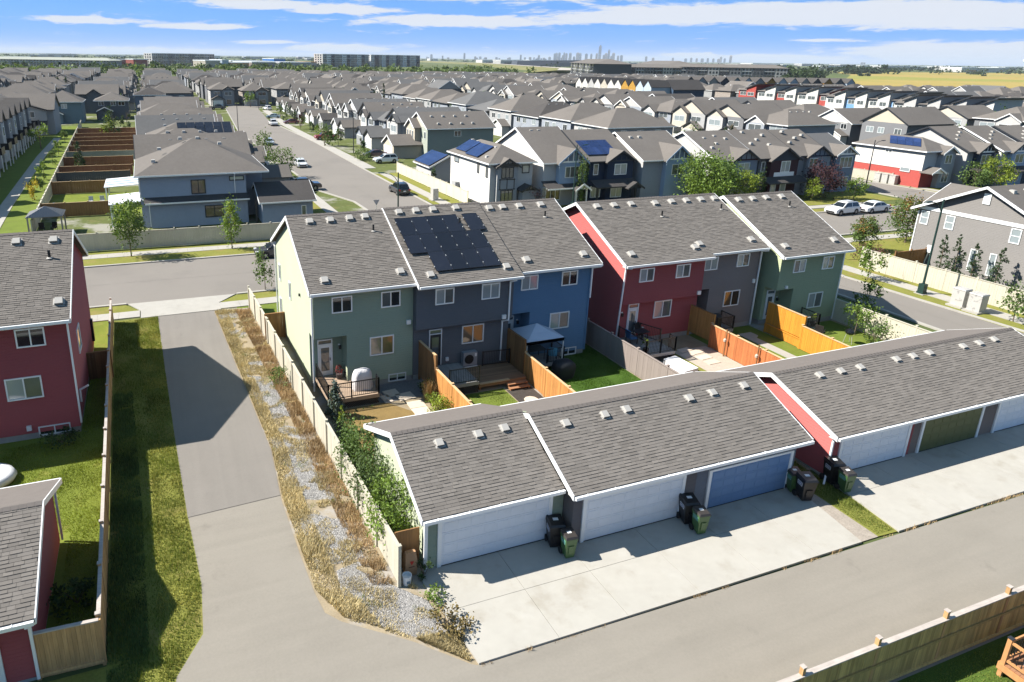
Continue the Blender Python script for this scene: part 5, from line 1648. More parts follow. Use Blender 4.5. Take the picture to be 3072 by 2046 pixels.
# green yard planting
t = tree('blue spruce beside the deck of the pale green townhouse', 8.15, 33.3, 2.15, .62, leaf_spruce, 1600, .13, .02, .05, 81, shape='cone', clumps=60)
t = tree('yellow green cedar beside the blue spruce', 8.1, 31.6, 1.6, .36, leaf_lime, 900, .1, .02, .04, 82, shape='cone')
shrub('dark green bush below the yellow green cedar', 8.0, 30.9, .5, 1.3, leaf_dark, 500, .1, 83)
shrub('leafy shrub by the green garage, furthest one', 7.75, 29.1, .6, 1.9, leaf_mid, 1500, .12, 84, sq=1.3)
shrub('big leafy shrub by the middle of the green garage wall', 7.75, 27.0, .95, 2.8, leaf_mid, 3400, .12, 85, sq=1.4)
shrub('airy leafy shrub at the green garage wall', 7.75, 24.8, .95, 2.6, leafm('willow', (.085, .13, .045)), 2600, .11, 86, sq=1.3)
shrub('bright leafy shrub at the front corner of the green garage', 7.8, 22.6, 1.0, 2.8, leaf_light, 3600, .12, 87, sq=1.25)
shrub('creeper at the foot of the green garage corner', 8.25, 20.2, .35, .7, leaf_dark, 260, .09, 88)
shrub('low weeds at the pad corner', 8.15, 18.9, .5, .45, leaf_light, 300, .1, 89)
shrub('dry brown weed clump at the edge of the concrete pad', 8.05, 17.6, .75, .6, mat('leaves_brown_weed', (.16, .12, .04), rough=.8, var=.25, scale=2, attr=.5), 700, .1, 90)
shrub('weedy bush outside the cream fence beside the lane', 5.85, 38.0, .7, 1.1, leaf_mid, 600, .1, 91)
shrub('ornamental bush by the orange fence in the green yard', 13.75, 31.6, .7, 1.0, leaf_lime, 900, .12, 92)
shrub('dark bush by the tall brown screen in the green yard', 13.9, 34.0, .6, 1.1, leaf_dark, 700, .12, 93)
shrub('leafy planting at the foot of the left red house', -5.6, 35.3, .8, .8, leaf_dark, 500, .12, 94)
shrub('scrub behind the bottom left garage', -4.0, 23.2, .7, .9, leaf_dark, 500, .14, 95)
shrub('bush in the olive yard by the road fence', 46.6, 30.6, .8, 1.6, leaf_mid, 700, .13, 96)
shrub('low clump by the amber fence in the olive yard', 42.2, 30.6, .5, .6, leaf_light, 260, .12, 97)
shrub('pale bush by the orange fence beside the dark one', 13.6, 32.7, .45, .8, leaf_light, 350, .1, 98)
potted('red leaved potted plant on the green townhouse deck', 9.25, 36.6, .62, mat('leaves_red', (.22, .04, .035), rough=.7, var=.2, scale=3, attr=.5))
potted('silver leaved potted plant on the green townhouse deck', 9.75, 36.7, .62, leaf_spruce, .7)
potted('tall yellow green potted plant on the red townhouse deck', 29.2, 33.75, .6, leaf_lime, .9)
potted('leafy yellow potted plant on the olive townhouse deck', 44.3, 33.9, .5, leaf_lime, .6)
# feathery ornamental grass
t = thing('ornamental_grass', 'tall feathery ornamental grass by the brown screen', 'grass plant', (13.7, 33.4, 0))
v = []
for k in range(260):
    a = rng.random() * 6.28; l = rng.uniform(.7, 1.5); s = rng.uniform(.1, .45); b = Vector((13.7 + rng.gauss(0, .1), 33.4 + rng.gauss(0, .1), 0)); e = b + Vector((math.cos(a) * s, math.sin(a) * s, l)); w = Vector((-math.sin(a), math.cos(a), 0)) * .012
    v += [b - w, b + w, e]
v = np.array(v) - np.array(t.location); new_obj('blades', np_mesh('blades', v, np.arange(len(v)), [3] * (len(v) // 3), [mat('grass_plume', (.40, .27, .12), rough=.8, var=.2, scale=3)], None, np.random.default_rng(1).random(len(v) // 3)), t)


# ------------------------------------------------------------------ grass blades, gravel
def in_poly(P, poly):
    x, y = P[:, 0], P[:, 1]; ins = np.zeros(len(P), bool); j = len(poly) - 1
    for i in range(len(poly)):
        xi, yi = poly[i]; xj, yj = poly[j]
        c = ((yi > y) != (yj > y)) & (x < (xj - xi) * (y - yi) / (yj - yi + 1e-12) + xi); ins ^= c; j = i
    return ins


def scatter(poly, n, r):
    a = np.array(poly); lo, hi = a.min(0), a.max(0)
    P = lo + (hi - lo) * r.random((int(n * 2.2), 2))
    # thin out with distance: blades shrink below a pixel far away
    return P[in_poly(P, poly)][:n]


def vnoise(P, s, seed):
    """Cheap smooth value noise for clumping."""
    r = np.random.default_rng(seed); out = np.zeros(len(P))
    for k in range(6):
        d = r.normal(size=2); d /= np.linalg.norm(d); out += np.sin((P @ d) * s * (1 + .5 * k) + r.random() * 6.28) / (1 + .4 * k)
    return out


def blades(name, poly, n, h, w, m, seed, label=None, clump=None, thr=-9, lean=.5, z=.01):
    r = np.random.default_rng(seed)
    P = scatter(poly, n, r)
    if clump:
        P = P[vnoise(P, clump, seed) > thr]
    N_ = len(P); a = r.random(N_) * 6.2832; hh = h * (.4 + r.random(N_)); ln = lean * r.random(N_)
    hh *= np.clip(.75 + .25 * vnoise(P, 1.7, seed + 9), .3, 1.6)
    b = np.stack([P[:, 0], P[:, 1], np.full(N_, z)], 1)
    d = np.stack([np.cos(a), np.sin(a), np.zeros(N_)], 1); sd = np.stack([-np.sin(a), np.cos(a), np.zeros(N_)], 1)
    e = b + d * (hh * ln)[:, None] + np.array([0, 0, 1.0]) * hh[:, None]
    ww = (w * (.6 + .8 * r.random(N_)))[:, None]
    v = np.stack([b - sd * ww, b + sd * ww, e], 1).reshape(-1, 3)
    tone = np.clip(.5 + .22 * r.normal(size=N_) + .12 * vnoise(P, .9, seed + 3), 0, 1)
    o = new_obj(name, np_mesh(name, v, np.arange(len(v)), [3] * N_, [m], None, tone))
    o['kind'] = 'stuff'
    if label: o['label'] = label; o['category'] = 'grass'
    return o


VER = [(-2.75, 12), (-1.9, 14.2), (-.9, 18.6), (.04, 20.2), (.24, 22.6), (.0, 26.8), (-.19, 32.6), (-.64, 52.4), (-3.6, 52.4), (-3.1, 33), (-2.82, 21), (-2.82, 19.9)]
blades('verge_grass', VER, 60000, .13, .012, grass_mat, 1, 'green grass on the verge left of the lane')
blades('verge_grass', [(-2.8, 12.5), (-1.9, 18), (-1.6, 20), (-1.8, 28), (-2.3, 40), (-3.3, 40), (-2.9, 21)], 22000, .2, .016, mat('weed_blades', (.10, .15, .045), rough=.8, var=.25, scale=1, attr=.5, spec=.1), 2, 'tall dark weeds against the cedar fence', clump=3.6, thr=-1.6)
blades('verge_grass', [(-1.3, 17.4), (-.9, 18.6), (.04, 20.2), (.2, 22.6), (-.0, 26.8), (-.19, 32.6), (-.64, 52.4), (-2.3, 52.4), (-1.4, 33)], 26000, .09, .012, mat('yellow_grass_blades', (.33, .31, .07), rough=.85, var=.2, scale=1, attr=.4, spec=.1), 3, 'yellowish short grass along the lane edge', clump=3.4, thr=-1.4)
GV = [(4.2, 20.9), (4.8, 19.2), (6.8, 17.5), (8.25, 16.0), (8.2, 18.6), (7.5, 20.4), (7.0, 22), (6.9, 26), (6.0, 52.2), (3.5, 52.4), (4.05, 38), (4.3, 31), (4.08, 26.8)]
blades('dry_grass', GV, 95000, .13, .013, dry_grass_mat, 4, 'thin dry straw coloured grass all over the gravel verge', clump=2.7, thr=-.15, lean=.9)
blades('dry_grass', [(4.2, 20.9), (4.85, 19.25), (6.0, 18.3), (5.6, 19.6), (5.1, 21), (4.95, 26.8), (5.0, 31), (4.6, 40), (4.4, 52.2), (3.5, 52.4), (4.05, 38), (4.3, 31), (4.08, 26.8)], 62000, .17, .013, dry_grass_mat, 44, 'thick straw grass along the lane edge', lean=.9)
blades('dry_grass', [(6.9, 17.5), (8.25, 16.0), (8.35, 17.2), (7.6, 17.4)], 7000, .16, .013, dry_grass_mat, 45, 'straw grass at the pad corner', lean=.9)
blades('dry_grass', [(6.2, 20.4), (7.0, 20.1), (6.95, 26), (6.05, 52.2), (5.0, 52.2), (5.8, 34), (6.0, 26)], 30000, .26, .012, brown_grass_mat, 5, 'tall brown weeds against the cream fence', clump=2.9, thr=-1.5, lean=.7)
blades('dry_grass', GV, 9000, .22, .014, grass_mat, 6, 'green tufts in the dry verge', clump=2.2, thr=1.5)
blades('yard_grass', [(-4.6, 20.5), (-3.05, 20.5), (-3.4, 36), (-3.5, 45), (-4.7, 45), (-4.7, 35.6), (-9, 35.6), (-9, 27.6), (-4.6, 27.6)], 42000, .09, .012, mat('bright_grass_blades', (.20, .26, .04), rough=.85, var=.2, scale=1, attr=.4, spec=.1, transl=.2), 7, 'bright lawn grass behind the left red house')
blades('yard_grass', [(20.6, 28), (27.1, 28), (27.1, 37), (24, 36), (20.6, 33)], 26000, .09, .012, mat('lush_grass_blades', (.062, .125, .018), rough=.85, var=.2, scale=1, attr=.4, spec=.1, transl=.2), 8, 'lush lawn grass of the blue yard')
blades('yard_grass', [(14.6, 28), (18.4, 28), (18.4, 33.2), (14.6, 33.2)], 9000, .07, .012, grass_mat, 9, 'lawn grass of the charcoal yard')
blades('yard_grass', [(17, 4), (30, 4), (30, 10.5), (14, 10.5)], 40000, .08, .012, grass_mat, 10, 'lawn grass beyond the weathered alley fence')
blades('verge_grass', [(27.1, 15.95), (27.1, 18.5), (27, 22), (28.5, 22), (28.3, 18), (28.0, 15.95)], 7000, .1, .012, grass_mat, 12, 'grass strip between the two garage pads', z=.035)
blades('dry_grass', [(8.5, 15.7), (48, 15.62), (48, 15.76), (8.5, 15.82)], 2600, .12, .012, brown_grass_mat, 13, 'weeds in the joint between pads and alley', clump=2.2, thr=.2)


def stones(name, poly, n, s, seed, label, clump=None, thr=-9):
    r = np.random.default_rng(seed); P = scatter(poly, n, r)
    if clump: P = P[vnoise(P, clump, seed) > thr]
    N_ = len(P)
    base = np.array([[1, 0, 0], [-1, 0, 0], [0, 1, 0], [0, -1, 0], [0, 0, 1], [0, 0, -1]], float)
    sc = s * (.5 + r.random((N_, 1, 3)))
    sc[:, :, 2] *= .7
    a = r.random(N_) * 6.28; c, si = np.cos(a), np.sin(a)
    v = base[None] * sc + r.normal(size=(N_, 6, 3)) * s * .15
    x = v[:, :, 0] * c[:, None] - v[:, :, 1] * si[:, None]; y = v[:, :, 0] * si[:, None] + v[:, :, 1] * c[:, None]
    v[:, :, 0] = x + P[:, 0:1]; v[:, :, 1] = y + P[:, 1:2]; v[:, :, 2] += .02
    f = np.array([[0, 2, 4], [2, 1, 4], [1, 3, 4], [3, 0, 4], [2, 0, 5], [1, 2, 5], [3, 1, 5], [0, 3, 5]][:4])
    F = (f[None] + (np.arange(N_) * 6)[:, None, None]).reshape(-1)
    tone = np.repeat(np.clip(.5 + .3 * r.normal(size=N_), 0, 1), 4)
    o = new_obj(name, np_mesh(name, v.reshape(-1, 3), F, [3] * (N_ * 4), [gravel_mat], None, tone)); o['kind'] = 'stuff'; o['label'] = label; o['category'] = 'gravel'


stones('gravel', [(5.0, 19.3), (6.8, 17.7), (8.1, 16.8), (7.9, 19.0), (6.9, 20.2), (6.1, 21.8), (5.2, 21.6)], 30000, .036, 21, 'grey gravel patch at the lane corner', clump=2.0, thr=-1.9)
stones('gravel', [(4.5, 22.0), (6.4, 22.0), (6.1, 33), (5.4, 42), (4.3, 42)], 46000, .036, 22, 'grey gravel strip along the verge', clump=1.3, thr=-.7)
stones('gravel', [(3.9, 42), (5.6, 42), (5.2, 52), (3.7, 52)], 9000, .034, 23, 'grey gravel at the far end of the verge', clump=1.1, thr=.1)


# ------------------------------------------------------------------ vehicles
car_glass = mat('car_glass', (.012, .015, .018), rough=.05, spec=.8, var=.05)
tyre_m = mat('tyre', (.016, .016, .017), rough=.85)
rim_m = mat('rim', (.42, .43, .44), rough=.3, metal=.7)
lamp_m = mat('headlight', (.75, .78, .8), rough=.15, spec=.7)
tail_m = mat('tail_light', (.35, .012, .012), rough=.25, spec=.6)
plastic_m = mat('car_plastic', (.02, .02, .022), rough=.6)
PROF = {  # side outlines: (x from rear to front, z)
    'suv': dict(L=4.6, W=1.84, body=[(0, .42), (.02, .85), (.10, 1.02), (3.28, 1.02), (4.25, .92), (4.52, .78), (4.6, .55), (4.55, .30), (.08, .30)], cab=[(.12, 1.0), (.52, 1.62), (.95, 1.70), (2.2, 1.68), (2.62, 1.58), (3.42, 1.0)], wheels=(.86, 3.72), r=.35),
    'sedan': dict(L=4.55, W=1.78, body=[(0, .45), (.03, .88), (.15, .98), (.75, .98), (3.3, .92), (4.2, .80), (4.5, .66), (4.55, .48), (4.5, .26), (.06, .26)], cab=[(.55, .96), (1.25, 1.38), (1.7, 1.45), (2.5, 1.42), (2.9, 1.32), (3.5, .9)], wheels=(.85, 3.62), r=.32),
    'pickup': dict(L=5.7, W=1.95, body=[(0, .55), (0, 1.12), (2.0, 1.12), (2.02, 1.1), (4.4, 1.15), (5.45, 1.08), (5.66, .9), (5.7, .55), (5.6, .42), (.1, .42)], cab=[(2.05, 1.1), (2.12, 1.78), (2.5, 1.86), (3.6, 1.84), (3.9, 1.74), (4.5, 1.12)], wheels=(1.1, 4.65), r=.40)}


def car(label, kind, col, x, y, heading, cat='car'):
    P = PROF[kind]; L, W = P['L'], P['W']
    paint = mat('car_paint_%02d_%02d_%02d' % tuple(int(c * 99) for c in col), col, rough=.22, var=.02, spec=.6, coat=.7)
    t = thing('parked_' + {'suv': 'car', 'sedan': 'car', 'pickup': 'pickup'}[kind], label, cat, (x, y, .035), heading, world=False)
    def loft(q, prof, w0, w1, split=None):
        n = len(prof); cx = L / 2
        zt = max(p[1] for p in prof); zb = min(p[1] for p in prof)
        pts = []
        for sgn in (-1, 1):
            for (px, pz) in prof:
                f = (pz - zb) / (zt - zb + 1e-6); pts.append((px - cx, sgn * (w0 + (w1 - w0) * f) / 2, pz))
        fs = [tuple(range(n)), tuple(range(2 * n - 1, n - 1, -1))] + [(i, n + i, n + (i + 1) % n, (i + 1) % n) for i in range(n)]
        q.idx(pts, fs)
    q = MB(); q.use(paint); loft(q, P['body'], W, W * .95)
    b = q.build('body', t)
    bv = b.modifiers.new('bevel', 'BEVEL'); bv.width = .07; bv.segments = 2; bv.limit_method = 'ANGLE'; bv.angle_limit = R(25)
    q = MB(); q.use(paint); loft(q, P['cab'], W * .90, W * .70); c = q.build('cabin', t)
    bv = c.modifiers.new('bevel', 'BEVEL'); bv.width = .05; bv.segments = 2; bv.limit_method = 'ANGLE'; bv.angle_limit = R(25)
    # glazing follows the cabin planes, a few mm proud
    cb = P['cab']; cx = L / 2; zt = max(p[1] for p in cb); zb = min(p[1] for p in cb)
    def hw(z): return (W * .90 + (W * .70 - W * .90) * (z - zb) / (zt - zb)) / 2
    def quad_x(pa, pb, name):
        a = Vector((pa[0] - cx, 0, pa[1])).lerp(Vector((pb[0] - cx, 0, pb[1])), .1); e = Vector((pa[0] - cx, 0, pa[1])).lerp(Vector((pb[0] - cx, 0, pb[1])), .92)
        d = (e - a).normalized(); nrm = Vector((-d.z, 0, d.x)) * (1 if name == 'windscreen' else -1)
        if nrm.z < 0: nrm = -nrm
        q = MB(); q.use(car_glass); h0, h1 = hw(a.z) - .09, hw(e.z) - .09
        q.slab([(a.x + nrm.x * .012, -h0, a.z + nrm.z * .012), (a.x + nrm.x * .012, h0, a.z + nrm.z * .012), (e.x + nrm.x * .012, h1, e.z + nrm.z * .012), (e.x + nrm.x * .012, -h1, e.z + nrm.z * .012)], nrm * .006); q.build(name, t)
    quad_x(cb[-1], cb[-2], 'windscreen'); quad_x(cb[0], cb[1], 'rear_window')
    za, zc = zb + .08, zt - .13
    def xat(edge, z):
        p, q_ = edge; f = (z - p[1]) / (q_[1] - p[1]); return p[0] + (q_[0] - p[0]) * f - cx
    ra, rc = xat((cb[0], cb[1]), za) + .14, xat((cb[0], cb[1]), zc) + .16
    fa, fc = xat((cb[-1], cb[-2]), za) - .22, xat((cb[-1], cb[-2]), min(zc, cb[-2][1] - .02)) - .12
    mid = (ra + fa) / 2 - .05
    for sgn in (-1, 1):
        for (a0, a1, c0, c1) in ((ra, mid - .05, rc, mid - .05), (mid + .05, fa, mid + .05, fc)):
            q = MB(); q.use(car_glass); q.slab([(a0, sgn * (hw(za) + .008), za), (a1, sgn * (hw(za) + .008), za), (c1, sgn * (hw(zc) + .008), zc), (c0, sgn * (hw(zc) + .008), zc)], (0, sgn * .005, 0)); q.build('side_window', t)
        q = MB(); q.use(plastic_m); q.box(fa - .05, fa + .13, *sorted((sgn * (hw(za) + .03), sgn * (hw(za) + .2))), za - .02, za + .13); q.build('wing_mirror', t)
        q = MB(); q.use(lamp_m); q.box(L / 2 - .32, L / 2 - .02, *sorted((sgn * (W / 2 - .38), sgn * (W / 2 - .05))), .62 + (.15 if kind == 'pickup' else 0), .76 + (.15 if kind == 'pickup' else 0)); q.build('headlight', t)
        q = MB(); q.use(tail_m); q.box(-L / 2 - .012, -L / 2 + .2, *sorted((sgn * (W / 2 - .3), sgn * (W / 2 - .0))), .74, .95); q.build('tail_light', t)
        for wx in P['wheels']:
            r_ = P['r']; yc = sgn * (W / 2 - .12)
            q = MB(); q.use(tyre_m); q.lathe((wx - L / 2, yc - .115, r_), [(r_ * .7, 0), (r_ * .96, .01), (r_, .04), (r_, .19), (r_ * .96, .22), (r_ * .7, .23)], 20, 'y'); w = q.build('wheel', t)
            q = MB(); q.use(rim_m)
            yo = yc + sgn * .12
            for k in range(5):
                a = k * 1.2566; q.bar((wx - L / 2, yo, r_), (wx - L / 2 + r_ * .62 * math.cos(a), yo, r_ + r_ * .62 * math.sin(a)), .07, .02, (0, 1, 0))
            q.lathe((wx - L / 2, yo - .012, r_), [(r_ * .16, 0), (r_ * .16, .024)], 10, 'y')
            q.build('rim', w)
            q = MB(); q.use(plastic_m); q.lathe((wx - L / 2, sgn * (W / 2 - .004) - .01, r_ + .02), [(r_ * 1.16, 0), (r_ * 1.16, .02)], 20, 'y'); q.build('wheel_arch', t)
    q = MB(); q.use(plastic_m); q.box(L / 2 - .1, L / 2 - .01, -W * .33, W * .33, .38, .58); q.build('grille', t)
    q = MB(); q.use(white_trim); q.box(-L / 2 - .018, -L / 2 - .012, -.2, .2, .62, .76); q.build('number_plate', t)
    if kind == 'pickup':
        q = MB(); q.use(plastic_m); q.box(-L / 2 + .08, -L / 2 + 1.95, -W / 2 + .14, W / 2 - .14, 1.121, 1.126); q.build('cargo_bed', t)
    if kind == 'suv':
        q = MB(); q.use(plastic_m)
        for sgn in (-1, 1): q.bar((-1.4, sgn * W * .31, zt + .03), (.2, sgn * W * .31, zt + .03), .04, .04)
        q.build('roof_rail', t)
    return t


car('white sport utility car parked right on the street, nearer the townhouses', 'suv', (.74, .75, .76), 84.4, 63.6, math.pi + .03)
car('white sedan parked in front of the white sport utility car', 'sedan', (.70, .71, .72), 89.7, 63.35, math.pi + .03)
car('black sport utility car parked on the right kerb of the side street', 'suv', (.018, .02, .024), 33.4, 94.2, math.pi / 2)
car('white sedan driving on the side street, nearest one', 'sedan', (.66, .68, .70), 25.0, 123.8, -math.pi / 2)
car('silver blue sedan driving farther up the side street', 'sedan', (.38, .44, .52), 25.0, 157.8, -math.pi / 2)
car('white sport utility car on the driveway beside the rounded bush', 'suv', (.74, .75, .76), 41.2, 124.0, math.pi)
car('maroon dark car half hidden by the rounded bush', 'sedan', (.05, .018, .022), 41.6, 132.0, math.pi)
car('red pickup on a driveway of the side street', 'pickup', (.30, .018, .025), 39.6, 163.8, math.pi, 'pickup')
car('white pickup parked up the side street', 'pickup', (.68, .69, .70), 33.4, 202, -math.pi / 2, 'pickup')
car('dark red sedan on a driveway up the side street', 'sedan', (.16, .03, .035), 39.4, 206, math.pi)
car('pale blue sedan on a driveway far up the side street', 'sedan', (.30, .40, .46), 37.6, 226, 2.9)
car('white car at the far end of the side street', 'suv', (.7, .7, .72), 41.5, 262, 1.8)
car('dark grey pickup at the far left of the side street bend', 'pickup', (.06, .07, .08), 24.5, 268, .2, 'pickup')
car('black pickup beside the near left garage', 'pickup', (.014, .018, .025), 20.4, 100.6, 0.0, 'pickup')
car('silver sport utility car behind the black pickup', 'suv', (.52, .56, .60), 19.2, 104.4, 0.0)
car('pale parked car by the second left driveway', 'sedan', (.5, .55, .62), 17.5, 126.0, 0.0)
car('dark wheel arch car behind the pale green townhouse on the street', 'sedan', (.05, .05, .055), 10.9, 66.6, math.pi)


# ------------------------------------------------------------------ houses of the neighbourhood
class House:
    """Walls, roof and openings; each a part, or everything one mesh for the distant ones."""

    def __init__(self, name, label, loc, merged=False, cat='house', group=None, local=False):
        self.merged = merged
        if merged:
            self.q = MB(); self.t = None; self.args = (name, label, cat, group, loc)
        else:
            self.t = thing(name, label, cat, loc, group=group)

    def part(self, name, m):
        if self.merged:
            self.q.use(m); return self.q
        q = MB(); q.use(m); q._name = name
        return q

    def end(self, q):
        if not self.merged: return q.build(q._name, self.t)

    def body(self, x0, x1, y0, y1, ze, m, z0=0.0, name='wall'):
        q = self.part(name, m); q.box(x0, x1, y0, y1, z0, ze); self.end(q)

    def fascia(self, x0, x1, y0, y1, ze, m, o):
        q = self.part('gutter', m)
        q.box(x0 - o - .04, x1 + o + .04, y0 - o - .04, y0 - o, ze - .17, ze + .01); q.box(x0 - o - .04, x1 + o + .04, y1 + o, y1 + o + .04, ze - .17, ze + .01)
        q.box(x0 - o - .04, x0 - o, y0 - o, y1 + o, ze - .17, ze + .01); q.box(x1 + o, x1 + o + .04, y0 - o, y1 + o, ze - .17, ze + .01)
        self.end(q)

    def hip(self, x0, x1, y0, y1, ze, m, fm, pitch=.5, o=.45):
        q = self.part('roof', m)
        a, b, c, d = x0 - o, x1 + o, y0 - o, y1 + o
        w, h = b - a, d - c; hf = min(w, h) / 2; zr = ze + pitch * hf
        r0, r1 = ((a + hf, (c + d) / 2, zr), (b - hf, (c + d) / 2, zr)) if w >= h else (((a + b) / 2, c + hf, zr), ((a + b) / 2, d - hf, zr))
        A, B, C_, D = (a, c, ze), (b, c, ze), (b, d, ze), (a, d, ze)
        if w >= h:
            q.poly([A, B, r1, r0]); q.poly([C_, D, r0, r1]); q.poly([B, C_, r1]); q.poly([D, A, r0])
        else:
            q.poly([A, B, r0]); q.poly([B, C_, r1, r0]); q.poly([C_, D, r1]); q.poly([D, A, r0, r1])
        q.poly([(a, c, ze - .16), (a, d, ze - .16), (b, d, ze - .16), (b, c, ze - .16)])
        self.end(q); self.fascia(x0, x1, y0, y1, ze, fm, o)
        self.zr = zr; self.ze = ze; self.pitch = pitch

    def gable(self, x0, x1, y0, y1, ze, axis, wm, m, fm, pitch=.5, o=.45, oe=.35):
        """Gable roof with its ridge along axis; end walls filled in with wm."""
        hf = (y1 - y0) / 2 if axis == 'x' else (x1 - x0) / 2
        zr = ze + pitch * hf
        def T(u, v, z): return (u, v, z) if axis == 'x' else (v, u, z)
        u0, u1, v0, v1 = (x0, x1, y0, y1) if axis == 'x' else (y0, y1, x0, x1)
        vm = (v0 + v1) / 2
        for u in (u0, u1 - .1):
            q = self.part('gable_wall', wm); q.slab([T(u, v0, ze), T(u, v1, ze), T(u, vm, zr)], T(.1, 0, 0) if axis == 'x' else (0, .1, 0)); self.end(q)
        q = self.part('roof', m)
        for v, sg in ((v0, -1), (v1, 1)):
            q.slab([T(u0 - oe, v + sg * o, ze - pitch * o + .12), T(u1 + oe, v + sg * o, ze - pitch * o + .12), T(u1 + oe, vm, zr + .12), T(u0 - oe, vm, zr + .12)], (0, 0, -.11))
        self.end(q)
        q = self.part('rake_board', fm)
        for u, sg in ((u0 - oe, -1), (u1 + oe, 1)):
            for v, s2 in ((v0, -1), (v1, 1)):
                q.slab([T(u, v + s2 * o, ze - pitch * o + .14), T(u, vm, zr + .14), T(u, vm, zr - .1), T(u, v + s2 * o, ze - pitch * o - .1)], T(sg * .05, 0, 0) if axis == 'x' else (0, sg * .05, 0))
        for v, sg in ((v0, -1), (v1, 1)):
            a = T(u0 - oe, v + sg * o, 0); b = T(u1 + oe, v + sg * (o + .06), 0)
            q.box(min(a[0], b[0]), max(a[0], b[0]), min(a[1], b[1]), max(a[1], b[1]), ze - pitch * o - .05, ze - pitch * o + .11)
        self.end(q)
        self.zr = zr

    def bump(self, face, plane, u0, u1, proj, z0, ze, wm, rm, fm, pitch=.6, back=4.0, o=.35, roof='gable', gm=None, timber=None):
        """A projecting bay with its own gable roof running back into the main roof."""
        q = self.part('bay_wall', wm); fbox(q, face, plane, u0, u1, z0, ze, 0, proj); self.end(q)
        um = (u0 + u1) / 2; hf = (u1 - u0) / 2; zr = ze + pitch * hf
        def V(u, z, d): return PF(face, plane, u, z, d)
        nd = Vector(PF(face, 0, 0, 0, 1))
        if roof == 'gable':
            q = self.part('gable_wall', gm or wm); q.slab([V(u0, ze, proj), V(u1, ze, proj), V(um, zr, proj)], tuple(nd * -.1)); self.end(q)
            q = self.part('roof', rm)
            for u, sg in ((u0, -1), (u1, 1)):
                q.slab([V(u + sg * o, ze - pitch * o + .12, proj + o), V(um, zr + .12, proj + o), V(um, zr + .12, -back), V(u + sg * o, ze - pitch * o + .12, -back)], (0, 0, -.11))
            self.end(q)
            q = self.part('rake_board', fm)
            for u, sg in ((u0, -1), (u1, 1)):
                q.slab([V(u + sg * o, ze - pitch * o + .14, proj + o), V(um, zr + .14, proj + o), V(um, zr - .12, proj + o), V(u + sg * o, ze - pitch * o - .12, proj + o)], tuple(nd * .05))
            self.end(q)
            if timber:
                q = self.part('timber_trim', timber)
                fbox(q, face, plane, u0, u1, ze - .1, ze + .12, proj, proj + .03)
                for f in (.3, .5, .7):
                    u = u0 + (u1 - u0) * f; fbox(q, face, plane, u - .06, u + .06, ze + .12, ze + pitch * (hf - abs(u - um)) - .1, proj, proj + .03)
                self.end(q)
        else:
            zt = ze + pitch * proj * .8
            q = self.part('roof', rm)
            q.slab([V(u0 - o, ze, proj + o), V(u1 + o, ze, proj + o), V(u1 + o, zt + .3, -.02), V(u0 - o, zt + .3, -.02)], (0, 0, -.12)); self.end(q)
            q = self.part('gutter', fm); fbox(q, face, plane, u0 - o, u1 + o, ze - .16, ze + .01, proj + o, proj + o + .05); self.end(q)

    def win(self, face, plane, u0, u1, z0, z1, g=None, split=1, fm=None, rows=0):
        window(self.t, face, plane, u0, u1, z0, z1, g, split, fr=.10 if fm else .08, fm=fm, rows=rows, merge=self.q if self.merged else None)

    def gdoor(self, face, plane, u0, u1, m, fm=None):
        if self.merged:
            self.q.use(fm or white_trim); fbox(self.q, face, plane, u0 - .12, u1 + .12, 0, 2.25, 0, .04)
            self.q.use(m); fbox(self.q, face, plane, u0, u1, 0.02, 2.1, .04, .07)
        else: garage_door(self.t, face, plane, u0, u1, 2.1, m, fw=.14, fm=fm)

    def vents(self, pts):
        """Small roof vents given as x, y, z."""
        for (x, y, z) in pts:
            if self.merged:
                self.q.use(vent_mat); self.q.box(x - .2, x + .2, y - .2, y + .2, z - .1, z + .22)
            else:
                q = MB(); q.use(vent_mat); q.hexa([(x - .25, y - .25, z - .1), (x + .25, y - .25, z - .1), (x + .25, y + .25, z - .1), (x - .25, y + .25, z - .1)], [(x - .2, y - .2, z + .2), (x + .2, y - .2, z + .2), (x + .2, y + .2, z + .22), (x - .2, y + .2, z + .22)]); q.build('roof_vent', self.t)

    def finish(self, share=None):
        if self.merged:
            name, label, cat, group, loc = self.args
            return self.q.top(name, label, cat, group=group, loc=loc)
        return self.t


def SD(name, col):
    return mat('wall_' + name, col, rough=.7, var=.035, scale=.5, spec=.25, lap=.14, fine=(4, .03))


W_WHITE = SD('white', (.52, .51, .485)); W_LGREY = SD('light_grey', (.36, .36, .36)); W_BGREY = SD('blue_grey', (.235, .26, .30)); W_GREY = SD('grey', (.29, .295, .30)); W_DGREY = SD('dark_grey', (.14, .145, .155))
W_BEIGE = SD('beige', (.40, .36, .29)); W_SAGE = SD('sage', (.285, .31, .265)); W_NAVY = SD('navy', (.032, .045, .075)); W_MAROON = SD('maroon', (.075, .03, .03)); W_PBLUE = SD('pale_blue', (.36, .44, .53)); W_CREAM = SD('cream', (.42, .385, .325)); W_TAUPE = SD('taupe', (.27, .24, .215)); W_RED = SD('barn_red', (.32, .055, .045)); W_TEAL = SD('teal_grey', (.20, .265, .285)); W_BLUE = SD('cornflower', (.13, .27, .47)); W_YELLOW = SD('yellow', (.36, .20, .03)); W_CHAR = SD('charcoal', (.07, .075, .085))


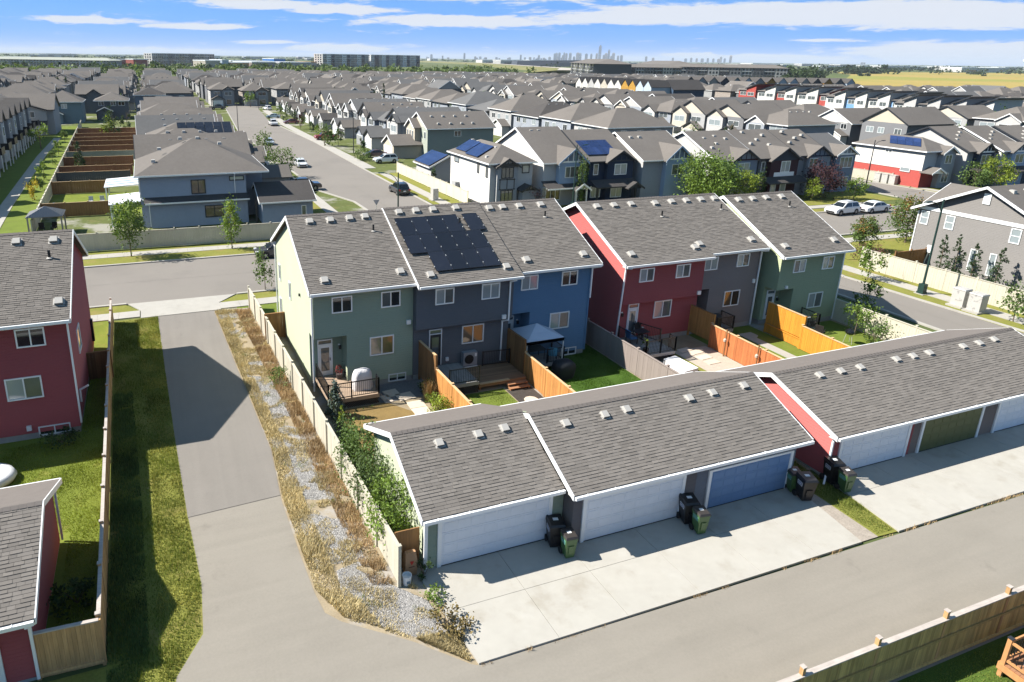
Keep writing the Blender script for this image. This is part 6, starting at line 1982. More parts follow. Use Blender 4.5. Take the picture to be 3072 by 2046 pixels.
def solar(label, corners, nu, nv, m, name='solar_array'):
    """Panels laid on a roof plane given by three corners (origin, u end, v end)."""
    o, ue, ve = (Vector(c) for c in corners)
    t = thing(name, label, 'solar panels', tuple(o)); U = (ue - o); V = (ve - o); n = U.cross(V).normalized()
    if n.z < 0: n = -n
    for i in range(nu):
        for j in range(nv):
            a = o + U * (i / nu + .004) + V * (j / nv + .004) + n * .1
            q = MB(); q.use(m); q.slab([a, a + U * (1 / nu - .008), a + U * (1 / nu - .008) + V * (1 / nv - .008), a + V * (1 / nv - .008)], n * .04); q.build('solar_panel', t)


# --- grey gabled house at the right edge
H = House('house', 'big grey gabled house with white trim at the right picture edge', (76, 38, 0))
gx0, gy0, gy1 = 70.4, 33.6, 45.0
H.body(gx0, 92, gy0, gy1, 5.6, siding('warm_grey', (.15, .142, .136), .14)); H.gable(gx0, 92, gy0, gy1, 5.6, 'x', siding('warm_grey', (.15, .142, .136), .14), roof_far, gutter_white, .5, o=.5, oe=.5)
q = H.part('belly_band', white_trim); q.box(gx0 - .06, gx0, gy0, gy1, 5.42, 5.75); H.end(q)
corner_boards(H.t, [(gx0, gy1)], 0, 5.2)
for (a, b) in ((43.95, 44.73), (41.57, 42.4), (36.02, 36.85)): H.win('-x', gx0, a, b, 3.97, 5.3, glass_blind, 0, rows=1)
for (a, b) in ((39.0, 39.6), (37.38, 37.95)): H.win('-x', gx0, a, b, .6, 2.7, glass_blind, 0, rows=1)
q = H.part('attic_vent', white_trim); q.box(gx0 - .08, gx0, 39.05, 39.65, 6.92, 7.9); H.end(q)
q = H.part('meter', white_trim); q.box(gx0 - .15, gx0, 43.0, 43.4, 1.4, 2.1); q.tube((gx0 - .08, 43.2, 1.4), (gx0 - .08, 43.4, .2), .06); H.end(q)
H.vents([(72, 38.4, 8.1), (74, 38.4, 8.1), (76, 38.4, 8.1)])
H.bump('+y', 45.0, 73.5, 80, 1.2, 0.01, 5.6, siding('warm_grey', (.15, .142, .136), .14), roof_far, gutter_white, .5, 5)
fence('dark red brown fence behind the cream panel fence', (66.0, 43.4), (70.3, 43.4), 1.7, wood_brown, wood_brown, single=False)

# --- row facing the near street, right of the side street
H = House('house', 'white house with dark half timber trim on the side street corner', (44, 86, 0))
H.body(41.1, 47.4, 80.6, 93.4, 6.0, W_WHITE); H.hip(41.1, 47.4, 80.6, 93.4, 6.0, roof_far, gutter_white, .55)
H.bump('-y', 80.6, 41.9, 44.9, .5, 0, 5.6, W_LGREY, roof_far, dark_trim, .62, 3.5, timber=dark_trim, gm=W_WHITE)
for (z0, z1) in ((4.0, 5.45), (.9, 2.45)): H.win('-y', 80.1, 42.5, 44.3, z0, z1, glass_mid, 2, dark_trim)
H.win('-y', 80.6, 45.8, 46.9, 4.5, 5.6, glass_blind, 0, dark_trim)
q = H.part('timber_trim', dark_trim)
for u in (42.35, 43.4, 44.45): fbox(q, '-y', 80.1, u - .05, u + .05, 2.5, 3.95, 0, .03)
for z in (.75, 2.55, 3.85): fbox(q, '-y', 80.1, 42.2, 44.6, z - .05, z + .05, 0, .035)
fbox(q, '-y', 80.1, 41.9, 44.9, 5.55, 5.95, 0, .12)
H.end(q)
H.bump('-y', 80.6, 45.3, 47.3, 1.4, 0.01, 2.5, W_LGREY, roof_dark, dark_trim, .55, .1, timber=dark_trim, gm=W_WHITE)
H.win('-x', 41.1, 81.2, 81.8, 4.0, 5.6, glass_mid, 0, dark_trim); H.win('-x', 41.1, 83.8, 84.4, 4.2, 6 - .3, glass_mid, 0, dark_trim); H.win('-x', 41.1, 90.4, 92.0, 4.7, 5.6, glass_blind, 0, dark_trim)
q = H.part('side_utility_box', W_GREY); q.box(40.4, 41.1, 90, 91.3, .2, 2.0); H.end(q)
solar('dark blue solar panels on the white house with dark trim', [(40.95, 84.2, 6.25), (40.95, 88.2, 6.25), (43.4, 84.2, 7.6)], 4, 2, solar_blue)
solar('second block of dark blue panels on the white house with dark trim', [(41.3, 88.6, 6.4), (41.3, 92.2, 6.4), (43.6, 88.6, 7.65)], 4, 2, solar_blue)
H.vents([(43.6, 84, 7.5), (43.8, 90, 7.6), (41.6, 82.6, 6.5), (43.9, 92, 7.6)])
H = House('garage_building', 'detached garage with solar roof beside the side street', (44, 105, 0), cat='garage')
H.body(41.3, 47.2, 101.5, 108, 2.6, W_LGREY); H.gable(41.3, 47.2, 101.5, 108, 2.6, 'y', W_LGREY, roof_far, gutter_white, .5)
H.win('-y', 101.5, 44.8, 46.2, .7, 1.8, glass_warm, 0)
solar('dark blue solar panels covering the detached garage roof', [(40.95, 101.4, 2.62), (40.95, 108.1, 2.62), (44.15, 101.4, 4.2)], 6, 3, solar_blue)

H = House('house', 'white sided house with pale blue gabled front', (51.5, 86, 0))
H.body(48.5, 54.7, 79.6, 95, 6.0, W_WHITE); H.gable(48.5, 54.7, 79.6, 95, 6.0, 'x', W_WHITE, roof_far, gutter_white, .48)
H.bump('-y', 79.6, 50.4, 54.5, .8, 2.9, 6.0, W_PBLUE, roof_far, W_PBLUE, .8, 5.0, timber=white_trim, gm=W_BGREY)
H.win('-y', 78.8, 51.3, 53.6, 3.9, 5.4, glass_mid, 2); H.win('-y', 79.6, 49.0, 51.3, .8, 2.5, glass_warm, 2)
H.bump('-y', 79.6, 48.6, 54.4, 1.5, 2.55, 2.7, white_trim, roof_dark, white_trim, .4, .1, roof='shed'); H.bump('-y', 78.4, 52.4, 54.2, 1.0, 2.5, 2.6, white_trim, roof_dark, white_trim, .7, 1.0)
q = H.part('porch_post', white_trim); q.box(52.4, 52.6, 77.5, 77.7, 0, 2.5); H.end(q); q = H.part('porch_post', white_trim); q.box(54.0, 54.2, 77.5, 77.7, 0, 2.5); H.end(q)
H.vents([(50.2, 86.6, 9.3), (51.4, 86.6, 9.3)])
H = House('house', 'dark navy house with white windows across the street', (59, 86, 0))
H.body(55.3, 62.3, 79.2, 93, 6.0, W_NAVY); H.gable(55.3, 62.3, 79.2, 93, 6.0, 'x', W_NAVY, roof_far, dark_trim, .48)
H.bump('-y', 79.2, 57.8, 62.0, .7, 0.01, 5.9, W_NAVY, roof_far, dark_trim, .62, 5.0, timber=W_CHAR)
H.win('-y', 78.5, 58.9, 60.9, 4.0, 5.5, glass_blind, 1); H.win('-y', 79.2, 56.0, 56.8, 4.0, 5.5, glass_mid, 0); H.win('-y', 79.2, 55.8, 57.4, .9, 2.5, glass_blind, 1); H.win('-y', 78.5, 58.6, 60.4, .9, 2.4, glass_blind, 1)
H.bump('-y', 78.5, 55.5, 62.0, 1.3, 2.55, 2.7, W_CHAR, roof_dark, dark_trim, .45, .1, roof='shed'); H.bump('-y', 77.2, 60.0, 62.0, .8, 2.4, 2.6, W_CHAR, roof_dark, dark_trim, .6, 1.2)
solar('framed blue solar panels on the dark navy house', [(55.4, 80.0, 6.55), (60.4, 80.0, 6.55), (55.4, 83.3, 8.1)], 6, 2, solar_blue)
q = H.part('porch_post', dark_trim); q.box(55.6, 55.8, 77.3, 77.5, 0, 2.5); H.end(q); q = H.part('porch_post', dark_trim); q.box(61.8, 62, 77.3, 77.5, 0, 2.5); H.end(q)
H = House('house', 'grey house with pale blue gable behind the large round tree', (67, 84, 0))
H.body(63.2, 71.6, 78, 91, 6.0, W_LGREY); H.gable(63.2, 71.6, 78, 91, 6.0, 'x', W_WHITE, roof_far, gutter_white, .46)
H.bump('-y', 78, 66.5, 70.6, .8, 0.01, 6.0, W_PBLUE, roof_far, W_PBLUE, .85, 5.0, timber=white_trim, gm=W_BGREY); H.win('-y', 77.2, 67.5, 69.6, 3.8, 5.3, glass_mid, 1)
H.vents([(64.5, 83, 8.4), (66, 83, 8.4), (64.5, 86.5, 8)])
H = House('house', 'grey house with slate blue front and white gutters, right of the large tree', (76, 81, 0))
H.body(73.0, 80.2, 75, 88.5, 6.0, W_LGREY); H.gable(73.0, 80.2, 75, 88.5, 6.0, 'x', W_LGREY, roof_far, gutter_white, .46)
H.bump('-y', 75, 75.6, 80.0, .6, 0.01, 5.9, W_BGREY, roof_far, dark_trim, .62, 5.0, timber=W_MAROON, gm=W_GREY)
H.win('-y', 74.4, 76.6, 78.6, 3.9, 5.5, glass_blind, 1); H.win('-y', 74.4, 75.8, 78.2, .7, 2.5, glass_blind, 1); H.bump('-y', 74.4, 73.2, 80.0, .9, 2.6, 2.75, W_CHAR, roof_dark, dark_trim, .4, .1, roof='shed')
H.vents([(74.4, 77.5, 7.3), (76, 78.5, 7.7), (78.6, 79.6, 8.2), (75, 80, 8.3), (77.2, 80.4, 8.5)])
H = House('house', 'dark maroon and black fronted house across the street', (84.4, 81, 0))
H.body(80.9, 88.0, 75, 88.5, 6.0, W_DGREY); H.gable(80.9, 88.0, 75, 88.5, 6.0, 'x', W_LGREY, roof_far, dark_trim, .46)
H.bump('-y', 75, 82.4, 87.6, .8, 0.01, 5.7, W_MAROON, roof_far, dark_trim, .62, 5.0, timber=W_CHAR, gm=W_CHAR)
H.win('-y', 74.2, 84.3, 86.0, 3.9, 5.5, glass_blind, 1); H.win('-y', 75, 81.4, 82.1, 3.9, 5.4, glass_mid, 0); H.win('-y', 74.2, 82.9, 83.9, 1.0, 2.5, glass_blind, 0); H.win('-y', 74.2, 84.7, 85.8, 1.0, 2.5, glass_blind, 0)
q = H.part('white_panel', white_trim); fbox(q, '-y', 74.2, 83.2, 87.0, 3.3, 3.9, 0, .03); H.end(q)
H.bump('-y', 74.2, 81.2, 88, 1.2, 2.5, 2.65, W_CHAR, roof_dark, dark_trim, .4, .1, roof='shed')
H.vents([(82, 78, 7.6), (84, 79, 8.0), (86, 80, 8.5), (83, 81, 8.9), (85, 77.5, 7.4)])
H = House('house', 'light grey house behind the purple tree', (92, 82, 0))
H.body(88.7, 95.4, 75.8, 88.5, 6.0, W_LGREY); H.gable(88.7, 95.4, 75.8, 88.5, 6.0, 'x', W_LGREY, roof_far, dark_trim, .46)
H.bump('-y', 75.8, 90.6, 95.2, .5, 0.01, 5.8, W_GREY, roof_far, dark_trim, .6, 5.0, timber=W_NAVY, gm=W_BGREY); H.win('-y', 75.3, 91.0, 92.6, 4.0, 5.5, glass_mid, 1); H.win('-y', 75.3, 91, 93.6, .9, 2.5, glass_mid, 1)
H.vents([(90, 78.4, 7.5), (92, 79.4, 8.0), (94, 80, 8.3), (91, 81, 8.8)])
H = House('house', 'slate blue house with white window trim on the corner street', (98.6, 81, 0))
H.body(95.9, 101.4, 76.5, 87, 5.8, W_BGREY); H.gable(95.9, 101.4, 76.5, 87, 5.8, 'x', W_LGREY, roof_blue, gutter_white, .46)
H.bump('-y', 76.5, 97.0, 101.0, .8, 0.01, 5.8, W_BGREY, roof_far, gutter_white, .6, 4.0, timber=white_trim, gm=W_LGREY); H.win('-y', 75.7, 97.8, 100.4, 3.7, 5.4, glass_mid, 2); H.win('-y', 75.7, 98, 100.2, .8, 2.4, glass_mid, 1)
H = House('house', 'white over barn red corner house with blue solar panels', (117, 80, 0))
H.body(114.4, 120.6, 74.2, 86, 2.75, W_RED); H.body(114.35, 120.65, 74.15, 86.05, 5.9, W_WHITE, 2.75); H.hip(114.35, 120.65, 74.15, 86.05, 5.9, roof_far, gutter_white, .5)
H.bump('-y', 74.15, 117.3, 120.4, .8, 0.01, 5.6, W_LGREY, roof_far, gutter_white, .6, 3.5); H.win('-y', 73.35, 118.0, 119.6, 3.9, 5.3, glass_mid, 1); H.win('-y', 73.35, 118.0, 119.6, .9, 2.4, glass_mid, 1); H.bump('-y', 74.15, 114.5, 117.2, 1.5, 2.5, 2.65, white_trim, roof_far, gutter_white, .5, .2)
H.win('-x', 114.35, 76, 77.6, 2.3, 3.0, glass_blind, 0); H.win('-x', 114.35, 79.5, 80.7, 5.0, 5.5, glass_mid, 1)
solar('blue solar panels on the white over barn red corner house', [(114.9, 75.4, 6.35), (114.9, 80.6, 6.35), (116.9, 77.0, 7.4)], 4, 2, solar_blue)
cw = [W_LGREY, W_WHITE, W_BGREY, W_LGREY, W_CREAM, W_TEAL]
for k in range(6):
    x = 121.9 + k * 6.9
    H = House('house', ('pale grey house right beside the barn red corner house', 'white house second right of the barn red corner house', 'slate house third right of the barn red corner house', 'light grey house fourth right of the barn red corner house', 'cream house fifth right of the barn red corner house', 'teal house sixth right of the barn red corner house')[k], (x + 3, 80 - k * .8, 0), merged=False, group='houses facing the near street on the right')
    y = 72.6 - k * .9
    H.body(x, x + 5.9, y, y + 13.5, 5.9, cw[k]); H.gable(x, x + 5.9, y, y + 13.5, 5.9, 'x', cw[k], roof_far, dark_trim if k % 2 == 0 else gutter_white, .46)
    H.bump('-y', y, x + 1.5, x + 5.5, .7, 0.01, 5.7, (W_NAVY, W_PBLUE, W_CHAR)[k % 3], roof_far, dark_trim, .65, 4.5, timber=white_trim, gm=(W_NAVY, W_BGREY, W_CHAR)[k % 3]); H.win('-y', y - .7, x + 2.4, x + 4.6, 3.8, 5.3, glass_mid, 1); H.win('-y', y - .7, x + 2.4, x + 4.6, .8, 2.3, glass_mid, 1)
    H.bump('-y', y - .7, x + .2, x + 5.6, 1.0, 2.5, 2.65, W_CHAR, roof_dark, dark_trim, .45, .1, roof='shed')
    H.vents([(x + 1.4, y + 3, 7.3), (x + 3, y + 4, 7.8), (x + 4.6, y + 4.8, 8.2)])

# --- pale blue grey house on the left behind the cream fence
H = House('house', 'pale blue grey house with hip roof behind the far cream fence', (5, 88, 0))
wl = SD('pale_blue_grey', (.40, .43, .475))
H.body(-1.5, 10.2, 82.9, 95, 5.95, wl); H.body(10.2, 12.6, 86.4, 95, 5.95, wl, name='wall'); H.hip(-1.5, 12.4, 82.9, 96, 5.98, roof_far, gutter_white, .48)
H.win('-y', 82.9, 4.0, 5.6, 3.6, 5.25, glass_warm, 1, dark_trim); H.win('-y', 82.9, 8.3, 10.0, 4.95, 5.5, glass_blind, 0, dark_trim); H.win('-y', 82.3, 5.3, 7.4, .9, 2.3, glass_warm, 1, dark_trim)
q = H.part('lower_wall', wl); q.box(-.6, 10.2, 82.3, 82.9, 0, 2.9); H.end(q)
q = H.part('lower_roof', roof_dark); q.slab([(-1.2, 81.9, 2.95), (10.4, 81.9, 2.95), (10.4, 82.9, 3.45), (-1.2, 82.9, 3.45)], (0, 0, -.12)); H.end(q)
q = H.part('gutter', gutter_white); q.box(-1.2, 10.4, 81.82, 81.9, 2.78, 2.95); H.end(q)
H.body(11.6, 17.6, 80.6, 87.5, 2.7, wl, name='garage_wall'); H.gable(11.6, 17.6, 80.6, 87.5, 2.75, 'x', wl, roof_dark, gutter_white, .45)
H.win('-y', 80.6, 16.2, 16.8, .8, 2.0, glass_mid, 0)
downspout(H.t, [(8.9, 82.3, 5.8), (8.9, 82.83, 5.6), (8.9, 82.83, 3.5)]); downspout(H.t, [(-1.5, 82.3, 5.8), (-1.55, 82.83, 5.6), (-1.55, 82.83, 3.5), (-.7, 82.2, 2.8), (-.7, 82.2, .2)])
H.vents([(3.5, 89.5, 9.2), (5.5, 89.3, 9.2), (8, 88.5, 8.6), (0.2, 85, 7.2), (1, 88, 8.2)])
q = H.part('porch_post', dark_trim); q.box(10.9, 11.1, 81.2, 81.4, 0, 2.8); H.end(q)
q = MB(); q.use(mat('awning_white', (.74, .76, .79), rough=.4, var=.02))
t = thing('patio_cover', 'white slatted patio cover behind the second left house', 'patio cover', (-4, 101, 0))
q.slab([(-6.0, 102.9, 2.5), (-1.6, 102.9, 2.75), (-1.6, 96.2, 2.75), (-6.0, 96.2, 2.5)], (0, 0, .1)); q.build('roof_sheet', t)
for k in range(3):
    q = MB(); q.use(mat('awning_blue', (.30, .38, .48), rough=.3)); q.slab([(-5.9, 97.5 + k * 1.9, 2.61), (-1.8, 97.5 + k * 1.9, 2.86), (-1.8, 98.2 + k * 1.9, 2.86), (-5.9, 98.2 + k * 1.9, 2.61)], (0, 0, .02)); q.build('skylight_strip', t)
for (x, y) in ((-5.8, 96.4), (-5.8, 102.6)):
    q = MB(); q.use(white_trim); q.box(x - .08, x + .08, y - .08, y + .08, 0, 2.5); q.build('post', t)
t = thing('patio_cover', 'plain white patio cover behind the pale blue grey house', 'patio cover', (-3.2, 88, 0))
q = MB(); q.use(MATS['awning_white']); q.slab([(-5.0, 84.4, 2.5), (-1.6, 84.4, 2.75), (-1.6, 90.2, 2.75), (-5.2, 90.2, 2.5)], (0, 0, .1)); q.build('roof_sheet', t)
for (x, y) in ((-4.8, 84.6), (-4.9, 90)):
    q = MB(); q.use(white_trim); q.box(x - .08, x + .08, y - .08, y + .08, 0, 2.5); q.build('post', t)
t = thing('gazebo', 'grey metal roofed gazebo in the left yard corner', 'gazebo', (-11.4, 83.5, 0))
q = MB(); q.use(mat('gazebo_metal', (.30, .29, .295), rough=.5, lap=.25, lapaxis=0, var=.03)); c = (-11.3, 83.4, 3.05)
cs = [(-13.1, 81.7, 2.2), (-9.5, 81.7, 2.2), (-9.5, 85.1, 2.2), (-13.1, 85.1, 2.2)]
for i in range(4): q.slab([cs[i], cs[(i + 1) % 4], c], (0, 0, -.06))
q.build('roof', t)
for (x, y, *_) in cs:
    q = MB(); q.use(mat('gazebo_post', (.30, .26, .245), rough=.7)); q.box(x - .0 + (.1 if x < -11 else -.25), x + (.25 if x < -11 else -.1), y + (.1 if y < 83 else -.25), y + (.25 if y < 83 else -.1), 0, 2.15); q.build('post', t)
patio_chair('dark chair in the left gazebo, left one', -12.0, 84.2, 0, 0.2, MATS['wicker']); patio_chair('dark chair in the left gazebo, right one', -10.8, 84.2, 0, -.2, MATS['wicker'])
for k, (x, y, rz, m, lab) in enumerate(((-7.9, 98.9, 0.0, MATS['table_pale'], 'pale lawn chair in the left fenced yard, left of the pair'), (-6.5, 98.9, .2, MATS['table_pale'], 'pale lawn chair in the left fenced yard, right of the pair'), (-11.7, 95.6, 1.0, MATS['cushion_bright'], 'blue lawn chair in the left fenced yard'))):
    patio_chair(lab, x, y, 0, rz, m)
shed_lawn = sheet('left_fenced_lawn', [(-12.4, 92.3), (-1.6, 91.2), (-1.6, 106), (-13.2, 107)], .02, MATS['lawn_bright'])

# footpath and townhouses on the far left
strip('footpath', [(-17.3, 86), (-18.0, 100), (-19.6, 150), (-19.9, 182)], 1.5, 0, .06, concrete_walk)
sheet('footpath_verge', [(-23, 76), (-13.2, 76), (-15.6, 150), (-17, 212), (-24, 212)], .01, lawn_mat)
fence('pale long fence along the left footpath', (-12.6, 82), (-16.6, 209), 1.8, fence_cream, fence_cream, board=.25, posts_above=.1, single=False)
bf = ['first', 'second', 'third', 'fourth', 'fifth', 'sixth', 'seventh', 'eighth', 'ninth', 'tenth', 'eleventh']
for k, (y, xr) in enumerate(((91.4, -5.1), (107.2, -6.0), (116, -3.3), (122.3, -3), (133.2, -3), (141.2, -1.6), (150, -1.5), (158.6, -1.4), (166, -1.5), (174, -2.4), (186, -2.4))):
    xl = -12.6 - (y - 82) * .0315
    m = (wood_brown, wood_brown, mat('fence_slate', (.075, .085, .09), rough=.8, var=.1), wood_brown, wood_brown, mat('fence_sage', (.21, .24, .22), rough=.8, var=.1), wood_brown, wood_brown, wood_brown, wood_brown, wood_brown)[k]
    fence('%s cross fence from the near end in the left yards' % bf[k], (xl + .1, y + .3), (xr, y), 1.75, m if k < 3 else mat('fence_red_brown', (.20, .085, .045), rough=.8, var=.12, scale=.5, grain=((3, 3, .3), .12)) if m is wood_brown else m, wood_tan, board=.3, posts_above=.08, single=False)
for k in range(6):
    H = House('townhouse', '%s left edge townhouse with black balcony from the near end' % bf[k], (-28, 104 + k * 16, 0), cat='townhouse', group='townhouses along the left footpath')
    y = 96 + k * 15.5; xr = -24.3 - k * .35
    H.body(xr - 12, xr, y, y + 14, 7.0, (W_GREY, W_LGREY)[k % 2]); H.gable(xr - 12, xr, y, y + 14, 7.0, 'y', W_GREY, roof_far, dark_trim, .5)
    for j in range(2):
        yy0 = y + .6 + j * 7
        H.bump('+x', xr, yy0, yy0 + 3.0, 1.0, 0.01, 7.4, (W_WHITE, W_GREY)[j], roof_far, dark_trim, 1.1, 4.0)
        q = H.part('balcony', black_metal); q.box(xr, xr + 2.2, yy0 + 3.4, yy0 + 6.6, 2.75, 2.95); q.box(xr + 2.12, xr + 2.2, yy0 + 3.4, yy0 + 6.6, 2.95, 3.9); q.box(xr, xr + 2.2, yy0 + 3.4, yy0 + 3.46, 2.95, 3.9); H.end(q)
        for u in (3.5, 6.4): q = H.part('balcony_post', white_trim); q.box(xr + 1.95, xr + 2.1, yy0 + u, yy0 + u + .15, 0, 2.75); H.end(q)
        H.win('+x', xr + 1.0, yy0 + .8, yy0 + 2.2, 4.5, 6.2, glass_mid, 0); H.win('+x', xr, yy0 + 4, yy0 + 6, 3.0, 5.0, glass_mid, 1)
H = House('house', 'white and grey house with white garage door at the end of the left footpath', (-27, 196, 0))
H.body(-32, -21, 191, 204, 6.0, W_LGREY); H.gable(-32, -21, 191, 204, 6.0, 'x', W_LGREY, roof_far, dark_trim, .5); H.bump('-y', 191, -31.5, -22.5, .6, 3.3, 5.9, W_WHITE, roof_dark, dark_trim, .3, 3)
H.win('-y', 190.4, -30.8, -28.8, 4.1, 5.5, glass_mid, 1); H.win('-y', 190.4, -27, -25, 4.1, 5.5, glass_mid, 1); H.bump('-y', 191, -31.5, -22.8, 1.8, 0.01, 2.6, W_LGREY, roof_dark, dark_trim, .5, .1, roof='shed'); H.gdoor('-y', 189.2, -30.5, -24, garage_white)


# ------------------------------------------------------------------ rows of houses, procedural variations along streets
ORD = ['first', 'second', 'third', 'fourth', 'fifth', 'sixth', 'seventh', 'eighth', 'ninth', 'tenth', 'eleventh', 'twelfth', 'thirteenth', 'fourteenth', 'fifteenth', 'sixteenth', 'seventeenth', 'eighteenth', 'nineteenth', 'twentieth']
ORD += ['twenty ' + o for o in ORD[:9]] + ['thirtieth'] + ['thirty ' + o for o in ORD[:9]]
PAL = [(W_WHITE, 'white'), (W_LGREY, 'light grey'), (W_CREAM, 'cream'), (W_GREY, 'grey'), (W_BEIGE, 'beige'), (W_BGREY, 'slate'), (W_TAUPE, 'taupe'), (W_WHITE, 'white'), (W_TEAL, 'teal grey')]


def row_house(label, x0, x1, y0, y1, face, style, seed, merged, wm=None, garage_side=0, group=None, side=None):
    r = random.Random(seed)
    wm = wm or r.choice(PAL)[0]
    sm = side or wm
    rm = roof_blue if r.random() < .12 else (roof_dark if r.random() < .1 else roof_far)
    tr = dark_trim if r.random() < .5 else gutter_white
    ze = r.uniform(5.4, 6.5)
    H = House('house', label, ((x0 + x1) / 2, (y0 + y1) / 2, 0), merged=merged, group=group)
    H.body(x0, x1, y0, y1, ze, sm)
    w = y1 - y0 if face in ('-x', '+x') else x1 - x0
    plane = {'-x': x0, '+x': x1, '-y': y0, '+y': y1}[face]
    u0 = y0 if face in ('-x', '+x') else x0
    if style == 'hip': H.hip(x0, x1, y0, y1, ze, rm, tr, r.uniform(.42, .55))
    else: H.gable(x0, x1, y0, y1, ze, 'x' if face in ('-x', '+x') else 'y', wm, rm, tr, r.uniform(.45, .6))
    gm = r.choice([W_WHITE, W_CREAM, W_LGREY, W_BGREY, wm])
    if 'front' in style or r.random() < .0: pass
    return H, r, wm, rm, tr, ze, w, plane, u0, gm


def front_house(label, x0, x1, y0, y1, face, style, seed, merged=False, wm=None, group=None, side=None, proj=5.2):
    H, r, wm, rm, tr, ze, w, plane, u0, gm = row_house(label, x0, x1, y0, y1, face, style, seed, merged, wm, group=group, side=side)
    left = r.random() < .5
    a, b = (u0 + .3, u0 + w * .52) if left else (u0 + w * .48, u0 + w - .3)
    H.bump(face, plane, a, b, proj, 0.01, 2.7, r.choice([wm, gm]), rm, tr, .55, .1 if proj > 2 else 2, timber=None, gm=gm)
    sg = {'-x': -1, '-y': -1, '+x': 1, '+y': 1}[face]
    H.gdoor(face, plane + sg * proj, a + .5, b - .5, r.choice([garage_white, garage_white, mat('garage_door_dark', (.06, .06, .065), rough=.5), mat('garage_door_grey', (.3, .31, .32), rough=.5)]))
    c, d = (u0 + w * .5, u0 + w - .3) if left else (u0 + .3, u0 + w * .5)
    H.bump(face, plane, c, d, 1.0, 0.01, ze - .1, gm, rm, tr, .62, 4.5, timber=r.choice([None, dark_trim]), gm=r.choice([gm, wm]))
    H.win(face, plane + sg * 1.0, c + .7, d - .7, 3.9, 5.3, r.choice([glass_mid, glass_blind, glass_dark]), 1)
    H.win(face, plane, a + 1.0, b - 1.0, 4.1, 5.4, r.choice([glass_mid, glass_blind]), 1)
    H.win(face, plane + sg * 1.0, c + 1.2, d - .9, .4, 2.5, glass_dark, 0)
    return H


def back_house(label, x0, x1, y0, y1, face, style, seed, merged=False, wm=None, group=None, side=None):
    H, r, wm, rm, tr, ze, w, plane, u0, gm = row_house(label, x0, x1, y0, y1, face, style, seed, merged, wm, group=group, side=side)
    for f, ww in ((.18, 1.6), (.55, 1.5), (.8, 1.8)):
        if r.random() < .85: H.win(face, plane, u0 + w * f - ww / 2, u0 + w * f + ww / 2, 4.0, 5.3, r.choice([glass_mid, glass_dark, glass_blind]), 1)
    H.win(face, plane, u0 + w * .3 - 1.2, u0 + w * .3 + 1.2, .7, 2.4, glass_mid, 1)
    if r.random() < .5: H.bump(face, plane, u0 + .5, u0 + w * .5, 2.2, 0.01, 2.7, wm, rm, tr, .5, .1)
    return H


def top_vents(H, x0, x1, y0, y1, ze, pitch, n=4):
    """Row of vents just below the ridge on the near slope, ridge along X."""
    hf = (y1 - y0) / 2; y = (y0 + y1) / 2 - 1.0
    for k in range(n):
        x = x0 + (x1 - x0) * (.3 + .5 * k / max(1, n - 1)); H.vents([(x, y, ze + pitch * (hf - 1.0) + .1)])


# right side of the side street, facing it
sage = House('house', 'sage green house with plain shaded side wall, first on the right of the side street', (57, 131, 0))
H = sage
H.body(50.4, 64.6, 126, 136.4, 6.0, W_SAGE); H.gable(50.4, 64.6, 126, 136.4, 6.0, 'x', W_CREAM, roof_far, gutter_white, .5)
H.bump('-x', 50.4, 129.6, 134.4, 1.3, 0.01, 5.9, W_BEIGE, roof_far, gutter_white, .62, 4); H.bump('-x', 50.4, 128.6, 135, 6.0, .005, 2.65, W_BEIGE, roof_far, gutter_white, .5, .1); H.gdoor('-x', 44.4, 129.4, 134.3, garage_white)
for u in (130.3, 131.7, 133.1): H.win('-x', 49.1, u, u + .8, 3.6, 5.2, glass_mid, 0)
H.win('-x', 50.4, 126.8, 127.8, 3.8, 5.2, glass_mid, 0); H.win('-y', 126, 56.0, 57.5, 4.3, 5.4, glass_dark, 1)
H.vents([(52.5, 129.5, 7.9), (55, 129.5, 7.9), (57.5, 129.5, 7.9), (60, 129.5, 7.9), (53, 127, 6.7), (55.6, 127, 6.7), (58, 127, 6.7), (60.4, 127, 6.7)])
for k in range(12):
    y = 138.2 + k * 11.1
    xs = 49.6 + (k > 8) * (k - 8) * .6
    H = front_house('%s house past the sage green one, right of the side street' % ORD[k], xs, xs + 14.5, y, y + 10.2, '-x', ('gable', 'hip', 'gable')[k % 3], 200 + k, False, (W_WHITE, W_LGREY, W_LGREY, W_WHITE, W_GREY, W_WHITE, W_BEIGE, W_LGREY, W_WHITE)[k % 9], 'houses on the right of the side street', side=(W_LGREY, W_BGREY, W_LGREY, W_DGREY)[k % 4])
    if k < 6: top_vents(H, xs, xs + 14.5, y, y + 10.2, 6, .45)
    H.finish()
# left side of the side street, backs to the fenced yards
for k in range(10):
    y = 97.5 + k * 11.2
    H = front_house('%s house past the pale blue grey one, left of the side street' % ORD[k], -1.6 + (k % 3) * .8, 12.6 - (k % 2) * 1.4, y, y + 9.2, '+x', ('gable', 'hip', 'hip', 'gable')[k % 4], 300 + k, False, (W_LGREY, W_GREY, W_WHITE, W_LGREY, W_BGREY)[k % 5], 'houses on the left of the side street', proj=5.5)
    if k < 5: top_vents(H, -1.6, 12.6, y, y + 9.2, 6, .45)
    H.finish()
solar('black solar panels in three rows on a left roof by the side street', [(4.5, 119.6, 6.05), (13.2, 119.6, 6.05), (4.5, 123.8, 8.05)], 6, 3, solar_mat)
for k, (x, y, wx) in enumerate(((24, 288, 9), (36, 286, 10), (49, 284, 10))):
    H = front_house('%s house facing down the side street from its far end' % ORD[k], x, x + wx, y, y + 13, '-y', 'hip', 350 + k, False, (W_LGREY, W_TAUPE, W_GREY)[k], 'houses at the far end of the side street', proj=2.5); H.finish()
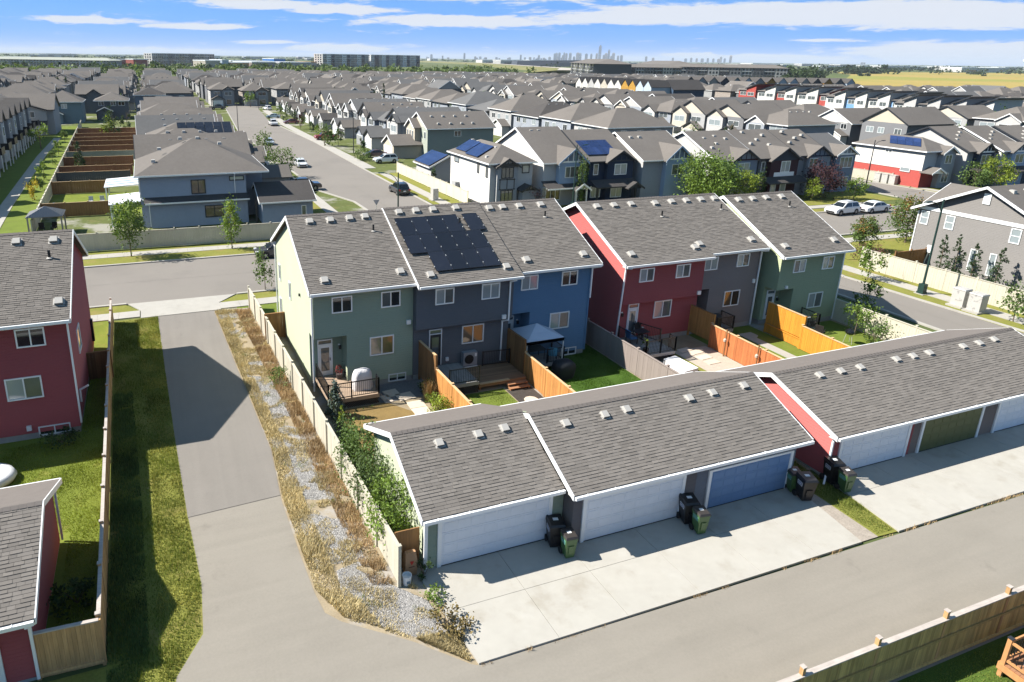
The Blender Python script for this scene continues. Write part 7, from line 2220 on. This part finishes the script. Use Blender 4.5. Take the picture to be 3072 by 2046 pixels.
for k, (x, y, w, m) in enumerate(((-14, 232, 9, W_DGREY), (-27, 222, 10, W_TEAL), (-40, 226, 10, W_GREY), (-53, 236, 10, W_TAUPE), (-3, 246, 9, W_BGREY))):
    H = back_house('%s house behind the brown fences at the far left' % ORD[k], x, x + w, y, y + 12, '-y', 'hip', 360 + k, False, m, 'houses behind the left yards'); H.finish()
# second row: backs of the houses on the next street
for k in range(11):
    y = 118.3 + k * 13.6
    H = back_house('%s from the front of the pale house backs behind the sage house' % ORD[k], 86.4, 102.5, y, y + 12.2, '-x', 'hip', 400 + k, k > 5, (W_WHITE, W_WHITE, W_CREAM, W_WHITE, W_LGREY)[k % 5], 'row of pale house backs', side=(W_LGREY, W_BGREY, W_BGREY, W_GREY)[k % 4])
    if k == 0:
        for u in (89.5, 93.5, 98): H.win('-y', y, u, u + 1.4, 4.2, 5.4, glass_blind, 1)
    if k < 4: top_vents(H, 88, 101, y, y + 12.2, 6, .45)
    H.finish()
# third row facing them
for k in range(14):
    y = 116.6 + k * 12.6
    H = front_house('%s house from the front in the row facing the pale backs' % ORD[k], 132.5, 147, y, y + 11, '-x', ('hip', 'gable', 'gable')[k % 3], 500 + k, k > 6, (W_LGREY, W_CREAM, W_CREAM, W_WHITE, W_LGREY, W_WHITE)[k % 6], 'houses facing the pale backs', side=(W_BGREY, W_DGREY, W_GREY, W_BGREY)[k % 4], proj=1.6)
    if k < 4: top_vents(H, 134, 146, y, y + 11, 6, .45)
    H.finish()
for k in range(15):
    y = 105.6 + k * 13.2
    H = back_house('%s house from the front in the row behind the white gables' % ORD[k], 155, 170, y, y + 10.6, '-x', ('gable', 'gable', 'hip')[k % 3], 600 + k, k > 4, (W_BEIGE, W_WHITE, W_CREAM, W_LGREY)[k % 4], 'fourth row of houses', side=(W_DGREY, W_DGREY, W_GREY)[k % 3]); H.finish()
for k in range(2):
    y = 106 + k * 12.8
    H = front_house('%s from the front in the house row before the slant roofed terraces' % ORD[k], 196, 210, y, y + 11, '-x', ('hip', 'gable')[k % 2], 700 + k, k > 3, (W_LGREY, W_CREAM, W_LGREY, W_WHITE)[k % 4], 'fifth row of houses', side=(W_DGREY, W_GREY)[k % 2], proj=1.5); H.finish()
# garages and small houses filling the lane behind the front row
for k in range(9):
    x = 50 + k * 5.9
    if 1: 
        H = House('garage_building', '%s lane garage from the left behind the houses across the street' % ORD[k], (x + 2.6, 103, 0), cat='garage', group='lane garages behind the front row')
        y = 101 - k * .9
        H.body(x, x + 5.2, y, y + 6.3, 2.6, (W_LGREY, W_BGREY, W_WHITE)[k % 3]); H.gable(x, x + 5.2, y, y + 6.3, 2.6, ('x', 'y')[k % 2], W_LGREY, roof_far, gutter_white, .5); H.gdoor('+y', y + 6.3, x + .6, x + 4.6, garage_white)


# slant roofed townhouses: red, blue and white units
def slant_unit(label, x0, y0, w, col, k):
    H = House('townhouse', label, (x0 + 6, y0 + w / 2, 0), merged=True, cat='townhouse', group='slant roofed townhouses')
    z1, z2 = 8.6, 10.2
    tall = k % 2 == 0
    xo = x0 - (0.9 if tall else 0)
    H.q.use(col); H.q.slab([(xo, y0, 0), (xo, y0 + w, 0), (xo, y0 + w, z1 - (0 if tall else .9)), (xo, y0, (z2 if tall else z1 - .9))], (12, 0, 0))
    if tall:
        H.q.use(roof_far); H.q.slab([(xo - .5, y0 - .9, z2 + .45), (xo - .5, y0 + w + .3, z1 - .05), (xo + 12, y0 + w + .3, z1 - .05), (xo + 12, y0 - .9, z2 + .45)], (0, 0, -.22))
        H.q.use(dark_trim); H.q.slab([(xo - .52, y0 - .9, z2 + .47), (xo - .52, y0 + w + .3, z1 - .03), (xo - .52, y0 + w + .3, z1 - .38), (xo - .52, y0 - .9, z2 + .12)], (-.05, 0, 0))
    else:
        H.q.use(roof_far); H.q.slab([(xo - .4, y0, z1 - .9), (xo - .4, y0 + w, z1 - .9), (xo + 6, y0 + w, z1 + .9), (xo + 6, y0, z1 + .9)], (0, 0, -.2)); H.q.use(dark_trim); H.q.box(xo - .45, xo - .4, y0, y0 + w, z1 - 1.15, z1 - .9)
    H.win('-x', xo, y0 + .8, y0 + w - .8, 5.6, 7.0, glass_mid, 1); H.win('-x', xo, y0 + .8, y0 + w - .8, 2.2, 3.6, glass_mid, 1)
    return H.finish()


seqs = [('white', 124.0, 215, [W_WHITE, W_WHITE, W_LGREY, W_WHITE, W_LGREY, W_WHITE, W_LGREY, W_WHITE]), ('blue and white', 154.5, 228, [W_WHITE, W_BLUE, W_WHITE, W_WHITE, W_WHITE, W_BLUE, W_WHITE, W_WHITE]), ('red and white', 188, 238, [W_RED, W_RED, W_WHITE, W_WHITE, W_WHITE, W_RED, W_WHITE, W_WHITE, W_RED, W_RED])]
for nm, ys, x0, cols in seqs:
    uw = {'white': 3.5, 'blue and white': 4.0, 'red and white': 4.9}[nm]
    for k, c in enumerate(cols):
        slant_unit('%s unit from the right in the %s slant roofed terrace' % (ORD[k], nm), x0, ys + k * uw, uw, c, k)
# steep gabled townhomes: white to yellow to blue, then charcoal ones
def steep_unit(label, x0, y0, w, col, face='-x', d=11, ze=7.4, pitch=1.1, grp='steep gabled townhomes'):
    H = House('townhouse', label, (x0 + d / 2, y0 + w / 2, 0), merged=True, cat='townhouse', group=grp)
    if face == '-x':
        H.body(x0, x0 + d, y0, y0 + w, ze, col); H.gable(x0, x0 + d, y0, y0 + w, ze, 'x', col, roof_dark, dark_trim, pitch, o=.1, oe=.2)
        H.win('-x', x0, y0 + w * .25, y0 + w * .75, 3.9, 5.6, glass_dark, 1); H.win('-x', x0, y0 + w * .25, y0 + w * .75, .8, 2.6, glass_dark, 0)
    else:
        H.body(x0, x0 + w, y0, y0 + d, ze, col); H.gable(x0, x0 + w, y0, y0 + d, ze, 'y', col, roof_dark, dark_trim, pitch, o=.1, oe=.2)
        H.win('-y', y0, x0 + w * .25, x0 + w * .75, 3.9, 5.6, glass_dark, 1)
    return H.finish()


cols = [(W_PBLUE, 'pale blue'), (W_PBLUE, 'pale blue'), (W_YELLOW, 'yellow'), (W_YELLOW, 'yellow'), (W_WHITE, 'white'), (W_WHITE, 'white'), (W_CREAM, 'cream'), (W_WHITE, 'white'), (W_LGREY, 'grey'), (W_WHITE, 'white'), (W_WHITE, 'white')]
for k, (m, nm) in enumerate(cols):
    steep_unit('%s steep gabled townhome, %s from the right in the colourful row' % (nm, ORD[k]), 217, 268 + k * 5.6, 5.4, m)
H = House('townhouse', 'navy sided block at the right end of the colourful townhome row', (236, 272, 0), merged=True, cat='townhouse'); H.body(228, 246, 266, 276, 6.6, SD('deep_blue', (.04, .075, .13))); H.gable(228, 246, 266, 276, 6.6, 'x', W_NAVY, roof_dark, dark_trim, .8); H.finish()
cols = [(W_CHAR, 'charcoal'), (W_BGREY, 'slate'), (W_GREY, 'grey'), (W_NAVY, 'navy'), (W_TEAL, 'teal'), (W_PBLUE, 'pale blue'), (W_BGREY, 'slate'), (SD('ochre', (.32, .17, .03)), 'ochre'), (W_PBLUE, 'pale blue'), (W_PBLUE, 'pale blue'), (W_GREY, 'grey'), (W_CHAR, 'charcoal'), (MATS['wall_ochre'], 'ochre'), (W_DGREY, 'dark grey'), (W_PBLUE, 'pale blue')]
for k, (m, nm) in enumerate(cols):
    steep_unit('%s gabled townhome, %s from the left in the dark far row' % (nm, ORD[k]), 284 + k * 6.4, 322 - k * 2.0, 6.2, m, '-y', 12, 8.2, .8, 'dark gabled townhomes')


# ------------------------------------------------------------------ distant streets of houses
def proto(kind, wm, sm, rm, tr, seed):
    r = random.Random(seed)
    H = House('house', '', (0, 0, 0), merged=True)
    w, d, ze = 10.6, 14.0, 5.9
    x0, x1, y0, y1 = -d / 2, d / 2, -w / 2, w / 2
    H.body(x0, x1, y0, y1, ze, sm)
    if kind == 'hip': H.hip(x0, x1, y0, y1, ze, rm, tr, r.uniform(.42, .52))
    else: H.gable(x0, x1, y0, y1, ze, 'x', wm, rm, tr, r.uniform(.48, .62))
    H.bump('-x', x0, y0 + .4, y0 + 5.4, 1.0, 0.01, ze - .2, wm, rm, tr, .65, 4.5, timber=dark_trim if r.random() < .4 else None, gm=r.choice([wm, W_WHITE, W_CREAM]))
    H.win('-x', x0 - 1.0, y0 + 1.4, y0 + 4.2, 3.9, 5.3, glass_mid, 1); H.win('-x', x0, y1 - 4, y1 - 1.6, 3.9, 5.3, glass_mid, 1)
    H.bump('-x', x0, y1 - 5.2, y1 - .2, 2.6, 0.01, 2.7, wm, rm, tr, .5, .1)
    H.win('-y', y0, -2, -.6, 4, 5.2, glass_mid, 0); H.win('-y', y0, 3, 4.6, 4, 5.2, glass_blind, 0)
    H.bump('+y', y1, -1.5, 3.5, .7, 0.01, ze - .2, sm, rm, tr, .6, 4.0)
    for k in range(3): H.vents([(-2.5 + 2.4 * k, -1.2, ze + .45 * (w / 2 - 1.2) + .2)])
    return H.q


protos = []
for k, (kind, wm, sm, rm, tr, cname) in enumerate((('hip', W_WHITE, W_GREY, roof_far, gutter_white, 'white hip roofed'), ('gable', W_CREAM, W_TAUPE, roof_far, gutter_white, 'cream gable roofed'), ('hip', W_LGREY, W_BGREY, roof_far, dark_trim, 'light grey hip roofed'),
        ('gable', W_WHITE, W_DGREY, roof_far, dark_trim, 'white gable roofed'), ('hip', W_BEIGE, W_TAUPE, roof_far, dark_trim, 'beige hip roofed'), ('gable', W_LGREY, W_DGREY, roof_blue, gutter_white, 'grey gabled slate roofed'), ('hip', W_TEAL, W_DGREY, roof_far, gutter_white, 'teal hip roofed'), ('hip', W_CREAM, W_GREY, roof_dark, dark_trim, 'cream dark roofed'))):
    q = proto(kind, wm, sm, rm, tr, 900 + k)
    protos.append((q, q.mesh('house'), cname))


def in_view(x, y, m=1.5):
    a = math.degrees(math.atan2(x, y))
    return -9.5 - m < a < 61 + m


cols = []
for k, x in enumerate(range(-152, 430, 23)):
    ya = 214 if x < -60 else 262 if x < 16 else 312 if x < 62 else 275 if x < 80 else 292 if x < 178 else 318 if x < 212 else 345 if x < 284 else 352
    yb = 590 if x < 120 else 575 - (x - 120) * .28
    cols.append((k, x, ya, yb))
for k, x in enumerate((262, 285, 308, 331, 354, 377, 400, 423)):
    cols.append((30 + k, x, 128 + k * 6, 292 if x < 300 else 285 - (x - 300) * .12))
far = []
for (ci, x, ya, yb) in cols:
    y = ya; n = 0
    while y < yb:
        jx = rng.uniform(-1.2, 1.2)
        if in_view(x + jx, y): far.append((x + jx, y, ci, n, rng.randrange(len(protos)), 0.0 if ci % 2 else math.pi))
        n += 1; y += 12.9 + (6 if n % 9 == 0 else 0)
far.sort(key=lambda e: math.hypot(e[0], e[1]))
NIND = 190
colname = {}
for e in far[:NIND]:
    x, y, ci, n, p, rz = e
    q, me, cname = protos[p]
    o = bpy.data.objects.new('house', me); COL.objects.link(o); o.location = (x, y, 0); o.rotation_euler = (0, 0, rz + rng.uniform(-.03, .03) + (math.pi / 2 if rng.random() < .14 else 0)); o.scale = (rng.uniform(.9, 1.06), rng.uniform(.9, 1.04), rng.uniform(.92, 1.1))
    lab = '%s house, %s back in %s' % (cname, ORD[n], ('the %s far column from the left' % ORD[ci]) if ci < 30 else ('the %s column before the field' % ORD[ci - 30]))
    tag(o, lab, 'house', 'distant houses')
vs, fl, sz, mi, off = [], [], [], [], 0
allm = []
for e in far[NIND:]:
    x, y, ci, n, p, rz = e
    q, me, cname = protos[p]
    v = np.array(q.v); c, s_ = math.cos(rz), math.sin(rz)
    vv = np.stack([v[:, 0] * c - v[:, 1] * s_ + x, v[:, 0] * s_ + v[:, 1] * c + y, v[:, 2]], 1)
    vs.append(vv)
    remap = []
    for m in q.mats:
        if m not in allm: allm.append(m)
        remap.append(allm.index(m))
    for f, m in zip(q.f, q.mi):
        fl.extend([off + i for i in f]); sz.append(len(f)); mi.append(remap[m])
    off += len(v)
if vs:
    o = new_obj('distant_houses', np_mesh('distant_houses', np.concatenate(vs), fl, sz, allm, mi)); tag(o, 'the furthest houses of the estate, merging into one field of roofs', 'houses', None, 'stuff')

# conifers and garden trees standing between the far roofs
ft = [(62, 243, 8, leaf_conifer), (66, 246, 8.5, leaf_conifer), (69, 243, 7.5, leaf_conifer), (80, 262, 8.5, leaf_conifer), (83, 263, 8, leaf_conifer), (86, 261, 8.6, leaf_conifer), (-34, 340, 9, leaf_conifer), (-31, 342, 8, leaf_conifer), (20, 345, 9, leaf_conifer), (24, 346, 8, leaf_conifer), (-8, 262, 7, leaf_mid), (150, 345, 8, leaf_conifer), (154, 346, 8, leaf_conifer), (175, 360, 8, leaf_conifer), (262, 345, 9, leaf_light), (120, 110, 4.5, leaf_lime), (80, 118, 4, leaf_mid), (128, 260, 6, leaf_mid)]
for k, (x, y, h, m) in enumerate(ft):
    tree('%s tree between the far roofs, counted from the left rear' % ORD[k], x, y, h, 1.1 if m is leaf_conifer else h * .3, m, 260, .55, .02, .15, 800 + k, shape='cone' if m is leaf_conifer else 'ell', group='trees between the far roofs')

gt = []
for k in range(34):
    col = (74, 80, 108, 118, 128, 150, 176, 190, 38, -6, -22, 66)[k % 12]; y = 108 + (k * 37) % 190
    if col in (38, -6, 66) and y < 140: y += 60
    gt.append((col + rng.uniform(-2, 2), y))
protos_t = []
for k, (x, y) in enumerate(sorted(gt)):
    lab = '%s garden tree between the middle rows of houses, from the left' % ORD[k]
    if k < 5: protos_t.append(tree(lab, x, y, 5.0 + k * .5, 1.5 + .15 * k, (leaf_mid, leaf_light, leaf_dark, leaf_mid, leaf_conifer)[k], 420, .42, .08, .12, 850 + k, shape='cone' if k == 4 else 'ell', group='garden trees between the rows'))
    else:
        o = copy_tree(protos_t[k % 5]); o.location = (x, y, 0); o.rotation_euler = (0, 0, k * 1.3); o.scale = (.8 + .05 * (k % 7),) * 3; o['label'] = lab


def wood(name, label, blobs, leaf, m, seed):
    vs, tn = [], []
    for k, (x, y, z, rx, rz, n) in enumerate(blobs):
        v, t = leaves_np(n, (x, y, z), (rx, rx, rz), leaf, seed + k, clumps=max(5, n // 22), up=.4, flat=1.6); vs.append(v); tn.append(t)
    v = np.concatenate(vs); o = new_obj(name, np_mesh(name, v, np.arange(len(v)), [4] * (len(v) // 4), [m], None, np.concatenate(tn)))
    tag(o, label, 'trees', None, 'stuff')


rw = random.Random(5)
bl = []
for k in range(330):
    x = rw.uniform(-190, 440); y = 625 + rw.uniform(0, 190) + x * .25
    if in_view(x, y, 3): h = rw.uniform(5, 10.5); bl.append((x, y, h * .5, h * .62, h * .52, 90))
wood('greenbelt_wood', 'green belt of trees behind the estate', bl, 1.9, leafm('greenbelt', (.115, .165, .045)), 3000)
bl = []
for k in range(90):
    x = rw.uniform(-190, 300); y = 830 + rw.uniform(0, 260) + x * .3
    if in_view(x, y, 3): h = rw.uniform(5, 10); bl.append((x, y, h * .5, h * .7, h * .5, 80))
wood('greenbelt_wood', 'darker trees behind the green belt', bl, 2.4, leafm('greenbelt_dark', (.05, .085, .035)), 4000)
bl = []
for k in range(70):
    f = rw.random(); x = 690 + f * 330 + rw.uniform(-30, 30); y = 560 + f * 420 + rw.uniform(-20, 60); h = rw.uniform(9, 15); bl.append((x, y, h * .5, h * .6, h * .5, 110))
wood('far_wood', 'broadleaf wood left of the open field', bl, 2.6, leafm('far_wood', (.055, .085, .035)), 5000)
bl = []
for k in range(70):
    f = rw.random(); x = 1430 + f * 1500 + rw.uniform(-30, 30); y = 1290 + f * 330 + rw.uniform(-40, 80); h = rw.uniform(8, 16); bl.append((x, y, h * .5, h * .9, h * .5, 70))
for k in range(26):
    x = 1190 + rw.uniform(0, 260); y = 940 + (x - 1190) * .3 + rw.uniform(0, 60); h = rw.uniform(9, 17); bl.append((x, y, h * .5, h * .7, h * .5, 90))
for (x, y, h) in ((1640, 1010, 8), (1660, 1015, 7), (1690, 1020, 9), (1070, 820, 5), (1085, 822, 4)): bl.append((x, y, h * .4, h * .9, h * .4, 60))
wood('far_wood', 'dark tree line along the far edge of the field', bl, 3.4, leafm('far_treeline', (.035, .058, .032)), 6000)
bl = []
for k in range(420):
    a = R(rw.uniform(-10, 62)); d = 1500 * (1 + rw.random() * 3.2); h = rw.uniform(7, 14)
    if 20 < math.degrees(a) < 31 and d < 2900: continue
    bl.append((d * math.sin(a), d * math.cos(a), h * .45, h * rw.uniform(1.5, 3.2), h * .5, 36))
wood('far_wood', 'scattered far tree clumps on the plain', bl, 5.0, leafm('far_clumps', (.045, .072, .042)), 7000)

# open field
fm = mat('field_stubble', (.33, .255, .085), rough=1, var=.06, scale=.004, fine=(.03, .05), blot=[((.23, .24, .065), .0022, .48, .58, .85), ((.36, .235, .09), .004, .55, .7, .6)], spec=.05)
sheet('field', [(560, 520), (640, 545), (705, 560), (1180, 925), (1500, 1235), (2240, 1245), (3600, 1500), (3600, 300), (780, 300), (600, 420)], .12, fm)
# highway on its embankment
hw = [(1330, 3500), (1178, 2712), (1098, 2218), (897, 1662), (696, 1092), (560, 880)]
q = MB(); q.use(mat('embankment_grass', (.19, .18, .065), rough=1, var=.12, scale=.01, blot=[((.10, .13, .045), .012, .52, .64, .8)]))
for a, b in zip(hw[:-1], hw[1:]):
    q.hexa([(a[0] - 70, a[1] + 10, -.1), (a[0] + 60, a[1], -.1), (b[0] + 60, b[1], -.1), (b[0] - 70, b[1] + 10, -.1)], [(a[0] - 14, a[1], 4.6), (a[0] + 14, a[1], 4.6), (b[0] + 14, b[1], 4.6), (b[0] - 14, b[1], 4.6)])
q.struct('embankment')
q = MB(); q.use(mat('highway_concrete', (.42, .385, .34), rough=.9, var=.05, scale=.02))
for a, b in zip(hw[:-1], hw[1:]): q.poly([(a[0] - 13, a[1], 4.9), (a[0] + 13, a[1], 4.9), (b[0] + 13, b[1], 4.9), (b[0] - 13, b[1], 4.9)][::-1])
q.struct('highway')


# ------------------------------------------------------------------ apartment blocks and shops on the plain
def apartment(label, p, q_, depth, h, storeys, bays, mats, roof='flat', rm=None, bal=True):
    p = Vector((*p, 0)); e = Vector((*q_, 0)); L = (e - p).length; d = (e - p) / L; rz = math.atan2(d.y, d.x)
    t = thing('apartment_block', label, 'apartment block', tuple(p), rz, world=False)
    bw = L / bays; sh = h / storeys
    for k in range(bays):
        q = MB(); q.use(mats[k % len(mats)]); o = -1.2 if k % 2 else 0
        q.box(k * bw, (k + 1) * bw, o, depth, 0, h); q.build('wall', t)
    q = MB()
    for k in range(bays):
        o = -1.2 if k % 2 else 0
        for s in range(storeys):
            for f in (.12, .42, .72):
                q.use(glass_dark); q.box(k * bw + bw * f, k * bw + bw * (f + .18), o - .12, o, s * sh + .9, s * sh + sh - .5)
            if bal and k % 2 == 0:
                q.use(dark_trim if s % 2 else white_trim); q.box(k * bw + bw * .08, k * bw + bw * .92, o - 1.3, o - .13, s * sh + .1, s * sh + .35)
    for s in range(storeys):
        for f in range(3): q.use(glass_dark); q.box(-.12, 0, depth * (.15 + .28 * f), depth * (.3 + .28 * f), s * sh + .9, s * sh + sh - .5)
    o = q.build('windows', t); o['kind'] = 'stuff'
    q = MB()
    if roof == 'flat':
        q.use(white_trim); q.box(-.3, L + .3, -1.6, depth + .3, h, h + .8); q.use(roof_dark); q.box(.2, L - .2, -1.1, depth - .2, h + .8, h + .9)
    else:
        q.use(rm or roof_far); pk = h + depth * .13
        q.idx([(-1.5, -2.5, h), (L + 1.5, -2.5, h), (L + 1.5, depth + 1.5, h), (-1.5, depth + 1.5, h), (depth * .5, depth * .5, pk), (L - depth * .5, depth * .5, pk)], [(0, 1, 5, 4), (1, 2, 5), (2, 3, 4, 5), (3, 0, 4), (0, 3, 2, 1)])
    q.build('roof', t)
    return t


apartment('long low apartment row with pale roof at the far left', (-235, 1240), (-41, 1110), 26, 9.5, 3, 14, [W_LGREY, W_GREY, W_LGREY], 'hip', mat('roof_pale_green', (.30, .32, .28), rough=.9, var=.06, scale=.02))
apartment('five storey apartment block with white upper floors, far left', (18, 1330), (128, 1400), 24, 20, 5, 12, [W_WHITE, W_BEIGE, W_WHITE, W_TAUPE])
apartment('white and dark glass apartment slab, left of the embankment, nearer part', (318, 1330), (425, 1390), 24, 23, 6, 12, [W_WHITE, white_trim, W_NAVY, W_LGREY])
apartment('white and dark glass apartment slab, left of the embankment, further part', (432, 1394), (566, 1470), 24, 23, 6, 14, [white_trim, W_NAVY, W_WHITE])
apartment('white and dark hip roofed apartment block behind the yellow townhomes', (556, 860), (455, 660), 40, 15.2, 4, 15, [W_WHITE, W_DGREY, W_CHAR, W_LGREY], 'hip')
apartment('white and dark hip roofed apartment block right of it', (764, 985), (648, 775), 40, 14.2, 4, 14, [W_WHITE, W_DGREY, W_LGREY], 'hip')
apartment('long dark hip roofed apartment block before the wood', (605, 742), (703, 632), 30, 12.5, 3, 12, [W_CHAR, W_DGREY, W_GREY], 'hip')
apartment('dark hip roofed apartment block left of the long one', (520, 742), (600, 690), 28, 11.5, 3, 9, [W_CHAR, W_LGREY, W_DGREY], 'hip')


def shop(label, x, y, w, d, h, m, top=None, rz=.42):
    t = thing('store_building', label, 'store', (x, y, 0), rz, world=False)
    q = MB(); q.use(m); q.box(0, w, 0, d, 0, h); q.build('wall', t)
    q = MB(); q.use(top or white_trim); q.box(-.4, w + .4, -.4, d + .4, h, h + 1.2); q.build('parapet', t)
    q = MB(); q.use(glass_dark)
    n = max(2, int(w / 14))
    for k in range(n): q.box(w * (k + .25) / n, w * (k + .7) / n, -.15, 0, .5, h * .45)
    q.build('shop_front', t)


orange = mat('wall_orange', (.55, .25, .10), rough=.8)
for a in (('cream store with orange end at the far left', 95, 1190, 26, 40, 10, W_CREAM), ('pale blue store beside the cream one', 122, 1202, 12, 40, 11, W_PBLUE), ('orange fronted low store', 136, 1208, 34, 40, 7, orange), ('long taupe store with white roof edge', 172, 1222, 46, 60, 8, W_TAUPE), ('long dark grey store with white roof', 222, 1244, 66, 60, 8, W_GREY),
          ('white flat store behind the taupe one', 150, 1330, 90, 60, 9, W_WHITE), ('bright blue store behind the dark grey one', 240, 1405, 26, 40, 13, mat('wall_signal_blue', (.02, .16, .50), rough=.6)), ('red trimmed low store by the apartment slab', 285, 1330, 26, 30, 8, W_LGREY, orange), ('brick red store at the far left', -12, 1290, 24, 30, 10, mat('wall_brick', (.22, .06, .045), rough=.8)), ('dark red store beside the brick one', -45, 1330, 30, 30, 9, mat('wall_brick_dark', (.15, .05, .045), rough=.8))): shop(*a)
r2 = random.Random(31)
nn = 0
for k in range(44):
    az = R(r2.uniform(-9, 61)); dd = r2.uniform(1800, 5200); x, y = dd * math.sin(az), dd * math.cos(az)
    if 0 < math.degrees(az) < 31 and dd < 2600: dd += 1500; x, y = dd * math.sin(az), dd * math.cos(az)
    m = r2.choice([W_WHITE, W_WHITE, W_LGREY, W_BGREY, W_DGREY]); w = r2.uniform(40, 190)
    q = MB(); q.use(m); h = r2.uniform(7, 15); q.box(x - w / 2, x + w / 2, y, y + 60, 0, h); q.use(white_trim); q.box(x - w / 2 - .5, x + w / 2 + .5, y - .5, y + 60.5, h, h + 1.5)
    q.use(glass_dark); q.box(x - w * .4, x - w * .1, y - .3, y, 2, h * .5)
    q.top('warehouse', '%s far warehouse on the plain, counted at random' % ORD[nn % 39] if nn < 39 else 'one of the last far warehouses, number %s' % ORD[nn - 39], 'warehouse', group='far warehouses', loc=(x, y, 0)); nn += 1
q = MB(); q.use(mat('hangar_dark', (.055, .065, .085), rough=.7)); q.hexa([(980, 1790, 0), (1230, 1700, 0), (1260, 1790, 0), (1010, 1880, 0)], [(985, 1795, 14), (1225, 1708, 20), (1250, 1785, 20), (1012, 1875, 14)]); q.top('hangar', 'dark long hangar behind the hip roofed apartments', 'hangar')
# water tower on the right horizon
t = thing('water_tower', 'white water tower on the right horizon', 'tower', (3380, 1880, 0))
q = MB(); q.use(white_trim); q.lathe((3380, 1880, 0), [(4, 0), (3.5, 28), (11, 36), (12, 42), (6, 47), (1, 48)], 14); q.build('tank', t)

# ------------------------------------------------------------------ city skyline
r3 = random.Random(77)
cm = [mat('tower_pale', (.34, .37, .42), rough=.5), mat('tower_blue', (.16, .22, .31), rough=.35), mat('tower_grey', (.26, .28, .31), rough=.5), mat('tower_warm', (.38, .33, .31), rough=.6)]
sky = []
for k in range(38): sky.append((r3.uniform(19, 33.5), r3.uniform(28, 62), r3.uniform(22, 45)))
for k in range(20): sky.append((r3.uniform(31.5, 36.6), r3.uniform(70, 135), r3.uniform(28, 46)))
sky += [(34.98, 255, 44), (35.65, 190, 36), (33.35, 135, 60), (36.0, 140, 48), (29.0, 92, 30), (30.4, 88, 34), (24.6, 105, 30), (22.0, 80, 40), (38.4, 92, 36), (38.9, 70, 40), (40.3, 72, 30)]
for k in range(9): sky.append((41.2 + k * .38, r3.uniform(55, 75), r3.uniform(30, 50)))
sky += [(43.6, 100, 34), (44.25, 110, 34), (52.5, 40, 60)]
sky.sort()
for k, (a, h, w) in enumerate(sky):
    d = 12000 + r3.uniform(-700, 700); x, y = d * math.sin(R(a)), d * math.cos(R(a))
    q = MB(); q.use(cm[k % 4]); c, s_ = math.cos(R(-a)), math.sin(R(-a))
    def rp(u, v): return (x + u * c - v * s_, y + u * s_ + v * c)
    pl = [rp(-w / 2, -w / 2), rp(w / 2, -w / 2), rp(w / 2, w / 2), rp(-w / 2, w / 2)]; q.prism(pl, 0, h * .92)
    pl = [rp(-w * .3, -w * .3), rp(w * .3, -w * .3), rp(w * .3, w * .3), rp(-w * .3, w * .3)]; q.prism(pl, h * .92, h)
    q.use(glass_dark)
    for j in range(3): pl = [rp(-w * .42 + j * w * .3, -w / 2 - .6), rp(-w * .26 + j * w * .3, -w / 2 - .6), rp(-w * .26 + j * w * .3, -w / 2), rp(-w * .42 + j * w * .3, -w / 2)]; q.prism(pl, 6, h * .88)
    q.top('skyscraper', ('tallest tower of the far city skyline' if h > 250 else '%s tower from the left on the far city skyline' % ORD[k] if k < 39 else '%s tower from the right on the far city skyline' % ORD[len(sky) - 1 - k]) if len(sky) - 1 - k < 39 or k < 39 else '%s of the middle towers on the far city skyline' % ORD[k - 39], 'tower', group='far city towers', loc=(x, y, 0))

# ------------------------------------------------------------------ the air
hz = bpy.data.materials.new('haze_air'); hz.use_nodes = True
nt = hz.node_tree; nt.nodes.clear(); out = N(nt, 'ShaderNodeOutputMaterial'); pv = N(nt, 'ShaderNodeVolumePrincipled')
pv.inputs['Color'].default_value = (.78, .88, 1.0, 1); pv.inputs['Density'].default_value = 5.2e-5; pv.inputs['Anisotropy'].default_value = 0.0
nt.links.new(pv.outputs[0], out.inputs['Volume'])
q = MB(); q.use(hz); q.box(-40020, 40020, -3020, 60020, -1.1, 268)
o = q.build('haze'); tag(o, None, None, None, 'stuff')
